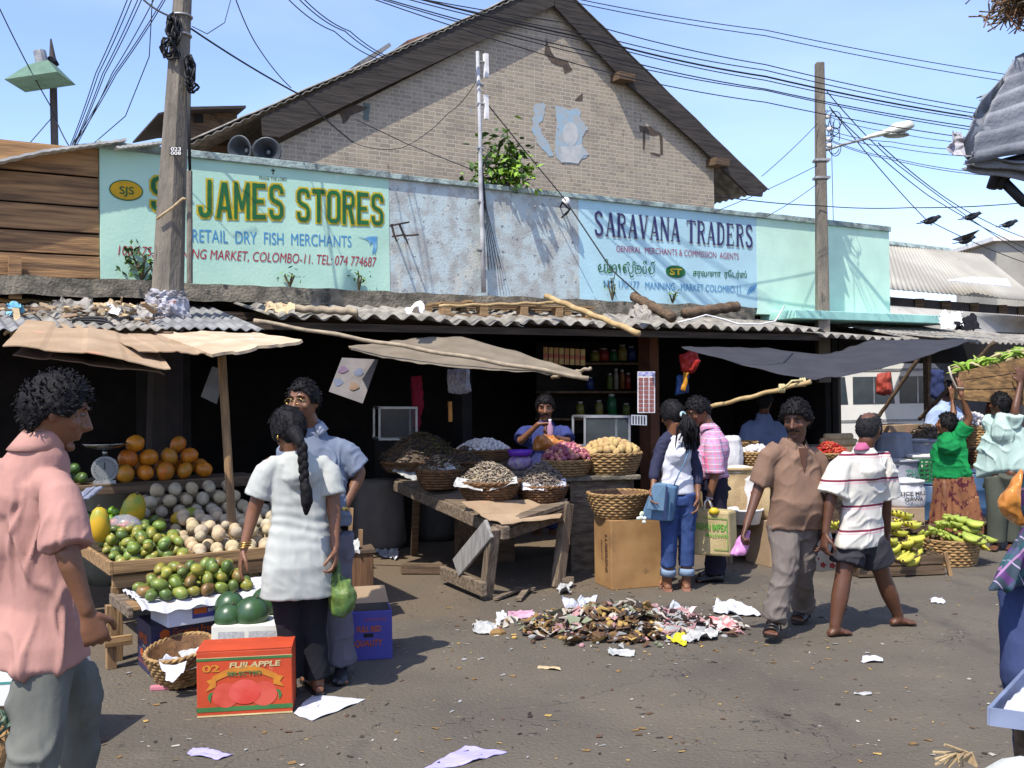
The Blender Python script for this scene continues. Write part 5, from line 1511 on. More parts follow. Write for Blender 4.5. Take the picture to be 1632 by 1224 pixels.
# ---- floodlight on a post at the left
fl = thing('floodlight', 'green cone floodlight on a dark post above the plank shed', 'floodlight', P(86, 240, 10.5))
o_ = fl.location.copy(); q = lambda x, y, d=0.0: P(x, y, 10.5 + d) - o_
mb = MB(); mb.tube([q(88, 270), q(84, 95), q(81, 62)], [.038, .036, .008], 10); mb.build('post', wood('flood_post', (.07, .06, .055), axis=2), fl)
mb = MB()
A_ = [(66, 104), (26, 134)]
top, bot = q(68, 104, -.25), q(65, 131, -.25)
mb.loft([[top + V((.10 * a, .10 * b, .02 * a)) for a, b in ((-1, -1), (1, -1), (1, 1), (-1, 1))], [bot + V((.265 * a, .22 * b, .035 * a)) for a, b in ((-1, -1), (1, -1), (1, 1), (-1, 1))]])
mb.build('shade', mat('flood_green', (.11, .19, .14), (.085, .15, .11), scale=8), fl)
mb = MB(); mb.tube([q(68, 104, -.25), q(63, 82, -.25)], .062, 12); mb.build('lamp_base', m_grey, fl)
mb = MB(); mb.tube([q(80, 94, -.2), q(86, 96), q(90, 104)], .03, 8); mb.build('bracket', m_wire, fl)

# ---- service mast on the brick gable
sm = fthing('service_mast', 'thin pipe mast with two insulator frames standing at the peeling wall', 'mast')
h = lambda x, y, d=-.08: F.hit(x, y, d)
mb = MB(); mb.tube([h(771, 466), h(769, 380), h(766, 290), h(765, 200), h(761, 82)], [.028, .028, .024, .022, .020], 10); mb.build('pipe', mat('grey_pipe', (.40, .40, .41), (.26, .26, .26), scale=7, rough=.6), sm, smooth=True)
for y in (104, 170):
    mb = MB(); mb.beam(h(774, y - 18), h(775, y + 20), .045, .05, up=(0, 1, 0)); mb.build('insulator_frame', m_white, sm)
    mb = MB(); mb.tube([h(762, y - 5), h(774, y - 5)], .016, 6); mb.build('clamp', m_grey, sm)
for y in (135, 165, 236, 322, 398):
    mb = MB(); mb.tube([h(760, y), h(770, y + 1)], .022, 6); mb.build('bracket', m_grey, sm)
mb = MB()
for k in range(5):
    mb.tube([h(766 + k, 230 + 8 * k), h(778 + 2 * k, 240 + 5 * k), h(776 - k, 252 + 4 * k), h(769, 262), h(771 + k, 330), h(779 + 5 * k, 430)], .004, 5)
mb.build('loose_wire', m_wire, sm, smooth=True)
# insulator bracket on the blue panel
ib = fthing('wall_insulator', 'white insulator on an iron bracket at the top of the pale blue panel', 'insulator')
mb = MB(); mb.ell(F.hit(902, 322, -.12), (.05, .05, .06), 12, 8); mb.build('porcelain', m_white, ib, smooth=True)
mb = MB(); mb.tube([F.hit(893, 330, 0), F.hit(896, 322, -.15), F.hit(908, 334, -.15), F.hit(902, 342, 0)], .012, 6); mb.tube([F.hit(895, 347, -.02), F.hit(906, 336, -.12)], .01, 6); mb.build('bracket', m_wire, ib)

# ---- horn loudspeakers under the left eave
for (x, y, dx), lab in (((394, 240, -.35), 'grey horn loudspeaker under the left eave, nearer the pole'), ((428, 243, .10), 'grey horn loudspeaker under the left eave, facing the street')):
    e = thing('horn_loudspeaker', lab, 'loudspeaker', F.m @ F.hit(x, y, 3.4) + F.o)
    mb = MB(); d = V((dx, -.9, -.15)).normalized(); M_ = frame_of(d)
    prof = [(.02, -.22), (.05, -.20), (.05, -.10), (.06, -.02), (.10, .08), (.16, .15), (.19, .17)]
    rings = [[M_ @ V((r * math.cos(a), z, r * math.sin(a))) for a in [2 * math.pi * i / 20 for i in range(20)]] for r, z in prof]
    inner = [[M_ @ V((r * .9 * math.cos(a), z - .004, r * .9 * math.sin(a))) for a in [2 * math.pi * i / 20 for i in range(20)]] for r, z in reversed(prof[3:])]
    mb.loft(rings + inner); mb.build('horn', mat('horn_grey', (.06, .07, .08), rough=.5), e, smooth=True)  # horn colour darkened to carry the shade under the eave
    mb = MB(); mb.ell((0, 0, 0), .035, 10, 7); mb.build('driver', m_grey, e, smooth=True)
    mb = MB(); mb.tube([(0, .1, .0), (0, .5, .25)], .02, 6); mb.build('bracket', m_wire, e)

# ---- overhead cables
def sagline(pts, sag=0.0, n=10):
    q = [P(*a) for a in pts]; out = []
    for a, b in zip(q, q[1:]):
        for i in range(n):
            u = i / n; out.append(a.lerp(b, u) - V((0, 0, sag * 4 * u * (1 - u))))
    return out + [q[-1]]
def cable(label, pts, r=.009, sag=.04, group=None, nm='overhead_cable'):
    q = sagline(pts, sag); c = q[len(q) // 2]
    mb = MB(); mb.tube([a - c for a in q], r * .78, 5)
    return tag(mb.build(nm, m_wire, None, smooth=True, loc=c, fixn=False), label, 'cable', group)
GA = 'cables crossing the gable to the scrap metal'
LA = 'black overhead cable crossing in front of the gable roof towards the scrap tin'
for i, (y0, y1, y2, y3, r) in enumerate(((-2, 43, 103, 176, .008), (-6, 58, 112, 184, .008), (-10, 65, 122, 190, .014), (-4, 70, 128, 194, .008), (4, 86, 142, 206, .009), (6, 93, 144, 211, .008), (8, 112, 163, 224, .008))):
    cable(LA, [(560, y0 - 22, 10.4), (955, y1, 11.2), (1220, y2, 11.8), (1575, y3, 12.6)], r, .03, GA)
for y in (0, 6): cable('pair of thin cables highest across the sky right of the gable peak', [(880, -10 + y, 11), (1220, 48 + y * 1.5, 12), (1640, 124 + y * 1.9, 13)], .007, .03, 'highest cable pair')
for a, b in (((205, -6), (112, 232)), ((212, -6), (114, 233)), ((222, -6), (117, 233)), ((228, -6), (119, 232)), ((248, -6), (122, 231)), ((264, -8), (113, 234)), ((268, -8), (116, 234))):
    cable('thin cable of the fan dropping from the top of the frame to the shed roof', [(a[0], a[1], 8.9), ((a[0] + b[0]) / 2 - 6, (a[1] + b[1]) / 2 + 4, 9.3), (b[0], b[1], 9.8)], .006, .02, 'fan of cables above the shed')
cable('slack cable hanging in a curve left of the concrete pole', [(243, -6, 8.8), (238, 90, 8.9), (200, 185, 9.2), (150, 228, 9.6), (118, 231, 9.8)], .006, .0)
cable('cable from the top left corner to the floodlight post', [(-6, 2, 9.6), (80, 168, 10.4), (112, 236, 10.0)], .008, .03)
cable('short stay wire from the floodlight post to the shed roof', [(84, 186, 10.4), (37, 240, 9.9)], .006, 0)
cable('thick cable running from the concrete pole across the bricks to the mast', [(225, -4, 8.6), (272, 26, 8.5), (305, 46, 8.6), (480, 152, 10.0), (562, 226, 12.6)], .011, .02)
cable('loose wire drooping across the lower gable bricks', [(560, 226, 12.7), (640, 236, 13), (715, 180, 13), (760, 128, 12)], .006, .05)
cable('dark wire slanting over the bricks down to the wall mast', [(566, 190, 12.9), (650, 230, 13), (764, 275, 11.6)], .008, .0)
cable('wire from the top edge down to the roof verge, right of the concrete pole', [(374, -6, 9), (408, 70, 9.6), (464, 140, 10.6)], .007, .03)
for x in (455, 472, 480): cable('wire of the trio falling onto the middle of the left roof slope', [(x, -6, 9), (x + 78, 50, 9.8), (x + 155, 96, 11)], .007, .04, 'trio of wires to the roof slope')
cable('looping wire between the concrete pole and the top edge', [(306, 42, 8.5), (330, 54, 8.8), (358, 36, 9), (370, -8, 9.2)], .005, .0)
cable('cable from the wall insulator down over the traders sign to the roof', [(905, 325, 11.4), (975, 430, 11.0), (1035, 484, 10.6)], .011, .0)
cable('cable from the mast down across the blue poster to the insulator', [(772, 160, 11.3), (840, 245, 11.4), (902, 320, 11.4)], .009, .0)
cable('thin branching wire hanging from the sign cable', [(980, 436, 10.95), (978, 448, 10.9), (975, 478, 10.7)], .006, .0)
for x0, y0, x1, y1, lab in ((1214, 281, 1303, 197, 'upper'), (1138, 338, 1302, 264, 'lower'), (1222, 345, 1304, 292, 'lowest')):
    cable(lab + ' stay wire running left from the lamp pole', [(x1, y1, 13.4), (x0, y0, 12.6)], .006, .02)
cable('level wire crossing the sky just above the mint panel', [(1140, 312, 12.5), (1306, 328, 13.4), (1450, 331, 13.2), (1634, 323, 12.4)], .009, .02)
for x0, y0, x1, y1, x2, y2, k in ((1318, 146, 1430, 262, 1640, 410, 0), (1322, 170, 1475, 349, 1650, 424, 1), (1325, 176, 1480, 312, 1650, 402, 2), (1400, 228, 1530, 330, 1650, 384, 3)):
    cable('wire of the slanting set on which the crows perch', [(x0, y0, 13.5), (x1, y1, 16.5), (x2, y2, 20)], .010, .05, 'slanting wires with crows')
for y0, y1 in ((186, 222), (208, 232), (214, 242), (222, 268), (224, 272)):
    cable('service wire from the lamp pole to the scrap tin roof', [(1322, y0, 13.4), (1420, (y0 + y1) / 2 + 6, 13), (1580, y1 + 8, 12.4)], .006, .03, 'service wires behind the lamp head')
cable('plumb wire hanging beside the lamp pole', [(1324, 180, 13.3), (1328, 352, 13.3)], .006, 0)

# ---- crows on the wires
m_crow = mat('crow_black', (.018, .018, .022), rough=.5)
for (x, y, Y, dr, fly), lab in (((1484, 351, 16.5, 1, 0), 'crow perched on the slanting wires, leftmost'), ((1549, 345, 17.5, 1, 0), 'crow perched upright with its tail down, middle of the wires'), ((1608, 357, 18.5, 1, 0), 'crow perched on the wires nearest the right edge'), ((1540, 383, 17.5, 1, 1), 'crow with spread wings landing on the lowest wire')):
    e = thing('crow', lab, 'bird', P(x, y, Y))
    mb = MB()
    s_ = 1.0
    mb.ell((0, 0, 0), (.13, .055, .060), 14, 9, Matrix.Rotation(.35 * -dr, 3, 'Y'))
    mb.ell((.12 * dr, 0, .055), (.042, .036, .036), 12, 8)
    mb.tube([(.15 * dr, 0, .055), (.20 * dr, 0, .045)], [.014, .003], 8)
    mb.loft([[V((-.08 * dr, -.03, -.02)), V((-.08 * dr, .03, -.02)), V((-.08 * dr, .03, -.04)), V((-.08 * dr, -.03, -.04))], [V((-.26 * dr, -.05, -.05)), V((-.26 * dr, .05, -.05)), V((-.26 * dr, .05, -.06)), V((-.26 * dr, -.05, -.06))]])
    fuse('body', mb, .012, m_crow, e, 2)
    for sg in (-1, 1):
        mb = MB(); w = .24 if fly else .02
        mb.slab([(.05 * dr, sg * .04, .03), (-.02 * dr + .12 * fly, sg * (.05 + w), .03 + .10 * fly), (-.16 * dr, sg * (.05 + w * .6), -.02 + .06 * fly), (-.10 * dr, sg * .05, -.01)], (0, 0, .012)); mb.build('wing', m_crow, e)
        mb = MB(); mb.tube([(0, sg * .02, -.05), (.005, sg * .02, -.09)], .006, 5); mb.build('leg', m_crow, e)

# ---- plants rooted in the walls
m_leafl = mat('leaf_light', (.19, .33, .025), (.11, .21, .02), rough=.6, scale=3, rnd=0)
m_leafd = mat('leaf_dark', (.045, .10, .015), (.025, .06, .012), rough=.6, scale=3)
m_stem = mat('stem', (.10, .08, .04))
def leafy(name, label, base, tips, nleaf, ls, seed, cat='plant', dark=.35, wd=.5):
    rr = random.Random(seed); e = thing(name, label, cat, base)
    st, lv = MB(), MB()
    for t in tips:
        t = V(t); mid = t * .5 + V((rr.uniform(-.05, .05), rr.uniform(-.05, .05), .05))
        st.tube([V((0, 0, 0)), mid, t], [.012, .009, .004], 6)
        for i in range(nleaf):
            u = rr.uniform(.25, 1.08)
            c = (mid * (2 * u) if u < .5 else mid.lerp(t, u * 2 - 1)) + V((rr.gauss(0, .06), rr.gauss(0, .06), rr.gauss(0, .06))) * (ls / .09)
            d = V((rr.gauss(0, 1), rr.gauss(0, 1), rr.gauss(-.2, .6))).normalized(); x = d.cross(V((rr.gauss(0, .4), rr.gauss(0, .4), 1))).normalized(); n_ = x.cross(d)
            l = ls * rr.uniform(.6, 1.2); w = l * wd
            lv.mi = 1 if rr.random() < dark else 0
            lv.add([c, c + d * l * .45 + x * w * .5 - n_ * l * .06, c + d * l - n_ * l * .15, c + d * l * .45 - x * w * .5 - n_ * l * .06, c + d * l * .45 + n_ * l * .04], [(0, 1, 4), (1, 2, 4), (2, 3, 4), (3, 0, 4)])
    st.build('stems', m_stem, e); lv.build('leaves', [m_leafl, m_leafd], e, fixn=False)
    return e
b = F.w(*F.hit(806, 300, .12))
leafy('wall_sapling', 'bright green leafy sapling growing on top of the peeling wall', b, [(-.30, -.12, .30), (-.18, .0, .55), (.02, -.1, .68), (.18, 0, .45), (.30, -.05, .22), (.0, -.15, .35), (-.36, -.1, .12), (.12, -.2, .2), (-.1, -.15, .22), (.22, -.1, .1)], 46, .12, 5, 'sapling')
leafy('wall_fern', 'dark leafy weed rooted on the ledge beside the concrete pole', F.w(*F.hit(226, 446, -.06)), [(-.12, -.05, .22), (.0, -.06, .26), (.09, -.05, .15), (-.05, -.1, .12), (-.10, -.04, .30)], 16, .085, 6, dark=.8)
for x, y, sd, hgt, lab in ((462, 456, 1, .12, 'small weed sprouting from the ledge under the dry fish sign'), (572, 462, 2, .18, 'spindly weed at the lower right of the turquoise panel'), (976, 478, 3, .24, 'upright weed on the ledge below the traders address line'), (1072, 483, 4, .14, 'weed tuft on the ledge below the middle of the traders sign')):
    leafy('ledge_weed', lab, F.w(*F.hit(x, y, -.05)), [(-.04, -.02, hgt), (.03, -.03, hgt * .8), (.0, -.04, hgt * 1.1)], 8, .06, sd, wd=.35)

# ---- awnings
def bamboo(name, label, a, b, r=.02, cat='pole', m=None, node=True, r2=None):
    a, b = V(a), V(b); c = (a + b) / 2; n = 24
    mb = MB(); L_ = (b - a).length
    pts = [a.lerp(b, i / n) - c + V((0, 0, .012 * math.sin(i * 1.3))) * .5 for i in range(n + 1)]
    rr = [(r + ((r2 or r) - r) * i / n) * (1.12 if node and i % 6 == 0 else 1) for i in range(n + 1)]
    mb.tube(pts, rr, 9)
    return tag(mb.build(name, m or m_bam, None, smooth=True, loc=c), label, cat)
m_bam = mat('grey_bamboo', (.30, .24, .16), (.20, .16, .11), rough=.7, scale=12, bump=.2)
m_bam2 = mat('yellow_bamboo', (.40, .29, .14), (.30, .20, .09), rough=.7, scale=12, bump=.2)
def cloth_sheet(name, label, cols, m, cat, seed=0, amp=.03, nu=30, nv=20, sag=0.0, ragged=.02, edge=None):
    """cols: list of (back point, front point) world pairs from left to right"""
    c = sum((a + b for a, b in cols), V((0, 0, 0))) / (2 * len(cols))
    k = len(cols) - 1
    def f(u, v):
        t = u * k; i = min(int(t), k - 1); w = t - i
        a = cols[i][0].lerp(cols[i + 1][0], w); b = cols[i][1].lerp(cols[i + 1][1], w)
        p = a.lerp(b, v)
        p.z -= sag * math.sin(math.pi * v) * (.5 + .5 * math.sin(math.pi * u))
        p.z += amp * noise.noise(V((u * 3.5 + seed, v * 5, 2))) + amp * .35 * noise.noise(V((u * 14 + seed, v * 9, 5)))
        if v in (0.0, 1.0): p.z += ragged * noise.noise(V((u * 16, seed, v)))
        return p - c
    mb = MB(); mb.grid(f, nu, nv)
    return tag(mb.build(name, m, None, smooth=True, fixn=False, solid=.004, loc=c), label, cat)
m_btarp = cloth('brown_tarpaulin', (.18, .148, .108), (.14, .115, .082), scale=4, bump=.15, bscale=60, spots=((.12, .09, .06), 4, .64), rough=.85)
cloth_sheet('brown_tarpaulin', 'brown canvas awning sloping down to the right above the dry fish table', [(P(555, 553, 8.75), P(560, 556, 8.2)), (P(600, 546, 9.0), P(610, 570, 8.15)), (P(660, 541, 9.2), P(690, 581, 8.1)), (P(735, 536, 9.4), P(800, 592, 8.05)), (P(830, 563, 8.8), P(880, 597, 8.02)), (P(926, 594, 8.1), P(928, 600, 8.0))], m_btarp, 'awning', 2, .02, 50, 16)
bamboo('awning_pole', 'long grey bamboo rail carrying the left edge of the brown canvas awning', P(405, 511, 8.35), P(938, 603, 7.98), .017)
bamboo('awning_stick', 'short stick poking past the right tip of the brown canvas awning', P(880, 602, 8.6), P(941, 587, 7.96), .014)
m_gtarp = cloth('grey_tarpaulin', (.042, .042, .049), (.034, .034, .041), scale=3, bump=.2, bscale=40, spots=((.22, .22, .23), 14, .72))
cloth_sheet('grey_tarpaulin', 'dark grey plastic awning sagging above the traders stalls', [(P(1086, 553, 11.0), P(1090, 556, 10.7)), (P(1150, 553, 11.3), P(1180, 580, 10.4)), (P(1225, 556, 11.6), P(1275, 604, 10.0)), (P(1312, 564, 11.8), P(1330, 601, 10.0)), (P(1345, 558, 12.0), P(1400, 588, 10.2)), (P(1388, 541, 12.2), P(1455, 574, 10.6)), (P(1470, 541, 12.2), P(1510, 556, 11.2)), (P(1543, 543, 12.0), P(1546, 546, 11.8))], m_gtarp, 'awning', 5, .015, 60, 16)
bamboo('awning_pole', 'yellowish bamboo prop holding up the front of the grey awning', P(1095, 658, 10.9), P(1292, 608, 9.92), .022, m=m_bam2)
kn = thing('rope_knot', 'pale rope knots tying the bamboo prop to the grey awning', 'rope', P(1250, 618, 10.05))
mb = MB()
for cx_, cy_ in ((1246, 619), (1279, 609)):
    c = P(cx_, cy_, 10.02) - kn.location
    for i in range(3):
        mb.tube([c + V((.02 * i - .02 + .006 * math.cos(q), .035 * math.cos(q), .035 * math.sin(q))) for q in [2 * math.pi * k / 12 for k in range(12)]], .013, 6, closed=True)
mb.tube([P(1246, 619, 9.98) - kn.location, P(1256, 613, 9.98) - kn.location, P(1262, 607, 9.98) - kn.location, P(1279, 606, 9.98) - kn.location], .012, 6)
mb.build('loops', mat('pale_rope', (.45, .38, .20), (.34, .28, .14), scale=40), kn, smooth=True)
for a, b, lab in (((1470, 562, 12.6), (1395, 672, 13.2), 'dark slanting prop in front of the white bus'), ((1585, 545, 11.8), (1465, 668, 12.8), 'brown slanting prop left of the carried crate')):
    bamboo('roof_prop', lab, P(*a), P(*b), .025, m=m_dkwood, node=False)
# ---- cardboard and junk on the low roof
m_card = mat('cardboard', (.335, .24, .15), (.27, .185, .11), rough=.9, scale=3, bump=.15, bscale=30, spots=((.42, .22, .14), 2.0, .60))
def board(name, label, pts, m, cat, t=.007, bend_=.0, group=None, seed=0, flaps=True):
    q = [P(*a) for a in pts]; c = sum(q, V((0, 0, 0))) / 4
    mb = MB()
    def f(u, v):
        p = q[0] * (1 - u) * (1 - v) + q[1] * u * (1 - v) + q[2] * u * v + q[3] * (1 - u) * v
        p.z += bend_ * math.sin(math.pi * u) + .012 * noise.noise(V((u * 5 + seed, v * 4, seed))) + (.008 if int(u * 4 + seed) % 2 else 0)
        if v == 1.0: p += (q[2] - q[1]).normalized() * .02 * noise.noise(V((u * 9, seed, 1)))
        return p - c
    mb.grid(f, 28, 6)
    return tag(mb.build(name, m, None, fixn=False, solid=t, loc=c), label, cat, group)
board('cardboard_sheet', 'large bent cardboard sheet drooping at the front of the scrap roof, upper left', [(42, 512, 7.5), (238, 542, 7.6), (272, 590, 6.35), (4, 554, 6.3)], m_card, 'cardboard', bend_=.03, seed=1)
board('cardboard_sheet', 'cardboard sheet lying on the scrap roof between the man and the pole', [(158, 528, 7.7), (330, 540, 7.7), (352, 566, 6.7), (222, 560, 6.5)], m_card, 'cardboard', seed=2)
board('cardboard_sheet', 'ragged pale cardboard sheet jutting right from the scrap roof', [(236, 530, 7.9), (405, 533, 7.9), (482, 545, 6.9), (338, 569, 6.55)], mat('pale_cardboard', (.46, .36, .25), (.36, .27, .17), scale=4, spots=((.6, .58, .55), 2.2, .64)), 'cardboard', seed=3, t=.02)
board('cardboard_sheet', 'dark wet cardboard layer under the drooping sheet', [(60, 535, 7.2), (220, 565, 7.2), (262, 597, 6.45), (20, 566, 6.4)], mat('dark_cardboard', (.16, .10, .06), scale=5), 'cardboard', seed=4)
for a, b, r, lab, m in (((-20, 477, 8.9), (245, 492, 8.9), .02, 'long pale bamboo pole lying along the scrap roof', m_bam2), ((470, 492, 8.9), (570, 497, 8.9), .035, 'thick weathered log lying on the corrugated roof', m_bam), ((-20, 492, 8.3), (80, 500, 8.3), .05, 'dark rotten plank on the scrap roof, far left', m_dkwood), ((60, 505, 8.2), (200, 487, 8.4), .015, 'thin brown stick on the scrap roof', m_dkwood),
                    ((870, 472, 10.3), (1018, 531, 8.9), .028, 'pale broken stick hanging over the wavy roof edge', m_bam2), ((700, 488, 9.6), (905, 482, 10.2), .015, 'slim batten lying along the top of the pallet', m_bam2), ((1010, 473, 10.8), (1072, 506, 10.2), .055, 'dark split plank leaning below the traders sign', m_dkwood), ((1090, 500, 10.9), (1175, 488, 11.3), .06, 'dark broken slab under the right end of the traders sign', m_dkwood), ((120, 516, 7.9), (275, 532, 7.7), .02, 'dark rod lying on the cardboard of the scrap roof', m_dkwood)):
    bamboo('roof_stick', lab, P(*a), P(*b), r, 'stick', m, False)
m_rag = mat('beige_rag', (.50, .38, .22), (.36, .27, .16), scale=6, bump=.3)
for pts, m, lab, nm in ((((150, 508, 8.2), (215, 512, 8.2), (222, 494, 8.5), (160, 490, 8.5)), m_rag, 'crumpled beige cloth on the scrap roof', 'rag'), (((172, 505, 8.0), (198, 508, 8.0), (200, 494, 8.2), (176, 492, 8.2)), m_white, 'small white rag on the scrap roof', 'rag'), (((10, 506, 8.0), (34, 508, 8.0), (36, 496, 8.2), (12, 494, 8.2)), mat('blue_plastic', (.10, .35, .50), (.2, .4, .5), scale=20), 'scrap of blue plastic on the scrap roof', 'plastic'), (((420, 500, 8.6), (468, 502, 8.6), (470, 489, 8.8), (424, 488, 8.8)), m_rag, 'tan torn paper on the corrugated roof by the log', 'paper'),
                       (((80, 500, 8.3), (150, 506, 8.3), (150, 488, 8.6), (84, 484, 8.6)), m_asb, 'broken grey roof sheet piece on the scrap roof', 'sheet'), (((200, 512, 8.1), (240, 520, 8.1), (246, 500, 8.4), (206, 494, 8.4)), mat('dusty_sheet', (.30, .28, .25), scale=9), 'dusty folded sheet beside the plastic wrapped pole', 'sheet'), (((650, 503, 8.9), (672, 504, 8.9), (674, 496, 9.1), (652, 495, 9.1)), m_white, 'white paper scrap on the corrugated roof', 'paper'),
                       (((1000, 512, 10.0), (1040, 512, 10.0), (1034, 492, 10.5), (1008, 492, 10.5)), mat('dusty_lump', (.28, .25, .21), scale=9), 'grey rubble lump on the corrugated roof', 'rubble'), (((1498, 528, 12.6), (1535, 526, 12.6), (1530, 500, 13.2), (1502, 504, 13.2)), m_white, 'white crumpled sheet on the right awning roof', 'plastic'), (((1520, 530, 12.5), (1565, 528, 12.5), (1555, 508, 13.0), (1525, 508, 13.0)), m_black, 'black crumpled plastic on the right awning roof', 'plastic')):
    crumple('roof_' + nm, lab, pts=pts, cat=nm, m=m, amp=.07, freq=12)
R3 = random.Random(5)
mb = MB()
for i in range(150):
    c = P(R3.uniform(0, 250), R3.uniform(486, 528), R3.uniform(7.8, 8.6)); d = V((R3.gauss(0, 1), R3.gauss(0, 1), R3.gauss(0, .25))).normalized() * R3.uniform(.02, .10)
    mb.mi = R3.randrange(4); mb.beam(c - d, c + d, R3.uniform(.01, .05), R3.uniform(.004, .02))
tag(mb.build('roof_debris', [m_card, m_asb, m_dkwood, m_rag]), kind='stuff')
hose = thing('hose', 'loops of black hose tangled on the scrap roof', 'hose', P(160, 518, 7.9))
mb = MB()
for k in range(3): mb.tube([P(110 + 70 * u + 12 * math.sin(u * 9 + k), 524 - 18 * math.sin(u * 3.1) * (.6 + .2 * k), 7.7) - hose.location for u in [i / 16 for i in range(17)]], .012, 6)
mb.build('coil', m_wire, hose, smooth=True)
wc = thing('white_wire', 'loose white wire curling along the corrugated roof at the right', 'cable', P(1150, 505, 10.2))
mb = MB(); mb.tube([P(a, b, y) - wc.location for a, b, y in ((1080, 514, 9.9), (1105, 508, 10.0), (1125, 502, 10.1), (1150, 508, 10.2), (1175, 516, 10.2), (1210, 517, 10.3), (1235, 512, 10.5), (1240, 505, 10.7), (1250, 488, 11.2))], .009, 6); mb.build('strand', m_white, wc, smooth=True)
# ---- pallet on the roof
pt = thing('pallet', 'wooden pallet lying on the corrugated roof below the peeling panel', 'pallet', P(820, 500, 9.6), FA)
m_plt = wood('pallet_wood', (.33, .21, .10), (.20, .12, .06), axis=0)
L_ = F.hit(942, 500, -.65).x - F.hit(702, 500, -.65).x
o0 = F.w(F.hit(702, 500, -.65).x, -.65, 0); pt.location = (o0.x, o0.y, P(702, 505, o0.y).z + .02)
for i, x in enumerate((0.05, L_ * .26, L_ * .52, L_ * .76, L_ - .05)):
    for y in (0, .42):
        mb = MB(); mb.box((x, y, .06), (.09, .10, .10)); mb.build('block', m_plt, pt)
for y, z in ((0, .122), (.2, .124), (.42, .122), (0, .0), (.42, .0)):
    mb = MB(); mb.beam((-.02, y, z), (L_ + .02, y, z + .01), .10, .022); mb.build('deck_board', m_plt, pt)
for x in (.3, L_ * .6, L_ * .8):
    mb = MB(); mb.beam((x, -.06, .148), (x + .18, .5, .15), .09, .02); mb.build('deck_board', m_plt, pt)
# ---- torn corrugated iron hanging in at the top right
sc_ = thing('scrap_tin', 'torn corrugated tin sheets hanging into the top right corner', 'tin sheet', P(1600, 190, 4.2))
o_ = sc_.location.copy()
m_torn = mat('torn_tin', (.20, .21, .225), (.12, .128, .14), rough=.6, metal=.1, scale=5, bump=.25, spots=((.10, .07, .05), 6, .68))
def torn(pa, pb, pc, pd, n, amp, seed, nm='tin_sheet', curl=.0):
    q = [P(*a) - o_ for a in (pa, pb, pc, pd)]
    nr = (q[1] - q[0]).cross(q[3] - q[0]).normalized()
    mb = MB()
    def f(u, v):
        if v in (0.0, 1.0): pass
        u2 = u
        p = q[0] * (1 - u2) * (1 - v) + q[1] * u2 * (1 - v) + q[2] * u2 * v + q[3] * (1 - u2) * v
        p += nr * (amp * math.sin(v * n * 2 * math.pi) + .018 * noise.noise(V((u * 3, v * 3, seed))) + curl * (1 - u) ** 2)
        if u == 0.0: p += (q[1] - q[0]).normalized() * (.05 * noise.noise(V((v * 9, seed, 0))) + .03 * noise.noise(V((v * 30, seed, 0))))
        return p
    mb.grid(f, 26, n * 8); mb.build(nm, m_torn, sc_, smooth=True, fixn=False, solid=.004)
torn((1537, 262, 3.9), (1720, 225, 4.0), (1720, 40, 4.5), (1618, 90, 4.5), 6, .030, 1)
torn((1518, 246, 4.0), (1555, 262, 4.0), (1618, 100, 4.5), (1545, 185, 4.2), 1, .03, 2, curl=.08)
torn((1540, 268, 4.0), (1700, 300, 4.1), (1700, 262, 4.0), (1538, 250, 3.95), 2, .02, 3)
torn((1560, 160, 4.6), (1640, 130, 4.6), (1640, 120, 4.7), (1575, 148, 4.7), 1, .01, 6)
mb = MB()
for a, b, c in (((1580, 300), (1592, 262), (1640, 250)), ((1590, 298), (1612, 268), (1660, 240)), ((1600, 290), (1632, 322), (1670, 330))): mb.tube([P(x, y, 4.1) - o_ for x, y in (a, b, c)], .022, 8)
mb.build('bent_rod', m_wire, sc_, smooth=True)
pb = V((P(1760, 600, 4.5).x, 4.5, 0)) - o_
mb = MB(); mb.beam(pb, pb + V((0, 0, 3.6)), .09, .09, up=(0, 1, 0)); mb.build('post', m_dkwood, sc_)
mb = MB(); mb.beam(pb + V((.1, 0, 2.95)), P(1640, 250, 4.15) - o_, .06, .06); mb.beam(pb + V((.1, 0, 3.45)), P(1640, 18, 4.42) - o_, .05, .05); mb.build('rafter', m_dkwood, sc_)
o = crumple('plastic_scrap', 'shredded grey plastic caught on the torn tin at the top right', cat='plastic', pts=[(1507, 246, 4.05), (1530, 250, 4.05), (1533, 212, 4.1), (1512, 212, 4.1)], m=m_wrap, amp=.03, freq=20, up=(0, -1, 0))
e = thing('thatch_bundle', 'brown bundle of dry thatch at the very top right corner', 'thatch', P(1625, 15, 4.4))
mb = MB()
for i in range(420):
    a = V((R3.gauss(0.02, .06), R3.gauss(0, .08), R3.gauss(.04, .05))); d = V((R3.gauss(.3, .5), R3.gauss(0, .5), R3.gauss(.0, .45))).normalized() * R3.uniform(.04, .10)
    mb.mi = R3.randrange(2); mb.tube([a - d * .7, a + d * .7], [.004, .002], 4)
mb.build('straw', [mat('dry_straw', (.13, .095, .055)), mat('rusty_straw', (.16, .08, .04))], e)
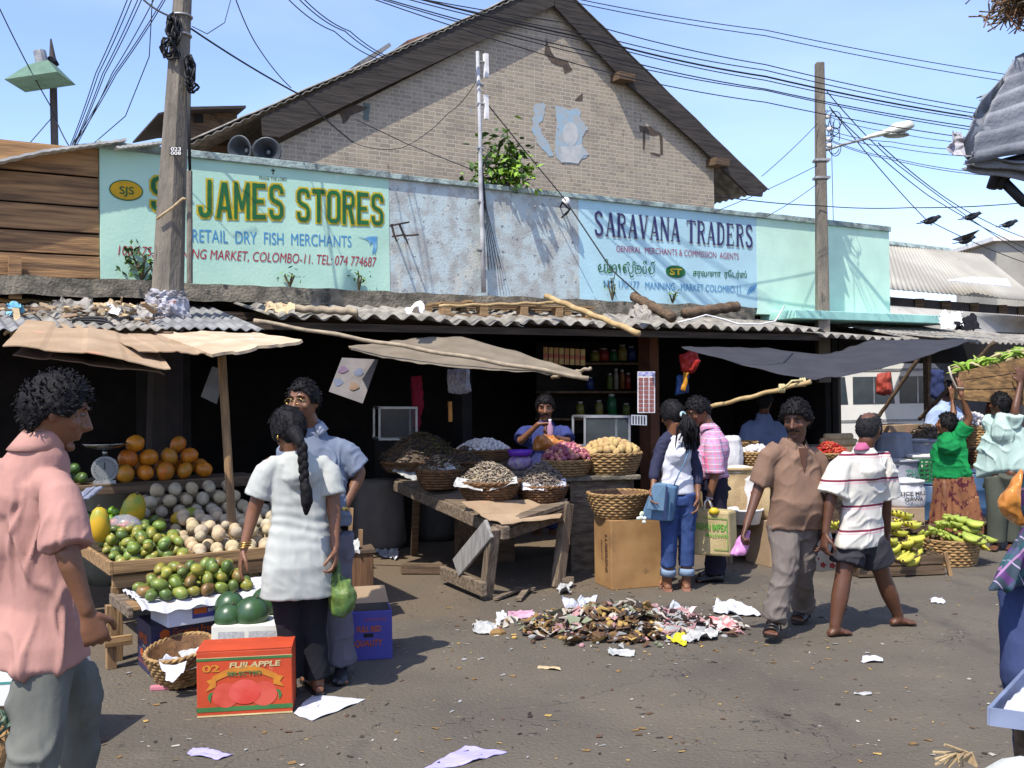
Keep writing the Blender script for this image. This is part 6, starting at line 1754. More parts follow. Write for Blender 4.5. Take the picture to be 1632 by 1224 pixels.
# ================================================================ STALLS AND GOODS
def lin(a, b, u): return a + (b - a) * u
m_stall = wood('stall_wood', (.30, .185, .085), (.17, .10, .045), axis=0, spots=((.09, .06, .035), 4, .64))
m_stallv = wood('stall_wood_upright', (.27, .165, .075), (.15, .09, .045), axis=2)
m_oldw = wood('old_grey_wood', (.19, .145, .10), (.085, .062, .042), axis=0)
m_oldwv = wood('old_grey_leg', (.19, .145, .10), (.085, .062, .042), axis=2)
m_wick = mat('wicker', (.34, .21, .085), (.19, .11, .045), rough=.75, scale=22, bump=.3, bscale=120)
m_wickd = mat('dark_wicker', (.17, .085, .035), (.09, .045, .02), rough=.7, scale=22, bump=.3, bscale=120)
m_paper = mat('newsprint', (.40, .40, .38), (.30, .30, .29), rough=.9, scale=14, bump=.2, bscale=40, spots=((.22, .22, .22), 40, .62))
m_clean = mat('white_paper', (.48, .48, .50), (.41, .41, .45), rough=.9, scale=9)
# ---------------- produce prototypes (the first copy used is the prototype itself)
def ball_mesh(name, r, mats, fn=None, seg=16, rings=10):
    mb = MB(); mb.ell((0, 0, 0), r, seg, rings, fn=fn)
    me = mb.mesh(name)
    me.polygons.foreach_set('use_smooth', [True] * len(me.polygons))
    me.materials.append(mats)
    return me
def produce(name, meshes, label, cat, group):
    def put(loc, rot=None, s=1.0):
        o = link(name, R.choice(meshes), None, loc)
        o.rotation_euler = rot if rot is not None else (R.uniform(0, 6.3), R.uniform(0, 6.3), R.uniform(0, 6.3))
        o.scale = tuple(s * R.uniform(.92, 1.08) for _ in range(3))
        return tag(o, label, cat, group)
    return put
def fm(name, c, c2, **kw):
    k = dict(rough=.42, scale=24, spec=.45, rnd=.16, bump=.05, bscale=60); k.update(kw)
    return mat(name, c, c2, **k)
mango_m = [ball_mesh('mango', (.036, .036, .047), fm('mango_%d' % i, a, b), lambda q: 1 + .10 * q.x * q.z) for i, (a, b) in enumerate((((.15, .20, .030), (.08, .12, .02)), ((.12, .19, .035), (.20, .20, .04)), ((.26, .23, .035), (.13, .15, .02)), ((.20, .115, .03), (.10, .075, .02)), ((.09, .14, .025), (.06, .09, .02))))]
wapple_m = [ball_mesh('wood_apple', (.046, .046, .045), fm('wood_apple_%d' % i, a, b, rough=.85, spec=.1, bump=.3, rnd=.1), None) for i, (a, b) in enumerate((((.46, .36, .22), (.36, .28, .17)), ((.40, .33, .23), (.30, .25, .17))))]
orange_m = [ball_mesh('orange_melon', (.071, .071, .064), fm('orange_melon_%d' % i, a, b, rnd=.1), lambda q: 1 + .03 * math.cos(6 * math.atan2(q.y, q.x)) * (1 - q.z * q.z)) for i, (a, b) in enumerate((((.55, .19, .012), (.42, .13, .01)), ((.48, .15, .012), (.34, .16, .015))))]
avo_m = [ball_mesh('avocado', (.044, .044, .060), fm('avocado', (.055, .10, .018), (.03, .06, .012)), lambda q: 1 - .22 * max(0, q.z))]
lime_m = [ball_mesh('lime', (.029, .029, .031), fm('lime', (.14, .27, .018), (.09, .19, .014)), None, 12, 8)]
onion_m = [ball_mesh('red_onion', (.026, .026, .027), fm('onion_%d' % i, a, b, rough=.35, rnd=.2), lambda q: 1 + .30 * max(0, q.z - .75) * 2, 12, 9) for i, (a, b) in enumerate((((.26, .05, .085), (.15, .03, .06)), ((.34, .10, .12), (.20, .06, .09)), ((.42, .19, .13), (.34, .12, .10))))]
potato_m = [ball_mesh('potato', (.046, .036, .033), fm('potato', (.44, .31, .135), (.34, .235, .10), rough=.8, spec=.15, bump=.15, rnd=.12), lambda q, k=k: 1 + .12 * noise.noise(q * 1.6 + V((k * 7, 0, 0))), 14, 9) for k in range(3)]
garlic_m = [ball_mesh('garlic_bulb', (.026, .026, .024), fm('garlic', (.58, .54, .50), (.46, .42, .42), rough=.6, spec=.2, rnd=.08), lambda q: 1 + .07 * math.cos(7 * math.atan2(q.y, q.x)) + .45 * max(0, q.z - .8) * 2, 14, 9)]
def heap(put, fr, x0, x1, y0, y1, z0, r, layers=2, slope=0.0, jit=.15, rz=None, prob=1.0, shrink=1.0):
    for l in range(layers):
        xa, xb, ya, yb = x0 + r * (1 + l * shrink), x1 - r * (1 + l * shrink), y0 + r * (1 + l * .6), y1 - r * (1 + l * shrink)
        if xb < xa or yb < ya: break
        nx, ny = max(1, int((xb - xa) / (2.05 * r)) + 1), max(1, int((yb - ya) / (1.9 * r)) + 1)
        for i in range(nx):
            for k in range(ny):
                if R.random() > prob: continue
                x = (xa + xb) / 2 if nx == 1 else lin(xa, xb, i / (nx - 1))
                y = (ya + yb) / 2 if ny == 1 else lin(ya, yb, k / (ny - 1))
                x += R.uniform(-jit, jit) * r + (r * .5 if k % 2 else 0); y += R.uniform(-jit, jit) * r
                put(fr.w(x, y, z0 + slope * (y - y0) + r * (.92 + 1.45 * l)), None, R.uniform(.78, 1.10))
def mound(put, c, r, h, n, rad_=.5, rot=None, s=(.85, 1.1)):
    c = V(c)
    for i in range(n):
        rho = math.sqrt((i + .5) / n) * r; a = i * 2.39996
        put(c + V((rho * math.cos(a), rho * math.sin(a), h * (1 - (rho / r) ** 2) + R.uniform(-.008, .008))), rot, R.uniform(*s))

# ---------------- the fruit stall at the left
SF = Frame((-2.14, 5.78), math.radians(33))
fs = thing('fruit_stall', 'stepped wooden fruit stall under the cardboard roof at the left', 'stall', SF.o, SF.a)
def sfb(nm, x0, x1, y0, y1, z0, z1, m=m_stall, bv=.004):
    mb = MB(); fbox(mb, x0, x1, y0, y1, z0, z1); return mb.build(nm, m, fs, bevel=bv)
sfb('bench_plank', -.06, .84, .01, .22, .415, .44); sfb('bench_plank', -.06, .84, .23, .46, .413, .438, m_oldw)
sfb('bench_end_board', -.09, -.062, -.04, .48, .385, .445, m_oldw)
sfb('leg', -.12, -.065, .40, .46, 0, .385, m_stallv); sfb('leg', .70, .76, .05, .11, 0, .412, m_stallv); sfb('leg', .70, .76, .38, .44, 0, .41, m_stallv)
sfb('brace', -.14, .02, .37, .398, .14, .20)
sfb('tray_front', -.06, 1.25, .49, .515, .555, .63); sfb('tray_side', -.085, -.061, .49, 1.5, .55, .635); sfb('tray_floor', -.06, 1.25, .516, 1.45, .54, .56, m_dkwood)
sfb('tray_divider', .425, .445, .516, 1.40, .561, .64)
sfb('cross_rail', -.06, 1.25, .52, .56, .46, .538)
for x in (-.05, .55, 1.18): sfb('leg', x, x + .06, .58, .64, 0, .459, m_stallv)
sfb('riser_board', -.1, 1.5, 1.46, 1.49, .56, .74, m_oldw); sfb('upper_shelf', -.4, 1.5, 1.50, 2.05, .72, .745, m_oldw)
sfb('upper_shelf', -.4, 1.4, 2.06, 2.5, .90, .98, m_dkwood)
for x in (-.35, .5, 1.3): sfb('leg', x, x + .06, 2.0, 2.055, 0, .72, m_stallv)
sheet = lambda fr, x0, x1, y0, y1, z, nm, lab, m, cat='paper', rag=.03, drop=.03, par=None: None
def lay_sheet(fr, x0, x1, y0, y1, z, nm, lab, m, cat='paper', drop=.04, sd=0, over=.05):
    """paper lying on a board, its front edge hanging over"""
    c = fr.w((x0 + x1) / 2, (y0 + y1) / 2, z); mb = MB()
    def f(u, v):
        x, y = lin(x0, x1, u), lin(y0 - over, y1, v)
        dz = 0
        if v < .18: dz = -drop * (1 - v / .18) * (1 + .6 * noise.noise(V((u * 7 + sd, 1, sd))))
        if u < .06 or u > .94: dz += .018 * (1 + noise.noise(V((v * 9, sd, 2))))
        return fr.w(x + .015 * noise.noise(V((v * 8, sd, u * 3))), y + .02 * noise.noise(V((u * 9, sd, 5))), z + .006 + dz + .006 * noise.noise(V((u * 8, v * 8, sd)))) - c
    mb.grid(f, 30, 16)
    return tag(mb.build(nm, m, None, fixn=False, solid=.002, loc=c), lab, cat)
lay_sheet(SF, -.02, .66, -.015, .44, .440, 'paper_sheet', 'white paper sheet under the front mango heap, hanging over the bench edge', m_clean, sd=3)
lay_sheet(SF, .66, 1.02, .05, .44, .442, 'paper_sheet', 'white paper on the bench end behind the white tunic', m_clean, sd=7, drop=.02)
put = produce('mango', mango_m, 'green and brown mango in the front heap on the white paper', 'mango', 'mangoes heaped on the front bench')
heap(put, SF, .02, .66, .0, .40, .448, .039, 3, shrink=1.3)
put = produce('mango', mango_m[:3] + mango_m[4:], 'green mango in the wooden tray left of the pale round fruit', 'mango', 'mangoes in the tray')
for k in range(1): heap(put, SF, -.05, .425, .52, 1.38, .562, .042, 1, slope=.13); heap(put, SF, -.05, .42, .60, 1.36, .635, .042, 1, slope=.13, prob=.75)
put = produce('wood_apple', wapple_m, 'pale round wood apple in the wooden tray right of the mangoes', 'wood apple', 'wood apples in the tray')
heap(put, SF, .445, 1.20, .52, 1.30, .562, .047, 1, slope=.13); heap(put, SF, .49, 1.16, .66, 1.28, .665, .047, 1, slope=.15)
put = produce('wood_apple', wapple_m, 'shaded pale wood apple piled on the shelf above the tray', 'wood apple', 'wood apples on the upper shelf')
heap(put, SF, .32, 1.15, 1.5, 1.9, .747, .052, 3)
put = produce('lime', lime_m, 'small bright green lime on the shelf left of the shaded wood apples', 'lime', 'limes on the upper shelf')
heap(put, SF, .02, .32, 1.5, 1.8, .747, .030, 2)
put = produce('avocado', avo_m, 'dark green avocado piled on the shaded shelf, left', 'avocado', 'avocados in the shade')
heap(put, SF, -.38, .02, 1.48, 1.95, .747, .050, 2); heap(put, SF, -.38, .10, 2.08, 2.45, .982, .050, 2)
put = produce('orange_melon', orange_m, 'round orange fruit piled on the top shelf beside the scale', 'orange fruit', 'orange fruits on the top shelf')
for i in range(5): put(SF.w(.36 + i * .152, 2.14, 1.046), None, R.uniform(.92, 1.05))
for i in range(4): put(SF.w(.40 + i * .158, 2.22, 1.158), None, R.uniform(.95, 1.1))
for i in range(5): put(SF.w(.38 + i * .152, 2.33, 1.06), None, 1.0)
put(SF.w(.46, 2.24, 1.272), None, 1.0); put(SF.w(.80, 2.27, 1.25), None, .95)
m_pap = mat('papaya_skin', (.50, .30, .018), (.22, .25, .03), rough=.45, scale=5, lo=.42, hi=.56)
def papaya(lab, c, r, tilt, rz=0.0):
    e = thing('papaya', lab, 'papaya', c); e.rotation_euler = (tilt, 0, rz)
    mb = MB(); mb.lathe((0, 0, 0), [(.004, -r * 1.9), (r * .55, -r * 1.65), (r * .9, -r * .9), (r, -.1 * r), (r * .9, r * .8), (r * .6, r * 1.5), (r * .2, r * 1.8)], 18); mb.build('flesh_skin', m_pap, e, smooth=True)
    mb = MB(); mb.tube([(0, 0, r * 1.75), (0, 0, r * 2.0)], r * .14, 8); mb.build('stalk', m_stem, e)
papaya('tall green and yellow papaya standing at the left end of the tray', SF.w(-.03, 1.05, .80), .066, .12)
papaya('yellow papaya leaning on the shelf by the net of tomatoes', SF.w(.24, 1.34, .83), .085, .5, .8)
papaya('yellow papaya lying across the shaded wood apples', SF.w(.63, 1.42, .765), .060, 1.35, 1.9)
e = thing('tomato_bag', 'bluish clear bag of tomatoes behind the tray mangoes', 'bag', SF.w(.15, 1.2, .755))
for i in range(6): mb = MB(); mb.ell((R.uniform(-.07, .07), R.uniform(-.03, .03), R.uniform(-.02, .03)), .032, 12, 8); mb.build('tomato', mat('tomato', (.42, .09, .03), (.33, .12, .04), rough=.35), e, smooth=True)
mb = MB(); mb.ell((0, .02, .01), (.115, .07, .07), 20, 12, fn=lambda q: 1 + .15 * noise.noise(q * 5)); mb.build('clear_bag', mat('clear_plastic', (.6, .62, .75), rough=.25, alpha=.28), e, smooth=True)
# weighing scale
e = thing('weighing_scale', 'round silver dial weighing scale with pan between the avocados and orange fruit', 'scale', SF.w(.22, 2.16, .98), SF.a - .3)
mb = MB(); mb.tube([(0, .04, .11), (0, -.03, .11)], .098, 28); mb.build('housing', m_grey, e, smooth=False)
mb = MB(); mb.tube([(0, -.031, .11), (0, -.036, .11)], .086, 28); dl = mb.build('dial', mat('dial_face', (.20, .21, .21), (.15, .16, .16), rough=.3), e)  # dial colour darkened to carry the shade on the top shelf
mb = MB()
for i in range(20):
    a = 2 * math.pi * i / 20; mb.box((.072 * math.cos(a), -.0375, .11 + .072 * math.sin(a)), (.006, .002, .006))
mb.box((0, -.038, .135), (.006, .002, .055)); mb.build('dial_marks', m_ink, dl)
mb = MB(); mb.tube([(0, .0, .205), (0, 0, .26)], .02, 8); mb.lathe((0, 0, .26), [(.05, 0), (.13, .02), (.165, .045), (.16, .047), (.12, .026), (.0, .012)], 28); mb.build('pan', mat('pan_steel', (.3, .3, .3), metal=1, rough=.25), e, smooth=True)
mb = MB(); mb.box((0, .01, .012), (.16, .14, .024)); mb.build('foot', m_grey, e)
bamboo('stall_post', 'thin brown leaning post carrying the cardboard roof over the fruit stall', P(353, 560, 7.05), P(374, 905, 6.95), .030, 'post', m_stallv, False)
board('carton_flap', 'grey blue carton flap propped behind the tray, by the pink shirt', [(112, 802, 7.0), (140, 796, 7.1), (166, 777, 7.3), (138, 778, 7.3)], mat('blue_grey_card', (.20, .22, .30), scale=5), 'cardboard')
# ---------------- boxes by the fruit stall
def carton(name, label, corner, ang, w, d, h, m, z=0.0, cat='box', lid=True, inset=True):
    """a box from its nearest lower corner: w to the right, d away"""
    e = thing(name, label, cat, V((corner.x, corner.y, z)), ang)
    mb = MB(); t = .012
    mb.slab([(0, 0, 0), (w, 0, 0), (w, d, 0), (0, d, 0)], (0, 0, h))
    e['w'], e['d'], e['h'] = w, d, h
    mb.build('box_body', m, e, bevel=.005)
    return e, [V((0, 0, 0)), V((w, 0, 0)), V((w, 0, h)), V((0, 0, h))], [V((0, d, 0)), V((0, 0, 0)), V((0, 0, h)), V((0, d, h))]
def sub(q, u0, v0, u1, v1): 
    f = quad_map(q, 0); return [f(u0, v0), f(u1, v0), f(u1, v1), f(u0, v1)]
def patch(q, m, par, nm='printed_panel', lift=.002):
    f = quad_map(q, lift); mb = MB(); mb.add([f(0, 0), f(1, 0), f(1, 1), f(0, 1)], [(0, 1, 2, 3)]); return mb.build(nm, m, par, fixn=False)
def poly(q, pts, m, par, nm='printed_panel', lift=.003):
    f = quad_map(q, lift); mb = MB(); mb.add([f(*p) for p in pts], [tuple(range(len(pts)))]); return mb.build(nm, m, par, fixn=False)
m_bor = mat('box_orange_print', (.42, .09, .012), (.34, .07, .015), scale=14)
m_navybox = mat('navy_carton', (.035, .032, .075), (.025, .023, .055), scale=5, bump=.1, rough=.6)
e, q, ql = carton('fruit_carton', 'dark navy apple carton with orange print under the mango bench', G(241, 1080), math.radians(33), .40, .34, .30, m_navybox)
text('APPLES', sub(ql, .16, .58, .76, .76), m_bor, e, offset=.03); text('40 FR', sub(ql, .26, .24, .78, .44), m_bor, e, offset=.03)
poly(q, [(.20 + .075 * math.cos(a), .80 + .10 * math.sin(a)) for a in [2 * math.pi * i / 20 for i in range(20)]], m_bor, e, 'badge'); text('Growing Fresh', sub(q, .32, .72, .95, .90), m_bor, e, offset=.012)
patch(sub(ql, .40, .47, .64, .53), mat('card_slot', (.30, .27, .2)), e, 'hand_slot')
for v in (.14, .18): patch(sub(ql, .1, v, .9, v + .012), m_bor, e, 'printed_line')
m_wcart = mat('white_carton', (.52, .54, .60), (.45, .47, .54), scale=5, rough=.6, bump=.05)
e, q, ql = carton('fruit_carton', 'white carton with small blue label squeezed under the mango bench', V((-2.01, 5.815, 0)), math.radians(38), .40, .30, .115, m_wcart, z=.302)
patch(sub(q, .36, .28, .82, .80), mat('label_blue', (.05, .05, .20)), e, 'label'); patch(sub(q, .38, .50, .58, .78), m_bor, e, 'label', .003); text('EXPORT', sub(q, .60, .55, .80, .72), m_white, e, lift=.004)
m_fuji = mat('red_orange_carton', (.46, .058, .018), (.38, .050, .018), scale=4, rough=.55, bump=.08, bscale=20, spots=((.50, .12, .06), 7, .66))
e, q, ql = carton('apple_box', 'bright red orange apple box with printed apples on the ground in front', G(314, 1145), math.radians(8), .478, .245, .335, m_fuji)
m_bgreen = mat('box_green', (.045, .16, .05)); m_bgold = mat('box_gold', (.50, .19, .02), (.42, .15, .02), scale=20)
m_bpale = mat('box_pale_gold', (.62, .50, .25)); m_apple = mat('box_apple_pink', (.52, .085, .055), (.44, .05, .03), scale=6, lo=.42, hi=.6)
for q_ in (q, ql):
    patch(sub(q_, 0, .085, 1, .155), m_bgreen, e, 'printed_stripe'); patch(sub(q_, 0, .86, 1, .895), m_bgreen, e, 'printed_stripe'); patch(sub(q_, 0, .90, 1, .908), m_bpale, e, 'printed_stripe'); patch(sub(q_, 0, .01, 1, .035), m_bpale, e, 'printed_stripe')
text('FUJI APPLE', sub(q, .34, .715, .88, .825), m_bpale, e, offset=.03, shear=.15); text('02', sub(q, .06, .69, .24, .80), m_bgold, e, offset=.03)
bn = [(.16 + .68 * i / 16, .43 + .24 * math.sin(math.pi * (.12 + .76 * i / 16))) for i in range(17)]
for a, b in zip(bn, bn[1:]): poly(q, [(a[0], a[1]), (b[0], b[1]), (b[0], b[1] + .10), (a[0], a[1] + .10)], m_bgold, e, 'printed_ribbon')
poly(q, [(.09, .40), (.20, .46), (.20, .61), (.10, .56), (.14, .50)], m_bgold, e, 'printed_ribbon', .0035); poly(q, [(.91, .42), (.80, .47), (.80, .62), (.91, .58), (.87, .51)], m_bgold, e, 'printed_ribbon', .0035)
text('SELECTED', sub(q, .32, .625, .68, .685), m_bgreen, e, offset=.02, lift=.006)
for cx_, cy_, rx_ in ((.30, .34, .14), (.70, .34, .14), (.50, .38, .17)):
    pts = [(cx_ + rx_ * math.cos(a), cy_ - .02 + .20 * math.sin(a) * (1 if math.sin(a) > 0 else .9)) for a in [2 * math.pi * i / 30 for i in range(30)]]
    poly(q, pts, m_apple if cx_ != .5 else mat('box_apple_red', (.50, .045, .03), (.56, .09, .07), scale=7), e, 'printed_apple', .0025 + (.001 if cx_ == .5 else 0))
for sgn, cx_ in ((1, .14), (-1, .86)): poly(q, [(cx_, .22), (cx_ - .03 * sgn, .30), (cx_ - .01 * sgn, .37), (cx_ + .04 * sgn, .39), (cx_ + .01 * sgn, .33)], m_bgreen, e, 'printed_leaf')
mb = MB(); mb.add([(0, 0, .337), (.478, 0, .339), (.478, .12, .343), (0, .12, .342)], [(0, 1, 2, 3)]); mb.add([(0, .125, .341), (.478, .125, .342), (.478, .245, .338), (0, .245, .338)], [(0, 1, 2, 3)]); mb.build('lid_flap', m_fuji, e, solid=.004)
e, q, ql = carton('melon_carton', 'newspaper white carton holding watermelons beside the red orange box', V(((332 - 816) / 1600 * 5.72, 5.72, 0)), math.radians(4), .38, .34, .33, mat('pale_carton', (.60, .59, .52), (.52, .51, .45), scale=4))
for u0, u1 in ((.10, .48), (.55, .95)):
    patch(sub(q, u0, .45, u1, .90), mat('print_grey', (.42, .42, .42), (.30, .30, .30), scale=60), e, 'printed_panel')
m_melon = mat('watermelon_rind', (.035, .085, .030), (.022, .05, .022), rough=.35, scale=8, stretch=(1, 1, .2), spec=.5, bump=.03)
for (x, y, Y, r), lab in (((401, 979, 5.85, .100), 'largest watermelon, front of the white carton'), ((366, 967, 5.98, .088), 'watermelon at the back left of the white carton'), ((364, 984, 5.82, .080), 'small dull watermelon at the front left of the white carton'), ((424, 961, 6.05, .092), 'watermelon behind the largest one, beside the white tunic')):
    e = thing('watermelon', lab, 'watermelon', P(x, y, Y)); e.rotation_euler = (.3, .2, .4)
    mb = MB(); mb.ell((0, 0, 0), (r, r, r * 1.06), 24, 16); mb.build('rind', m_melon, e, smooth=True)
    mb = MB(); mb.tube([(0, 0, r), (.01, 0, r * 1.25)], .005, 6); mb.build('stalk', m_stem, e)
m_bluebox = mat('blue_carton', (.060, .055, .26), (.050, .045, .22), scale=5, rough=.55)
e, q, ql = carton('blue_carton', 'open blue carton with red lettering beside the legs of the blue polo man', G(562, 1054), math.radians(12), .245, .25, .30, m_bluebox)
text('FULL RED', sub(q, .10, .58, .72, .70), m_bor, e, offset=.03, shear=.2); text('QUALITY', sub(q, .06, .27, .76, .42), m_bor, e, offset=.03, shear=.15)
patch(sub(q, .28, .47, .52, .55), m_ink, e, 'hand_slot'); text('WASHINGTON APPLES', sub(q, .30, .80, .85, .86), m_pred, e, offset=.01)
mb = MB(); mb.add([(0, .25, .30), (.245, .25, .30), (.225, .30, .40), (.03, .30, .40)], [(0, 1, 2, 3)]); mb.add([(0, 0, .30), (0, .25, .30), (-.07, .24, .33), (-.06, .02, .33)], [(0, 1, 2, 3)]); mb.build('flap', m_card, e, solid=.005)
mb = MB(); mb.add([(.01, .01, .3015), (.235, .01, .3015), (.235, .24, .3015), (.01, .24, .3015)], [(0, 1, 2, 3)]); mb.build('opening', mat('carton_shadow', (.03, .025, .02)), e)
# ---------------- woven baskets
def basket(label, c, r1, r0, h, m=m_wick, rows=8, n=40, fill=None, rot=None, rag=0.0, tag_='basket'):
    e = thing('wicker_basket', label, 'basket', c)
    if rot: e.rotation_euler = rot
    R_ = lambda z: r0 + (r1 - r0) * (z / h) ** .6
    mb = MB(); a = h / rows
    for k in range(rows):
        z = a * (k + .5)
        mb.tube([V(((R_(z) + .006 * math.cos(n / 2 * t + math.pi * k)) * math.cos(t), (R_(z) + .006 * math.cos(n / 2 * t + math.pi * k)) * math.sin(t), z + .002 * noise.noise(V((t * 3, k, r1 * 9))))) for t in [2 * math.pi * i / n for i in range(n)]], a * .52, 5, closed=True)
    mb.build('weave', m, e, smooth=True)
    mb = MB()
    for ph in (0, math.pi):
        mb.tube([V(((r1 + .006 * math.cos(t * 16 + ph)) * math.cos(t), (r1 + .006 * math.cos(t * 16 + ph)) * math.sin(t), h + .006 * math.sin(t * 16 + ph))) for t in [2 * math.pi * i / 80 for i in range(80)]], .009, 5, closed=True)
    mb.build('rim', m, e, smooth=True)
    mb = MB(); mb.lathe((0, 0, 0), [(.001, .004), (r0 - .012, .004), (R_(h * .3) - .014, h * .3), (R_(h * .7) - .014, h * .7), (r1 - .012, h)] + ([(r1 - .016, h * .97), (R_(h * .5) - .022, h * .5), (r0 - .02, h * .12), (.001, h * .1)] if fill is None else [(r1 - .013, h * .8), (.001, h * .9)]), 32)
    mb.build('lining', fill or m_wickd, e, smooth=True)
    return e
e = basket('wicker basket of scrap plastic between the navy carton and the red orange box', V((G(285, 1098).x, G(285, 1098).y + .1, .03)), .185, .12, .19, m_wick, 9)
e.rotation_euler = (.18, -.10, 0)
m_clear = mat('cloudy_plastic', (.42, .44, .48), (.30, .30, .34), rough=.3, scale=7, bump=.5, bscale=20)
c0 = e.location
for pts, lab, m in (([(252, 1068, 5.62), (292, 1078, 5.55), (300, 1050, 5.7), (262, 1048, 5.75)], 'cloudy plastic bag stuffed in the scrap basket', m_clear), ([(290, 1070, 5.55), (322, 1068, 5.6), (318, 1036, 5.75), (288, 1040, 5.75)], 'printed white bag in the scrap basket', m_paper), ([(254, 1062, 5.52), (300, 1060, 5.48), (290, 1085, 5.44), (266, 1090, 5.43)], 'white paper hanging over the rim of the scrap basket', m_clean)):
    crumple('plastic_scrap', lab, 'plastic', pts, m, amp=.035, freq=12)
# ---------------- dry fish table
tb = thing('fish_table', 'rough grey timber table loaded with dry fish baskets', 'table', P(800, 838, 7.9) * 1.0)
o_ = tb.location.copy(); o_.z = 0; tb.location = o_
A, B, C = P(800, 836, 7.9), P(908, 800, 8.5), P(632, 762, 9.8)
D = C + (B - A)
mb = MB(); mb.slab([p - o_ for p in (A, B, D, C)], (0, 0, -.035)); mb.build('table_top', m_oldw, tb)
def tbeam(nm, a, b, w, h, m=m_oldw): mb = MB(); mb.beam(V(a) - o_, V(b) - o_, w, h); return mb.build(nm, m, tb, bevel=.006)
tbeam('rail', A + V((.03, -.06, -.06)), C + V((.0, 0, -.07)), .07, .10); tbeam('rail', A + V((-.05, .03, -.10)), B + V((.0, .03, -.09)), .06, .09, m_dkwood)
tbeam('leg', P(787, 842, 7.85), G(774, 954), .085, .085, m_oldwv); tbeam('leg', P(904, 802, 8.5), G(888, 936), .075, .10, m_oldwv)
tbeam('leg', P(664, 790, 9.5), G(660, 885), .07, .07, m_dkwood); tbeam('leg', D + V((-.1, 0, -.04)), V((D.x - .1, D.y, 0)), .07, .07, m_dkwood)
tbeam('foot_rail', P(705, 912, 8.6), P(772, 940, 7.85), .05, .11); tbeam('brace', P(728, 905, 8.25), P(780, 842, 7.82), .03, .16, mat('grey_board', (.27, .26, .24), (.18, .17, .16), scale=6, stretch=(1, 9, 1), bump=.3))
tbeam('foot_rail', G(640, 915) + V((0, 0, .05)), G(712, 915) + V((0, 0, .04)), .08, .08, m_dkwood)
board('cardboard_mat', 'curling torn cardboard under the dry fish baskets', [(735, 800, 8.15), (800, 836, 7.86), (892, 826, 8.3), (905, 795, 8.7)], m_card, 'cardboard', t=.008, bend_=-.02, seed=8)
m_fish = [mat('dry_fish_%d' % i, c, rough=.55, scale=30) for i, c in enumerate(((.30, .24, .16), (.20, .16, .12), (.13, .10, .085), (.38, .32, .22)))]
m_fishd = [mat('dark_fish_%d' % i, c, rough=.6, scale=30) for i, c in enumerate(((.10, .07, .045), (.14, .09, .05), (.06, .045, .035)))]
def sprats(label, c, r, h, n, ln, mats, seed, th=.0075, cat='dry fish'):
    rr = random.Random(seed); mb = MB(); c = V(c)
    mb.lathe((0, 0, -.05), [(r, 0.0), (r * .98, .05), (r * .8, h * .32 + .04), (r * .5, h * .7 + .04), (r * .2, h * .93 + .04), (.004, h + .04)], 20)
    for i in range(n):
        rho = math.sqrt(rr.random()) * r * 1.02; a = rr.uniform(0, 6.283)
        p = V((rho * math.cos(a), rho * math.sin(a), h * (1 - (rho / r) ** 1.6) + rr.uniform(-.008, .015)))
        d = V((rr.gauss(0, 1), rr.gauss(0, 1), rr.gauss(0, .35))).normalized() * ln * rr.uniform(.5, 1)
        k = V((rr.gauss(0, .2), rr.gauss(0, .2), .25)) * ln * .35
        mb.mi = rr.randrange(len(mats)); mb.tube([p - d * .5, p + k, p + d * .5], [th * .5, th, th * .3], 4)
    o = mb.build('dried_fish', mats, None, loc=c)
    tag(o, label, cat, kind='stuff')
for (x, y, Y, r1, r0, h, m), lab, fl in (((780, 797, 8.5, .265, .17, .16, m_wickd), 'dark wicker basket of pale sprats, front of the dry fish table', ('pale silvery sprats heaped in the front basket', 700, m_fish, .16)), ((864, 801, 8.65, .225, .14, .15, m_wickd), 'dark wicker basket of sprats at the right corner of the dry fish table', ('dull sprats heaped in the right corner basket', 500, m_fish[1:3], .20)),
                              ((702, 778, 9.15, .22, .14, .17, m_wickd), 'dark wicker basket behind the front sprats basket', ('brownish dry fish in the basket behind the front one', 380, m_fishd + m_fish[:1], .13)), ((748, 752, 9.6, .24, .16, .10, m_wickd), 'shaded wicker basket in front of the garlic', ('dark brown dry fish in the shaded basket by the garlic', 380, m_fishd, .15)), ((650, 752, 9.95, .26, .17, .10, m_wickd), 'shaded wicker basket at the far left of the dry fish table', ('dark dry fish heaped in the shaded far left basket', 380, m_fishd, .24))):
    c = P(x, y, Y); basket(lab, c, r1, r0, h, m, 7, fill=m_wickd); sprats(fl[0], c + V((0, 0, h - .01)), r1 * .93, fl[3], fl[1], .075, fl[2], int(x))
for pts, lab in (([(722, 776, 8.28), (770, 786, 8.22), (768, 768, 8.36), (728, 762, 8.4)], 'torn white paper lining at the left rim of the front sprats basket'), ([(780, 783, 8.22), (826, 772, 8.3), (822, 760, 8.42), (784, 768, 8.36)], 'torn white paper lining at the right rim of the front sprats basket'), ([(832, 783, 8.44), (868, 782, 8.40), (868, 770, 8.5), (832, 770, 8.52)], 'white plastic liner on the rim of the corner sprats basket, left part'), ([(868, 782, 8.42), (903, 778, 8.5), (902, 766, 8.6), (868, 770, 8.5)], 'white plastic liner on the rim of the corner sprats basket, right part'), ([(685, 752, 8.95), (725, 750, 8.95), (722, 742, 9.05), (688, 743, 9.05)], 'white paper edge in the basket behind the front sprats'), ([(626, 752, 9.7), (662, 770, 9.65), (672, 750, 9.8), (634, 738, 9.85)], 'crumpled shaded paper at the far left basket')):
    crumple('paper_liner', lab, 'paper', pts, m_paper if 'plastic' not in lab else m_clean, amp=.018, freq=14)
sprats('olive brown dry goods heaped in the dark at the back of the fish table', P(672, 728, 10.6), .42, .24, 420, .10, m_fishd + [mat('olive_net', (.13, .12, .03))], 77, .009)
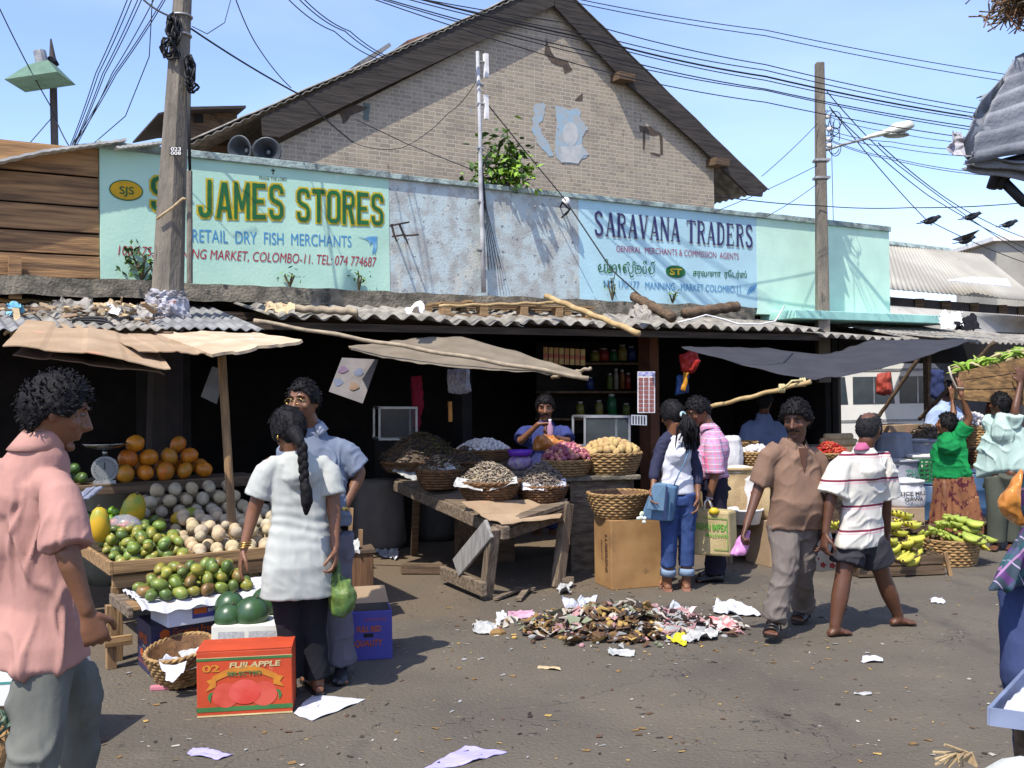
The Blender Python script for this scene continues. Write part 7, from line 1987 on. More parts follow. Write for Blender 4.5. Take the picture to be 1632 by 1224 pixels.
# ---------------- counter with onions, potatoes and garlic
ct = thing('counter', 'low slab counter carrying onions and potatoes between the fish table and the crate', 'counter', P(905, 770, 8.95))
o_ = ct.location.copy(); o_.z = 0; ct.location = o_
ca, cb = P(888, 760, 8.95), P(1022, 757, 9.1)
zc = (ca.z + cb.z) / 2
bk = V((-.45, .9, 0))
ga = ca + V((-1.05, .45, 0))
pl_ = [V((p.x, p.y, zc)) - o_ for p in (ca, cb, cb + bk, ga + bk * .9, ga)]
mb = MB(); mb.slab(pl_, (0, 0, -.045)); mb.build('slab', m_conc, ct, bevel=.01)
mb = MB(); mb.slab([V((p.x, p.y, .0)) - o_ for p in (ca + V((.12, .06, 0)), cb + V((-.06, .06, 0)), cb + V((-.06, .26, 0)), ca + V((.12, .26, 0)))], (0, 0, zc - .05)); mb.build('base', m_oldw, ct)
po = basket('wicker basket heaped with potatoes on the counter', V((P(976, 756, 9.12).x, 9.12 + .16, zc)), .285, .20, .19, m_wick, 8, fill=m_wickd)
put = produce('potato', potato_m, 'brown potato in the heaped basket on the counter', 'potato', 'potatoes on the counter')
mound(put, po.location + V((0, 0, .20)), .25, .10, 62)
on_ = basket('wicker basket heaped with red onions on the counter', V((P(905, 757, 9.0).x, 9.0 + .14, zc)), .225, .16, .14, m_wick, 6, fill=m_wickd)
put = produce('red_onion', onion_m, 'small red onion in the heaped basket beside the potatoes', 'onion', 'onions on the counter')
mound(put, on_.location + V((0, 0, .155)), .215, .13, 120)
ga_ = basket('dark wicker tray heaped with garlic at the shaded back of the counter', V((P(770, 730, 9.75).x, 9.75, P(770, 733, 9.75).z)), .27, .22, .10, m_wickd, 5, fill=m_wickd)
put = produce('garlic_bulb', garlic_m, 'garlic bulb in the heaped dark tray', 'garlic', 'garlic in the dark tray')
mound(put, ga_.location + V((0, 0, .10)), .25, .09, 105)
mb = MB(); st_ = thing('garlic_stand', 'dark box stand under the garlic tray', 'stand', V((ga_.location.x, 9.75, 0)), .5); mb.box((0, 0, ga_.location.z / 2), (.45, .4, ga_.location.z)); mb.build('boards', m_dkwood, st_)
e = thing('purple_net_bag', 'purple net bag of garlic between the garlic tray and the onions', 'bag', P(829, 737, 9.2))
mb = MB(); mb.ell((0, 0, 0), (.115, .09, .075), 28, 18, fn=lambda q: 1 + .10 * noise.noise(q * 7)); mb.build('net', mat('purple_net', (.22, .12, .32), (.36, .30, .34), scale=26, rough=.6, bump=.4, bscale=60), e, smooth=True)
mb = MB(); mb.lathe((0, 0, .06), [(.095, 0), (.118, .05), (.110, .055), (.07, .02), (.001, .015)], 26); mb.build('collar', mat('purple_plastic', (.16, .035, .42), (.12, .03, .34), rough=.4, scale=9), e, smooth=True)
limp_bag('snack_bag', 'shiny orange brown plastic bag of goods in front of the seller', [(850, 704, 9.3), (858, 694, 9.3), (880, 692, 9.3), (900, 704, 9.3), (902, 718, 9.3), (850, 718, 9.3)], .08, mat('amber_plastic', (.42, .17, .04), (.30, .10, .025), rough=.2, scale=14, bump=.5, bscale=24, spots=((.6, .45, .3), 16, .62)))
e, q, ql = carton('plywood_crate', 'tan plywood crate with stencilled side standing before the counter', G(975, 941), math.radians(18), .46, .36, .57, mat('plywood', (.33, .19, .075), (.24, .13, .05), rough=.8, scale=3.5, bump=.12, spots=((.20, .11, .05), 6, .62)))
mb = MB(); mb.beam((-.003, -.003, .0), (-.003, -.003, .572), .03, .03); mb.build('edge_batten', m_dkwood, e)
vs = [V((0, .36, 0)), V((0, 0, 0)), V((0, 0, .57)), V((0, .36, .57))]
f = quad_map(vs, 0); text('LUSERENI', [f(.66, .78), f(.66, .24), f(.80, .24), f(.80, .78)], mat('stencil_ink', (.12, .06, .03)), e, offset=.02, lift=.004)
f = quad_map(vs, 0); text('MADE IN', [f(.44, .68), f(.44, .40), f(.50, .40), f(.50, .68)], MATS['stencil_ink'], e, offset=.02, lift=.004)
cb_ = basket('empty wicker basket standing on the plywood crate', V((P(986, 828, 8.42).x, 8.46, .575)), .255, .16, .20, m_wick, 9, fill=None)
mb = MB(); mb.box((0, 0, .04), (.1, .06, .08)); o = mb.build('wood_block', m_oldw, None, loc=G(905, 935)); tag(o, 'short weathered wood block on the ground between the fish table and the crate', 'wood block')
# ---------------- inside the shops
m_alu = mat('aluminium', (.40, .40, .40), rough=.4, metal=.7)
m_glass = mat('case_glass', (.10, .12, .13), rough=.08, alpha=.35, spec=.5)
for (x0, x1, y0, y1, Y), lab in (((932, 1003, 664, 712, 10.0), 'aluminium framed glass case behind the potatoes'), ((605, 664, 650, 700, 10.7), 'aluminium framed glass case in the dark behind the fish table')):
    c = P((x0 + x1) / 2, y1, Y); e = thing('glass_case', lab, 'display case', c)
    q = [P(x0, y1, Y) - c, P(x1, y1, Y) - c, P(x1, y0, Y) - c, P(x0, y0, Y) - c]
    bkv = V((-.1, .3, 0))
    mb = MB()
    for a, b in zip(q, q[1:] + q[:1]): mb.beam(a, b, .022, .022, up=(0, 1, 0)); mb.beam(a + bkv, b + bkv, .022, .022, up=(0, 1, 0)); mb.beam(a, a + bkv, .02, .02)
    mb.build('frame', m_alu, e)
    mb = MB(); mb.slab(q, (0, .003, 0)); mb.build('glass', m_glass, e)
    mb = MB(); mb.box((q[0] + q[1]) / 2 + bkv / 2 - V((0, 0, (c.z) / 2)), (abs(q[1].x - q[0].x), .36, c.z - .02)); mb.build('plinth', m_dark, e)
m_calr = mat('calendar_cells', (.26, .09, .07), (.14, .06, .06), scale=60)
e = thing('wall_calendar', 'white calendar with rows of brown pictures on the red brown post', 'calendar', P(1030, 626, 10.9))
q = [P(x, y, 10.9) - e.location for x, y in ((1016, 658), (1044, 658), (1044, 592), (1016, 592))]
mb = MB(); mb.slab(q, (0, .006, 0)); mb.build('sheet', mat('calendar_paper', (.62, .58, .60)), e)
patch(sub(q, .03, .90, .97, .985), mat('calendar_head', (.14, .15, .40), (.5, .5, .6), scale=40), e, lift=.004)
for i in range(3):
    for k in range(8): patch(sub(q, .06 + .31 * i, .03 + .105 * k, .31 + .31 * i, .115 + .105 * k), m_calr, e, 'picture', .004)
e = thing('notice', 'small white striped notice pinned low on the red brown post', 'notice', P(1016, 668, 10.85))
q = [P(x, y, 10.85) - e.location for x, y in ((1006, 677), (1031, 678), (1031, 662), (1006, 661))]
mb = MB(); mb.slab(q, (0, .006, 0)); mb.build('sheet', mat('notice_paper', (.40, .42, .48)), e)
for i in range(5): patch(sub(q, .08 + .18 * i, .1, .16 + .18 * i, .9), m_ink, e, 'printed_line', .004)
e = thing('hanging_poster', 'tilted pale poster board hanging under the brown canvas awning', 'poster', P(565, 605, 8.9))
q = [P(x, y, Y) - e.location for x, y, Y in ((524, 624, 8.8), (578, 643, 8.8), (603, 573, 9.0), (545, 570, 9.0))]
mb = MB(); mb.slab(q, (0, .01, 0)); mb.build('board', mat('poster_grey', (.17, .155, .15), (.13, .12, .12), scale=6), e)  # board colour darkened to carry the shade under the awning
R4 = random.Random(8)
for i in range(4):
    u, v = .15 + .45 * (i % 2), .30 + .36 * (i // 2); poly(q, [(u + .13 * math.cos(a) * (1 + .3 * math.sin(3 * a + i)), v + .10 * math.sin(a)) for a in [k * .5 for k in range(12)]], mat('poster_fig_%d' % i, R4.choice(((.20, .10, .12), (.12, .14, .2), (.18, .12, .08), (.15, .1, .16)))), e, 'picture', .004)
e = thing('hanging_board', 'dim tilted notice board hanging behind the thin leaning post', 'notice', P(336, 615, 8.0))
q = [P(x, y, 8.0) - e.location for x, y in ((320, 632), (345, 644), (358, 590), (338, 584))]
mb = MB(); mb.slab(q, (0, .01, 0)); mb.build('board', mat('board_grey', (.16, .16, .16)), e)
def hang(name, lab, pts, m, cat, th=.03, par=None): limp_bag(name, lab, pts, th, m, cat, amp=.015)
hang('plastic_sachets', 'bunch of clear plastic sachets hanging under the brown awning', [(712, 588, 9.3), (748, 588, 9.3), (753, 625, 9.3), (735, 629, 9.3), (714, 626, 9.3)], mat('sachet_plastic', (.34, .33, .38), (.16, .15, .18), rough=.3, scale=30, stretch=(6, 1, 1)), 'plastic bag')
hang('red_cloth', 'dark red cloth hanging in the shop behind the fish table', [(655, 600, 11.0), (672, 598, 11.0), (676, 640, 11.0), (668, 690, 11.0), (656, 680, 11.0)], cloth('dark_red_cloth', (.26, .02, .04)), 'cloth')
hang('red_bag', 'red plastic bag hanging left of the grey awning', [(1082, 566, 11.4), (1108, 556, 11.4), (1118, 576, 11.4), (1105, 596, 11.4), (1086, 592, 11.4)], mat('red_plastic', (.45, .03, .025), rough=.4, scale=9), 'plastic bag', .06)
hang('blue_bag', 'blue plastic bag hanging under the red one, left of the grey awning', [(1078, 598, 11.5), (1098, 598, 11.5), (1097, 626, 11.5), (1076, 630, 11.5)], mat('blue_bag_plastic', (.04, .10, .30), rough=.4), 'plastic bag', .05)
hang('orange_packet', 'orange packet hanging beside the blue bag', [(1090, 592, 11.35), (1098, 594, 11.35), (1093, 624, 11.35), (1085, 622, 11.35)], mat('orange_packet', (.50, .22, .02), rough=.4), 'packet', .02)
hang('red_sack', 'dark red sack hanging in front of the white bus', [(1397, 596, 12.6), (1420, 592, 12.6), (1423, 628, 12.6), (1408, 631, 12.6), (1396, 627, 12.6)], mat('brick_red_plastic', (.34, .05, .03), rough=.6, scale=9), 'sack', .07)
hang('shirt_on_line', 'dark blue garment hanging right of the white bus', [(1484, 588, 12.6), (1504, 590, 12.6), (1506, 634, 12.6), (1492, 640, 12.6), (1482, 630, 12.6)], cloth('line_blue', (.03, .04, .10)), 'garment', .05)
bamboo('orange_stick', 'orange painted stick hanging beside the dark shop post', P(717, 640, 10.2), P(718, 672, 10.2), .022, 'stick', mat('orange_wood', (.45, .20, .05)), False)
# shelves with packets, bottles and jars
shv = thing('shop_shelf', 'dark shelving behind the potatoes', 'shelf', P(980, 620, 12.0))
o_ = shv.location.copy()
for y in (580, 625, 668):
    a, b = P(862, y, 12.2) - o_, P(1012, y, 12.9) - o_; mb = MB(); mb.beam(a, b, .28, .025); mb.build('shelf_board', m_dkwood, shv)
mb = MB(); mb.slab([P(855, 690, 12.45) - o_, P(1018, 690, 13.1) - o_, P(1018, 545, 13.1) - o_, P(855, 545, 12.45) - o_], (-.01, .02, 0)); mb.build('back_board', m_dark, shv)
cols = ((.42, .04, .03), (.03, .25, .10), (.45, .38, .12), (.04, .08, .32), (.35, .33, .06), (.20, .28, .06), (.5, .45, .35), (.40, .15, .03))
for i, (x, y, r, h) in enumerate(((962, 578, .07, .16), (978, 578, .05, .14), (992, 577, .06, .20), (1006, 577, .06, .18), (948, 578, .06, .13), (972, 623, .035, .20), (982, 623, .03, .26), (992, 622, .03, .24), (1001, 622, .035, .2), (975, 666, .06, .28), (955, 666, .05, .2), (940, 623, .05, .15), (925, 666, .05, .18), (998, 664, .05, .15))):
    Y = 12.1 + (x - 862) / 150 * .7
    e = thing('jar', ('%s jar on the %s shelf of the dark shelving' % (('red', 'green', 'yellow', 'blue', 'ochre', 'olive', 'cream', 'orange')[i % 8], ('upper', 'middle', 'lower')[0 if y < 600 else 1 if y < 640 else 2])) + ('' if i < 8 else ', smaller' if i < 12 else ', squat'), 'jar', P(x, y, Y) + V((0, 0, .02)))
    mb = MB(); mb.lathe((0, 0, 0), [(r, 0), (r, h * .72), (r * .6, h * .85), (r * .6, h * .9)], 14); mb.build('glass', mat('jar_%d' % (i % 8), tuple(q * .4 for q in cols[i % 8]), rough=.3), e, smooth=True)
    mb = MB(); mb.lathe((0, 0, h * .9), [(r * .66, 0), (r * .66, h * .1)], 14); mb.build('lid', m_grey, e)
m_pack = [mat('packet_%d' % i, c, rough=.35, scale=14) for i, c in enumerate(((.42, .20, .05), (.45, .30, .08), (.40, .08, .03)))]
mb = MB()
for i in range(8):
    x = 866 + i * 8.5
    e = link('snack_packet', None); bpy.data.objects.remove(e)
    mb = MB(); q = [P(x + a, 553 + i * .5 + b, 11.5) for a, b in ((0, 26), (7, 26), (7, 0), (0, 0))]; c = q[0]
    mb.slab([p - c for p in q], (0, .03, 0)); mb.mi = 1; mb.slab([p - c + V((0, -.002, 0)) for p in (q[0].lerp(q[3], .35), q[1].lerp(q[2], .35), q[1].lerp(q[2], .6), q[0].lerp(q[3], .6))], (0, -.002, 0))
    tag(mb.build('snack_packet', [m_pack[i % 2], m_pack[2]], None, loc=c, bevel=.004), 'orange snack packet in the strip hanging above the brown awning tip', 'packet', 'strip of snack packets')
# stump and chair bits behind the blue polo man
e = thing('wooden_box', 'dark brown wooden box behind the blue polo man', 'box', P(566, 925, 7.3)); e.location.z = 0; e.rotation_euler = (0, 0, .25)
mb = MB(); mb.box((0, 0, .25), (.24, .26, .5)); mb.build('boards', wood('dark_box_wood', (.15, .075, .035), axis=2), e, bevel=.006)
mb = MB(); mb.box((0, 0, .512), (.27, .29, .022)); mb.build('lid', m_dkwood, e)
mb = MB(); mb.beam((-.03, .10, .523), (-.01, .10, .80), .05, .025); mb.beam((.05, .10, .523), (.055, .10, .64), .03, .03); mb.build('upright_stick', m_stallv, e)
crumple('paper_wad', 'crumpled newspaper lying on the dark brown wooden box', 'paper', [(546, 882, 7.15), (570, 884, 7.15), (573, 862, 7.3), (552, 862, 7.3)], m_paper, amp=.05, freq=14)
# ================================================================ RIGHT STALLS, BUS, CRATE, LITTER
m_jsack = cloth('jute_sack', (.36, .27, .15), (.28, .20, .11), bump=.4, bscale=90, scale=12)
m_wsack = cloth('white_sack', (.56, .55, .54), (.46, .45, .45), bump=.3, bscale=40, scale=8, rough=.6)
m_gsack = cloth('grey_sack', (.26, .27, .31), (.20, .21, .24), bump=.3, bscale=40, scale=8, rough=.6)
m_rice = mat('rice', (.62, .58, .48), (.50, .46, .38), scale=90, bump=.5, bscale=150)
def sack(label, c, r, h, m, fill=None, sq=.8, seed=0, txt=None, neck=.86, ang=0.0, tm=None):
    e = thing('sack', label, 'sack', c, ang); mb = MB()
    pr = [(.01, 0), (r * .9, .0), (r * 1.03, h * .12), (r * 1.05, h * .4), (r, h * .75), (r * neck, h * .95), (r * (neck + .06), h)]
    n = 36; rings = []
    for q, z in pr:
        rings.append([V((q * math.cos(t), q * sq * math.sin(t), z)) * 1.0 + V((1, sq, 0)) * 0 + V((math.cos(t), math.sin(t), .25)) * (.03 * r / .2 * noise.noise(V((math.cos(t) * 2.2, math.sin(t) * 2.2 + seed, z * 9 + seed)))) for t in [2 * math.pi * i / n for i in range(n)]])
    top = [p * 1.0 for p in rings[-1]]
    if fill:
        rings.append([V((p.x * 1.06, p.y * 1.06, p.z - .015)) for p in top]); rings.append([V((p.x * 1.03, p.y * 1.03, p.z - .05)) for p in top])
        mb.loft(rings[:-1]); mb.build('sack_body', m, e, smooth=True)
        mb = MB(); mb.tube([p + V((0, 0, .002)) for p in top], .016, 6, closed=True); mb.build('rolled_rim', m, e, smooth=True)
        mb = MB(); mb.ell((0, 0, h * .95), (r * neck * .98, r * neck * sq * .98, .055), 24, 10, fn=lambda q: 1 + .04 * noise.noise(q * 5)); mb.build('filling', fill, e, smooth=True)
    else:
        rings.append([V((p.x * .72, p.y * .45, p.z + .035)) for p in top]); rings.append([V((p.x * .25, p.y * .2, p.z + .04)) for p in top])
        mb.loft(rings); mb.build('sack_body', m, e, smooth=True)
    for s, u0, v0, u1, v1 in txt or []:
        q = [V((lin(-r, r, u), -r * sq * 1.10, h * v)) for u, v in ((u0, v0), (u1, v0), (u1, v1), (u0, v1))]
        vs, fs = text_verts(s, .03); x0, x1 = min(v.x for v in vs), max(v.x for v in vs); y0, y1 = min(v.y for v in vs), max(v.y for v in vs)
        f = quad_map(q, 0); mb = MB(); pts = []
        for v in vs:
            p = f((v.x - x0) / (x1 - x0), (v.y - y0) / (y1 - y0)); p.y = -r * sq * 1.07 * math.sqrt(max(.05, 1 - (p.x / (r * 1.12)) ** 2)) - .012; pts.append(p)
        mb.add(pts, fs); mb.build('lettering', tm or m_pgr, e, fixn=False)
    return e
def base(px, py, Y): p = P(px, py, Y); return V((p.x, p.y, max(0, p.z)))
def floor_at(px, Y): p = P(px, 700, Y); return V((p.x, p.y, 0))
m_sgr = mat('sack_green_print', (.06, .20, .14)); m_sblk = mat('sack_black_print', (.05, .05, .06))
# bench carrying sacks right of the couple
bn_ = thing('plank_bench', 'weathered plank bench under the sacks right of the plaid shirt man', 'bench', floor_at(1200, 9.6), .35)
mb = MB(); mb.box((0, .25, .30), (.75, .7, .04)); mb.build('bench_top', m_oldw, bn_)
for x in (-.33, .33):
    for y in (-.05, .55): mb = MB(); mb.box((x, y, .14), (.07, .07, .28)); mb.build('leg', m_oldwv, bn_)
mb = MB(); mb.box((0, -.08, .22), (.70, .025, .13)); mb.build('apron', m_oldw, bn_)
sack('open jute sack of white rice beside the plaid shirt man', base(1178, 820, 9.6), .20, .44, m_jsack, m_rice, seed=1)
e = sack('printed white red and green sack standing on the bench behind the brown polo man', base(1212, 824, 9.5), .17, .36, m_wsack, None, seed=2, txt=[('LAKRUWAN', .15, .55, .85, .72)], tm=mat('sack_red_print', (.40, .04, .08)))
e = thing('white_tub', 'white plastic tub on the bench edge behind the pink bag', 'tub', base(1188, 834, 9.3))
mb = MB(); mb.lathe((0, 0, 0), [(.001, 0), (.13, 0), (.155, .12), (.168, .125), (.165, .14), (.15, .135), (.12, .03), (.001, .028)], 26); mb.build('tub_body', m_white, e, smooth=True)
tbl = thing('display_table', 'dark display table with garlic bowl and chillies behind the walking men', 'table', floor_at(1255, 10.4), FA)
mb = MB(); mb.box((.2, .2, .72), (2.0, .9, .05)); mb.build('table_top', m_dkwood, tbl)
for x in (-.7, 1.1): mb = MB(); mb.box((x, -.15, .35), (.08, .08, .69)); mb.build('leg', m_dkwood, tbl)
mb = MB(); mb.box((.2, -.22, .40), (1.9, .03, .55)); mb.build('front_board', m_dkwood, tbl)
sack('tall pale sack standing on the display table behind the plaid shirt man', base(1166, 748, 10.1), .11, .30, m_wsack, None, seed=4)
g_ = basket('small wicker bowl heaped with white garlic on the display table', base(1206, 744, 10.2), .17, .11, .15, m_wick, 6, fill=m_wickd)
put = produce('garlic_bulb', garlic_m, 'white garlic bulb in the small sunlit wicker bowl', 'garlic', 'garlic in the small bowl'); mound(put, g_.location + V((0, 0, .15)), .15, .06, 48)
b_ = basket('wicker basket behind the garlic bowl with red shallots', base(1178, 722, 10.9), .20, .15, .12, m_wick, 5, fill=m_wickd)
sprats('dried red chillies heaped on the display table between the walking men', base(1322, 722, 10.3), .17, .10, 320, .07, [mat('chilli_%d' % i, c, rough=.4) for i, c in enumerate(((.42, .03, .02), (.30, .02, .015), (.48, .10, .04)))], 9, .010, 'chillies')
ob_ = basket('shallow wicker tray under the red chillies', base(1322, 730, 10.3), .20, .17, .05, m_wick, 3, fill=m_wickd)
for i, (x, y) in enumerate(((1332, 704), (1345, 706), (1338, 697))):
    e = thing('rolled_mat', 'tan rolled mat on the display table behind the striped shirt, %s' % ('front left', 'front right', 'on top')[i], 'roll', P(x, y, 10.4)); mb = MB(); mb.tube([(-.15, 0, 0), (.15, .08, 0)], .04, 12); mb.build('roll', m_jsack, e, smooth=True)
e, q, ql = carton('brown_carton', 'brown carton half hidden behind the brown polo man', G(1228, 905), .35, .42, .4, .42, m_card)
sack('plump brown jute sack on the carton behind the brown polo man', V((e.location.x + .12, e.location.y + .22, .42)), .19, .36, m_jsack, None, seed=6)
# sacks right of the striped man
plat = thing('sack_platform', 'low dark plank platform under the rice sacks at the right', 'platform', floor_at(1440, 10.6), FA)
mb = MB(); mb.box((.35, .5, .17), (1.9, 1.6, .05)); mb.build('planks', m_dkwood, plat)
for x in (-.4, 1.1): mb = MB(); mb.box((x, -.2, .07), (.1, .1, .14)); mb.build('leg', m_dkwood, plat)
e, q, ql = carton('brown_carton', 'brown carton under the white rice mill sack', V((P(1418, 800, 10.2).x, 10.2, 0)), .22, .40, .36, .19, m_card, z=.20)
sack('white rice mill sack with black lettering on the brown carton', V((P(1447, 790, 10.35).x, 10.40, .39)), .19, .26, m_wsack, mat('sack_fold', (.5, .5, .5)), seed=8, txt=[('RICE MILL', .12, .50, .88, .66), ('GAWA', .25, .28, .78, .42)], tm=m_sblk, ang=.1)
sack('grey sack with green print behind the rice mill sack', V((P(1438, 760, 11.0).x, 11.0, .20)), .21, .62, m_gsack, m_rice, seed=9, txt=[('THI', .42, .70, .75, .86), ('25 KG', .42, .52, .75, .64)], tm=m_sgr)
sack('open pale sack of rice beside the green woman', V((P(1478, 765, 11.1).x, 11.1, .20)), .23, .66, m_wsack, m_rice, seed=10)
sack('dark grey folded sack at the back above the printed sack', V((P(1425, 735, 11.9).x, 11.9, .5)), .22, .55, m_gsack, None, seed=11)
sack('grey open sack behind the pale rice sack', V((P(1468, 740, 11.9).x, 12.0, .40)), .24, .58, m_gsack, m_rice, seed=12)
m_gpl = mat('green_crate_plastic', (.02, .16, .045), (.015, .12, .04), rough=.45)
e = thing('green_crate', 'green slatted plastic crate on the blue drum beside the green woman', 'crate', V((P(1486, 768, 10.9).x, 10.9, P(1486, 768, 10.9).z)), .1)
mb = MB()
w, d, h = .30, .36, .24
for z in (0, .05, .10, .15, .20, .235):
    for a, b in (((-w / 2, 0), (w / 2, 0)), ((w / 2, 0), (w / 2, d)), ((w / 2, d), (-w / 2, d)), ((-w / 2, d), (-w / 2, 0))): mb.beam((a[0], a[1], z), (b[0], b[1], z), .012, .022)
for i in range(6): mb.beam((-w / 2 + w * i / 5, 0.001, 0), (-w / 2 + w * i / 5, .001, h), .02, .013, up=(0, 1, 0)); mb.beam((w / 2, d * i / 5, 0), (w / 2, d * i / 5, h), .013, .02, up=(0, 1, 0))
mb.build('slats', m_gpl, e)
m_drum = mat('blue_drum_plastic', (.035, .075, .145), (.03, .06, .115), rough=.4, scale=5)
for x, Y, lab in ((1486, 10.95, 'blue plastic drum under the green crate, left of the brown skirt'), (1548, 11.9, 'blue plastic drum standing right of the brown skirt')):
    e = thing('blue_drum', lab, 'drum', floor_at(x, Y)); mb = MB(); hh = P(x, 770, 10.9).z if x == 1486 else .62
    mb.lathe((0, 0, 0), [(.001, 0), (.20, 0), (.215, .03), (.215, hh * .3), (.225, hh * .33), (.215, hh * .36), (.215, hh * .64), (.225, hh * .67), (.215, hh * .7), (.21, hh * .95), (.19, hh * .99), (.001, hh * .99)], 30); mb.build('drum_body', m_drum, e, smooth=True)
    mb = MB(); mb.lathe((0, 0, hh * .985), [(.2, 0), (.215, .01), (.2, .018), (.001, .018)], 30); mb.build('lid', m_drum, e, smooth=True)
e = thing('wooden_stand', 'wooden stand carrying baskets between the green woman and the pale green shirt', 'stand', floor_at(1566, 12.6), FA)
for z in (.30, .62): mb = MB(); mb.box((0, 0, z), (.6, .5, .03)); mb.build('shelf', m_stall, e)
for x in (-.27, .27):
    for y in (-.2, .2): mb = MB(); mb.box((x, y, .31), (.05, .05, .62)); mb.build('leg', m_stallv, e)
b_ = basket('deep wicker basket heaped with garlic above the stand by the pale green shirt', V((P(1562, 735, 12.5).x, 12.55, .86)), .21, .17, .25, m_wick, 8, fill=m_wickd)
put = produce('garlic_bulb', garlic_m, 'garlic bulb in the deep basket beside the pale green shirt', 'garlic', 'garlic in the deep basket'); mound(put, b_.location + V((-.05, 0, .26)), .19, .16, 60)
basket('reddish wicker basket on the stand under the deep garlic basket', V((P(1563, 760, 12.5).x, 12.5, .635)), .18, .13, .19, m_wickd, 6)
sprats('grey dry fish heaped at the back behind the sacks', V((P(1478, 700, 12.9).x, 12.9, .75)), .45, .38, 420, .10, m_fishd + [m_fish[1]], 21, .010)
e, q, ql = carton('brown_carton', 'dim brown carton stacked at the back behind the bald man', V((P(1418, 690, 13.2).x, 13.2, 0)), .5, .6, .5, 1.12, m_card)
# banana crate and basket
m_ban = [mat('banana_%d' % i, a, b, rough=.5, scale=14, spec=.3, rnd=.08) for i, (a, b) in enumerate((((.50, .42, .055), (.36, .36, .05)), ((.34, .38, .06), (.24, .30, .05))))]
m_tip = mat('banana_tip', (.10, .07, .03))
def ban_mesh(k, L=.15, r=.025):
    mb = MB(); pts = []; n = 10
    for i in range(n + 1):
        a = -.55 + 1.1 * i / n; pts.append(V((math.sin(a) * L * .95, 0, (1 - math.cos(a)) * L * .9)))
    mb.tube(pts, [r * .35, r * .5, r * .85, r, r * 1.03, r * 1.03, r, r * .93, r * .8, r * .5, r * .3], 7)
    mb.mi = 1; mb.tube([pts[-1], pts[-1] + V((.012, 0, .01))], r * .32, 6)
    me = mb.mesh('banana'); me.polygons.foreach_set('use_smooth', [True] * len(me.polygons)); me.materials.append(m_ban[k]); me.materials.append(m_tip); return me
bm_ = [ban_mesh(0), ban_mesh(1)]
def banana_hand(label, c, ang, tilt, k, n=7, group=None, s=1.0):
    e = thing('banana_bunch', label, 'bananas', c, ang, group); e.rotation_euler = (R.uniform(-.2, .2), tilt, ang); e.scale = (s, s, s)
    mb = MB(); mb.tube([(-.02, -.03 * n / 7, .02), (-.02, .03 * n / 7, .02)], .016, 7); mb.build('stem', m_tip if k == 0 else m_ban[1], e, smooth=True)
    for i in range(n):
        o = link('banana', bm_[k], e, V((.12, (i - (n - 1) / 2) * .036, .012 * (i % 2)))); o.rotation_euler = (R.uniform(-.1, .1), R.uniform(-.1, .1), (i - (n - 1) / 2) * .11)
    return e
bc = thing('banana_crate', 'low dark wooden crate heaped with yellow bananas behind the striped man', 'crate', G(1442, 919), .12)
for y in (0, .40):
    for z in (.05, .14): mb = MB(); mb.beam((-.42, y, z), (.36, y, z), .02, .075); mb.build('slat', m_dkwood, bc)
for x in (-.40, .34):
    mb = MB(); mb.beam((x, 0.012, .095), (x, .39, .095), .02, .17); mb.build('end_board', m_dkwood, bc)
mb = MB(); mb.beam((.40, -.03, 0), (.36, -.02, .20), .04, .03); mb.build('loose_stick', m_stallv, bc)
mb = MB(); mb.box((-.03, .2, .09), (.74, .36, .15)); mb.build('packing', mat('dry_leaf_packing', (.13, .09, .045)), bc)
mw = bc.matrix_basis.copy(); mw = Matrix.Rotation(.12, 3, 'Z')
R5 = random.Random(4)
for i, (x, y, z, a, t) in enumerate(((-.28, .06, .20, 2.0, .3), (-.10, .04, .20, 1.2, .2), (.10, .03, .20, 1.9, .35), (.26, .06, .20, 1.3, .3), (-.25, .16, .27, 1.7, .1), (-.02, .14, .28, 2.2, .0), (.18, .14, .27, 1.5, .2), (.32, .2, .24, .7, .3), (-.22, .27, .34, 2.4, -.1), (.0, .26, .36, 1.3, -.1), (.18, .28, .33, 1.8, -.1), (-.10, .34, .42, 1.9, -.2), (.08, .34, .42, 1.4, -.2), (-.30, .34, .38, 2.2, -.2), (.30, .10, .30, 1.4, .1), (.28, .26, .40, 1.7, -.1), (.14, .20, .40, 1.2, .0), (.24, .36, .46, 1.9, -.2), (.05, .10, .26, 1.5, .4), (.22, .02, .16, 1.4, .5))):
    banana_hand('hand of yellow bananas in the heap on the low dark crate', bc.location + mw @ V((x, y, z)), a + math.pi * .5 + R5.uniform(-.3, .3), t, 0, 6, 'bananas on the crate')
bb = basket('big wicker basket of green bananas on the road at the right', V((G(1532, 905).x, G(1532, 905).y + .22, 0)), .245, .20, .23, m_wick, 9, fill=m_wickd)
for i, (x, y, z, a, t) in enumerate(((-.12, -.10, .26, .3, .1), (.05, -.12, .26, -.2, .1), (.17, -.05, .26, .2, .15), (-.15, .03, .30, .6, .1), (.02, .0, .33, .1, .0), (.10, .08, .33, -.3, .0), (-.05, .12, .34, .3, -.1), (-.02, .02, .40, .5, -.1), (-.18, -.04, .30, 1.2, .2), (.0, -.14, .30, -.6, .2), (-.08, -.08, .36, .9, 0), (.10, .0, .38, -.5, 0))):
    banana_hand('hand of green bananas in the big wicker basket', bb.location + V((x, y, z)), a, t + .15, 1, 6, 'bananas in the basket')
banana_hand('small yellow hand of bananas over the right rim of the big wicker basket', bb.location + V((.20, -.08, .22)), 0, .8, 0, 4, s=.7)
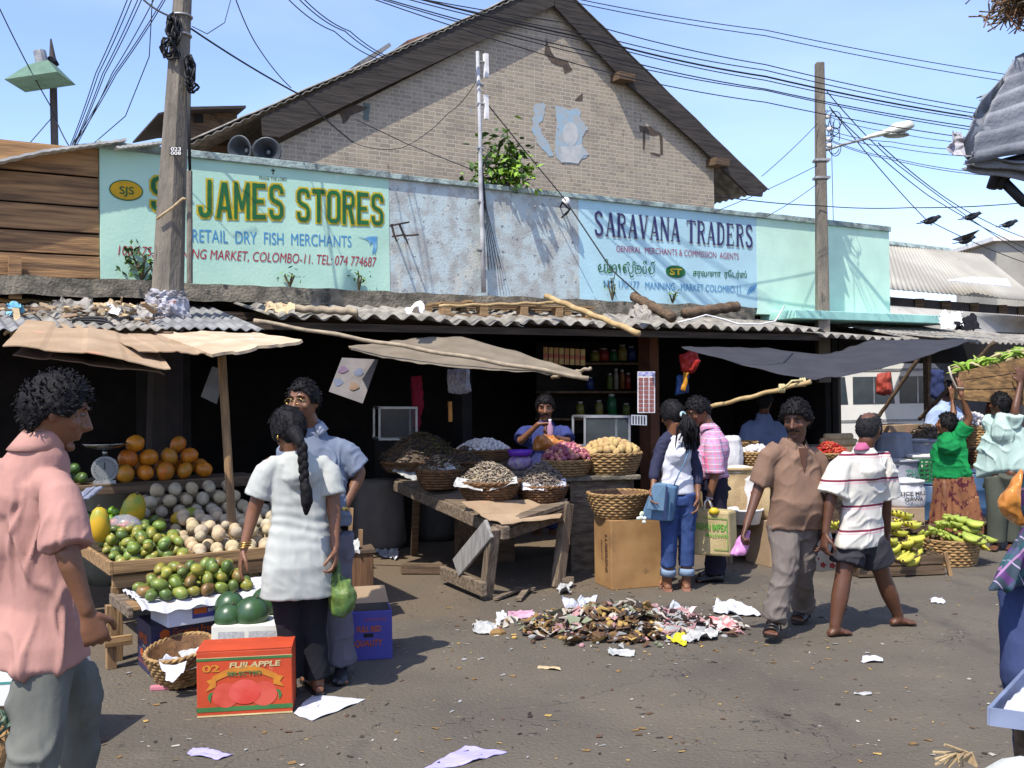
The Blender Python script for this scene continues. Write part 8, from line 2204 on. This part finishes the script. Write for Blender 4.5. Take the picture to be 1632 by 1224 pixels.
# floral bag between the walking men
fb_ = limp_bag('floral_bag', 'white plastic bag with red flowers hanging between the two walking men', [(1306, 832, 7.1), (1318, 834, 7.1), (1330, 868, 7.1), (1338, 908, 7.1), (1310, 912, 7.1), (1282, 911, 7.1), (1292, 872, 7.1)], .05, mat('floral_plastic', (.60, .57, .50), (.50, .48, .43), rough=.5, scale=6), amp=.008)
mb = MB()
for x, y, r in ((1312, 856, .013), (1303, 876, .014), (1318, 880, .018), (1328, 862, .016), (1294, 902, .022), (1311, 900, .018), (1326, 901, .02), (1304, 890, .008)):
    c = P(x, y, 7.02) - fb_.location
    mb.slab([c + V((r * math.cos(a) * (1 + .2 * math.cos(5 * a)), -.012, r * math.sin(a) * (1 + .2 * math.cos(5 * a)))) for a in [2 * math.pi * i / 20 for i in range(20)]], (0, .004, 0))
mb.build('flower_print', mat('flower_red', (.42, .06, .06)), fb_)
# crate carried overhead
cc = thing('carried_crate', 'rough plank crate of greens held overhead by the green woman', 'crate', P(1528, 632, 10.2)); o_ = cc.location.copy()
fr_ = [P(1526, 638, 10.2) - o_, P(1665, 650, 9.9) - o_, P(1665, 560, 9.9) - o_, P(1528, 592, 10.2) - o_]
dv = V((.15, .45, 0)); m_crw = wood('crate_plank', (.20, .115, .045), (.085, .05, .022), axis=0, spots=((.36, .22, .08), 5, .62))
f = quad_map(fr_, 0)
for v0, v1, ins in ((.02, .34, .03), (.36, .66, .015), (.68, .98, 0)):
    for off, nm in ((V((0, 0, 0)), 'plank'), (dv, 'plank')):
        mb = MB(); mb.slab([f(0, v0) + off, f(1, v0) + off, f(1, v1) + off, f(0, v1) + off], V((-.008, -.02, 0))); mb.build(nm, m_crw, cc, bevel=.004)
mb = MB(); mb.slab([f(.01, .05), f(.01, .05) + dv, f(.01, .95) + dv, f(.01, .95)], (.02, 0, 0)); mb.build('end_board', m_dkwood, cc)
mb = MB(); mb.slab([f(0.02, .02), f(1, .02), f(1, .02) + dv, f(.02, .02) + dv], (0, 0, .02)); mb.build('floor', m_dkwood, cc)
gv = MB()
for i in range(130):
    u = R5.uniform(.0, 1); c = f(u, 1.0) + dv * R5.uniform(.05, .95) + V((0, 0, R5.uniform(-.03, .05))); d = V((R5.gauss(0, 1), R5.gauss(0, .6), R5.gauss(0, .3))).normalized() * R5.uniform(.05, .15)
    gv.mi = R5.randrange(3); gv.tube([c - d, c + V((0, 0, .03)), c + d], [.006, .02, .004], 5)
tag(gv.build('leafy_greens', [mat('green_gourd', (.30, .38, .07), (.2, .3, .05)), mat('pale_stalk', (.42, .36, .18)), m_leafl], None, loc=o_), 'green gourds and pale stalks filling the carried crate', 'greens', kind='stuff')
mb = MB(); mb.tube([P(x, y, 10.15) - o_ for x, y in ((1512, 584), (1516, 600), (1524, 618), (1536, 619))], .010, 6); mb.build('rope', mat('rope_pale', (.42, .38, .30)), cc, smooth=True)
# white bus behind the stalls
bs = thing('white_bus', 'white minibus parked beyond the stalls under the grey awning', 'bus', V((P(1508, 640, 20).x, 20, 0)), .12)
m_bus = mat('bus_white', (.70, .69, .64), (.62, .61, .57), rough=.4, scale=2)
mb = MB(); prof = [(0, .45), (.02, 1.2), (.10, 1.95), (.25, 2.12), (.5, 2.2), (4.3, 2.2), (4.6, 2.0), (4.9, 1.3), (5.2, 1.1), (5.3, .45)]
mb.slab([(-x, 0, z) for x, z in prof], (0, 1.8, 0)); mb.build('bus_body', m_bus, bs, bevel=.05)
m_bwin = mat('bus_window', (.03, .045, .06), rough=.1, spec=.6)
for x0, x1 in ((.22, .98), (1.08, 1.95), (2.05, 2.95), (3.05, 3.9)):
    mb = MB(); mb.slab([(-x0, -.006, 1.28), (-x1, -.006, 1.28), (-x1, -.006, 1.82), (-x0 - .06, -.006, 1.82)], (0, .008, 0)); w_ = mb.build('side_window', m_bwin, bs)
    mb = MB(); mb.box((-(x0 + x1) / 2, -.010, 1.55), (.025, .008, .52)); mb.build('window_bar', m_alu, w_)
for z in (.95, 1.95): mb = MB(); mb.box((-2.5, -.005, z), (4.7, .012, .05)); mb.build('body_strip', m_grey, bs)
for x in (-1.0, -4.2):
    mb = MB(); mb.tube([(x, -.02, .32), (x, .2, .32)], .32, 24); wl_ = mb.build('wheel', m_black, bs); mb = MB(); mb.tube([(x, -.026, .32), (x, -.01, .32)], .17, 18); mb.build('rim', m_grey, wl_)
mb = MB(); mb.box((.03, .9, .5), (.12, 1.8, .2)); mb.build('bumper', m_grey, bs)
mb = MB(); mb.slab([(.012, .25, 1.3), (.012, 1.55, 1.3), (-.03, 1.5, 1.85), (-.03, .3, 1.85)], (.02, 0, 0)); mb.build('rear_window', m_bwin, bs)
mb = MB(); mb.box((.015, .12, .95), (.03, .12, .28)); mb.build('tail_light', mat('tail_red', (.4, .02, .02), rough=.3), bs)
# ---------------- lower left corner: carton on pineapples
e, q, ql = carton('fruit_carton', 'white kiwi carton with purple lettering behind the pink shirt man, lower left', V((P(-36, 1085, 4.55).x, 4.55, .21)), -.10, .32, .40, .25, mat('kiwi_carton', (.62, .62, .60), (.54, .54, .52), scale=4), z=.255)
m_mag = mat('print_magenta', (.28, .02, .12)); text('OU', sub(q, .62, .06, .98, .42), m_mag, e, offset=.06); text('AVI-PA', sub(q, .58, .50, 1.0, .64), m_ink, e, offset=.03); text('P-G', sub(q, .66, .82, .98, .94), m_mag, e, offset=.03)
patch(sub(q, 0, .70, 1, .73), mat('print_teal', (.05, .25, .22)), e, 'printed_stripe', .003); poly(q, [(.3, .44), (1, .50), (1, .47), (.3, .40)], MATS['print_teal'], e)
m_pine = mat('pineapple_skin', (.34, .19, .075), (.20, .11, .04), scale=50, rough=.8, bump=.5, bscale=70)
e = thing('basket_of_mesh', 'tan mesh covered crate under the kiwi carton, lower left', 'crate', V((P(-40, 1120, 4.55).x, 4.62, 0)), -.10)
e.name = 'mesh_crate'
mb = MB(); mb.box((.16, .16, .125), (.34, .36, .25)); mb.build('mesh_cover', m_pine, e, bevel=.02)
for (x, y, Y), lab in (((-12, 1175, 4.30), 'pineapple with blue green crown at the left edge beside the trousers'), ((18, 1162, 4.45), 'pineapple crown nearer the grey trousers, lower left')):
    c = P(x, y, Y); e = thing('pineapple', lab, 'pineapple', V((c.x, c.y, .0)))
    mb = MB(); mb.ell((0, 0, .10), (.065, .065, .10), 18, 12); mb.build('fruit_body', m_pine, e, smooth=True)
    mb = MB()
    for i in range(34):
        a = i * 2.4; t = i / 34; l = .13 - .05 * t; d = V((math.cos(a), math.sin(a), .5 + 2.2 * t)).normalized(); x_ = d.cross(UP).normalized() * .014; b0 = V((0, 0, .18 + .04 * t))
        mb.add([b0 - x_, b0 + x_, b0 + d * l * .6 + x_ * .7, b0 + d * l + V((0, 0, -.01)), b0 + d * l * .6 - x_ * .7], [(0, 1, 2, 3, 4)])
    mb.build('crown', mat('pineapple_crown', (.13, .20, .15), (.07, .12, .07), scale=9, rough=.5), e, fixn=False)
# ---------------- lower right corner: sack and tray of a hawker
sk_ = thing('white_sack', 'bulging white sack at the bottom right corner of the road', 'sack', V((P(1640, 1224, 2.75).x, 2.75, 0)))
mb = MB(); mb.ell((0, 0, .30), (.215, .20, .325), 36, 24, fn=lambda q: 1 + .05 * noise.noise(q * 2.2) + .015 * noise.noise(q * 9)); mb.build('sack_body', cloth('pale_sack', (.50, .51, .46), (.42, .43, .39), bump=.2, bscale=40, rough=.6), sk_, smooth=True)
mb = MB()
for i in range(14): mb.tube([V((-.12, .05, .585)), V((-.16 + R5.gauss(0, .02), .06, .62)), V((-.19 + R5.gauss(0, .02), .05 + R5.gauss(0, .03), .60 + R5.gauss(0, .03)))], .004, 5)
mb.build('frayed_neck', m_jsack, sk_)
tr_ = thing('metal_tray', 'blue grey metal tray resting above the white sack, bottom right corner', 'tray', P(1578, 1150, 2.95)); o_ = tr_.location.copy()
q = [P(1577, 1150, 2.92) - o_, P(1680, 1164, 2.88) - o_, P(1720, 1080, 3.35) - o_, P(1634, 1086, 3.38) - o_]
mb = MB(); mb.slab(q, (0, 0, -.012)); mb.build('tray_floor', mat('tray_blue', (.20, .23, .33), rough=.4), tr_)
for a, b in zip(q, q[1:] + q[:1]): mb = MB(); mb.beam(a + V((0, 0, .015)), b + V((0, 0, .015)), .012, .05); mb.build('tray_rim', mat('tray_rim_blue', (.24, .28, .40), rough=.35, metal=.3), tr_)
crumple('white_cloth', 'white crumpled cloth lying in the metal tray, bottom right corner', 'cloth', [(1604, 1146, 2.96), (1670, 1150, 2.96), (1680, 1108, 3.2), (1632, 1108, 3.2)], m_clean, amp=.03, freq=9, lift=.5)
sx = bamboo('tray_support', 'dark post holding up the metal tray behind the white sack', V((q[1].x + o_.x, 3.05, 0)), V((q[1].x + o_.x, 3.05, q[1].z + o_.z - .02)), .03, 'post', m_dkwood, False)
# ---------------- litter on the road
tp = MB(); R6 = random.Random(12)
cx0 = G(985, 1000); m_l = [mat('litter_%d' % i, c, rough=.8) for i, c in enumerate(((.10, .055, .03), (.05, .032, .02), (.22, .13, .045), (.42, .38, .32), (.36, .20, .20), (.17, .19, .12), (.28, .28, .27), (.40, .26, .08), (.035, .025, .02)))]
tp.lathe(cx0, [(.62, .003), (.45, .05), (.28, .10), (.001, .125)], 24, .62)
for i in range(1150):
    a, rho = R6.uniform(0, 6.283), math.sqrt(R6.random()) * (1.0 if i % 5 else 1.35)
    x, y = .66 * rho * math.cos(a), .42 * rho * math.sin(a)
    z = max(.008, .135 * (1 - rho ** 1.5) + R6.uniform(-.01, .02))
    c = cx0 + V((x, y, z)); d = V((R6.gauss(0, 1), R6.gauss(0, 1), R6.gauss(0, .4))).normalized()
    l = R6.uniform(.015, .055); k = R6.random()
    side = x > .25
    tp.mi = R6.choice((0, 0, 1, 1, 2, 7, 2, 8, 5, 3, 3, 4, 6)) if not side else R6.choice((3, 4, 4, 6, 6, 0, 8))
    if i % 9 == 0: l *= 1.9
    if k < .45:
        x_ = d.cross(V((R6.gauss(0, .3), R6.gauss(0, .3), 1))).normalized() * l * .6; n_ = V((0, 0, R6.uniform(0, .02)))
        tp.add([c - d * l - x_, c + d * l - x_ + n_, c + d * l + x_, c - d * l * .7 + x_ + n_ * 1.5], [(0, 1, 2), (0, 2, 3)])
    elif k < .75: tp.tube([c - d * l, c + V((0, 0, l * .4)), c + d * l], [.004, .013, .003], 5)
    else: tp.ell(c, (l * .6, l * .4, l * .3), 7, 5, Matrix.Rotation(a, 3, 'Z'))
tag(tp.build('rubbish_heap', m_l, None, fixn=False), 'swept heap of rotten peel, leaves and paper on the road', 'rubbish', kind='stuff')
ft = MB()
for i in range(1300):
    c = G(R6.uniform(60, 1600), R6.uniform(905, 1222)) if i % 3 else G(R6.uniform(700, 1320), R6.uniform(925, 1060)); c.z = .004
    d = V((R6.gauss(0, 1), R6.gauss(0, 1), 0)).normalized() * R6.choice((.004, .005, .006, .008, .012, .018)); x_ = V((-d.y, d.x, 0)) * R6.uniform(.12, .8)
    ft.mi = R6.choice((0, 0, 1, 2, 2, 6, 7, 8, 3)); ft.add([c - d - x_, c + d - x_, c + d + x_ + V((0, 0, .003)), c - d + x_], [(0, 1, 2, 3)])
tag(ft.build('ground_litter', m_l, None, fixn=False), kind='stuff')
m_lil = mat('lilac_paper', (.36, .33, .60), (.30, .27, .52), scale=5); m_pinkp = mat('pink_paper', (.52, .28, .36), scale=9)
m_yelp = mat('yellow_plastic', (.58, .48, .02), rough=.4)
def litter(lab, pts, m, amp=.03, nm='paper', freq=12, n=14):
    crumple('litter_' + nm, lab, nm, [tuple(p) for p in pts], m, amp=amp * .8, freq=freq, n=n, lift=.12)
litter('large sheet of white paper lying by the red orange box', [(468, 1140), (498, 1150), (583, 1116), (500, 1108)], m_clean, .018, 'paper', 5, 20)
litter('lilac paper cut off by the bottom edge of the road', [(672, 1228), (730, 1222), (808, 1200), (742, 1190)], m_lil, .010)
litter('small lilac paper at the bottom left of the road', [(298, 1204), (350, 1212), (372, 1204), (308, 1193)], m_lil, .012)
litter('crumpled newspaper at the left of the rubbish heap', [(752, 1010), (790, 1013), (800, 996), (756, 994)], m_paper, .05)
litter('pink paper scrap up and left of the rubbish heap', [(805, 990), (850, 988), (848, 975), (815, 978)], m_pinkp, .04)
litter('white scrap between the pink paper and the crumpled newspaper', [(790, 992), (808, 991), (806, 980), (792, 981)], m_clean, .04)
litter('white crumpled ball near the leg of the fish table', [(889, 949), (908, 949), (908, 936), (890, 936)], m_paper, .07)
litter('white plastic sheet right of the rubbish heap, near the sandal', [(1138, 980), (1212, 984), (1190, 966), (1140, 960)], m_clean, .05, 'plastic')
litter('white newsprint lying on the right end of the rubbish heap', [(1085, 1026), (1140, 1022), (1146, 1005), (1095, 1002)], m_paper, .06)
litter('yellow plastic piece at the front right of the rubbish heap', [(1062, 1024), (1092, 1032), (1092, 1012), (1066, 1006)], m_yelp, .05, 'plastic')
litter('blue white plastic bag on the back left of the rubbish heap', [(900, 990), (945, 990), (945, 968), (902, 968)], m_clear, .11, 'plastic')
litter('grey plastic bag in the middle right of the rubbish heap', [(1050, 998), (1095, 998), (1092, 978), (1052, 978)], m_clear, .10, 'plastic')
litter('red and white wrapper at the far right of the rubbish heap', [(1120, 1006), (1180, 1008), (1170, 988), (1120, 986)], mat('red_wrapper', (.45, .12, .12), (.6, .55, .52), scale=22), .04)
litter('pink and white papers on the heap behind the yellow plastic', [(1040, 1000), (1110, 1000), (1105, 982), (1050, 980)], mat('pink_wrapper', (.55, .36, .38), (.58, .55, .52), scale=20), .08)
litter('cream paper flat in front of the rubbish heap', [(968, 1046), (1010, 1048), (1012, 1038), (970, 1036)], m_paper, .03)
litter('small white paper on the open road right of the heap', [(1372, 1057), (1408, 1057), (1405, 1050), (1376, 1050)], m_clean, .02)
litter('white scrap on the road beyond the barefoot man', [(1482, 962), (1504, 963), (1502, 956), (1484, 956)], m_clean, .03)
litter('white paper under the dark end of the fish table', [(606, 890), (634, 894), (634, 872), (610, 872)], m_clean, .05)
litter('grey paper in the dark beside the wooden box', [(588, 880), (610, 884), (612, 868), (592, 868)], m_clear, .04)
litter('pale strip lying across the road, lower right', [(1360, 1108), (1390, 1109), (1389, 1105), (1362, 1105)], m_paper, .01)
litter('torn tan paper strip on the road below the newspaper', [(856, 1066), (892, 1070), (890, 1064), (858, 1062)], m_rag, .015)
e = thing('wood_scraps', 'broken wood offcuts lying at the foot of the fish table', 'wood', G(825, 948)); o_ = e.location.copy()
for a, b in (((790, 958), (830, 945)), ((818, 944), (853, 946)), ((826, 960), (840, 946))): mb = MB(); mb.beam(G(*a) - o_ + V((0, 0, .02)), G(*b) - o_ + V((0, 0, .04)), .05, .018); mb.build('offcut', m_oldw, e)
e = thing('pink_brush', 'small pink plastic brush back on the road by the wicker basket', 'brush', G(256, 1100)); mb = MB(); mb.box((0, 0, .015), (.11, .035, .03), Matrix.Rotation(.15, 3, 'Z')); mb.build('brush_back', mat('brush_pink', (.55, .20, .25), rough=.4), e, bevel=.008)
mb = MB(); mb.box((0, 0, .002), (.10, .028, .008), Matrix.Rotation(.15, 3, 'Z')); mb.build('bristles', m_clean, e)
# ---------------- dim stock in the depths of the shops
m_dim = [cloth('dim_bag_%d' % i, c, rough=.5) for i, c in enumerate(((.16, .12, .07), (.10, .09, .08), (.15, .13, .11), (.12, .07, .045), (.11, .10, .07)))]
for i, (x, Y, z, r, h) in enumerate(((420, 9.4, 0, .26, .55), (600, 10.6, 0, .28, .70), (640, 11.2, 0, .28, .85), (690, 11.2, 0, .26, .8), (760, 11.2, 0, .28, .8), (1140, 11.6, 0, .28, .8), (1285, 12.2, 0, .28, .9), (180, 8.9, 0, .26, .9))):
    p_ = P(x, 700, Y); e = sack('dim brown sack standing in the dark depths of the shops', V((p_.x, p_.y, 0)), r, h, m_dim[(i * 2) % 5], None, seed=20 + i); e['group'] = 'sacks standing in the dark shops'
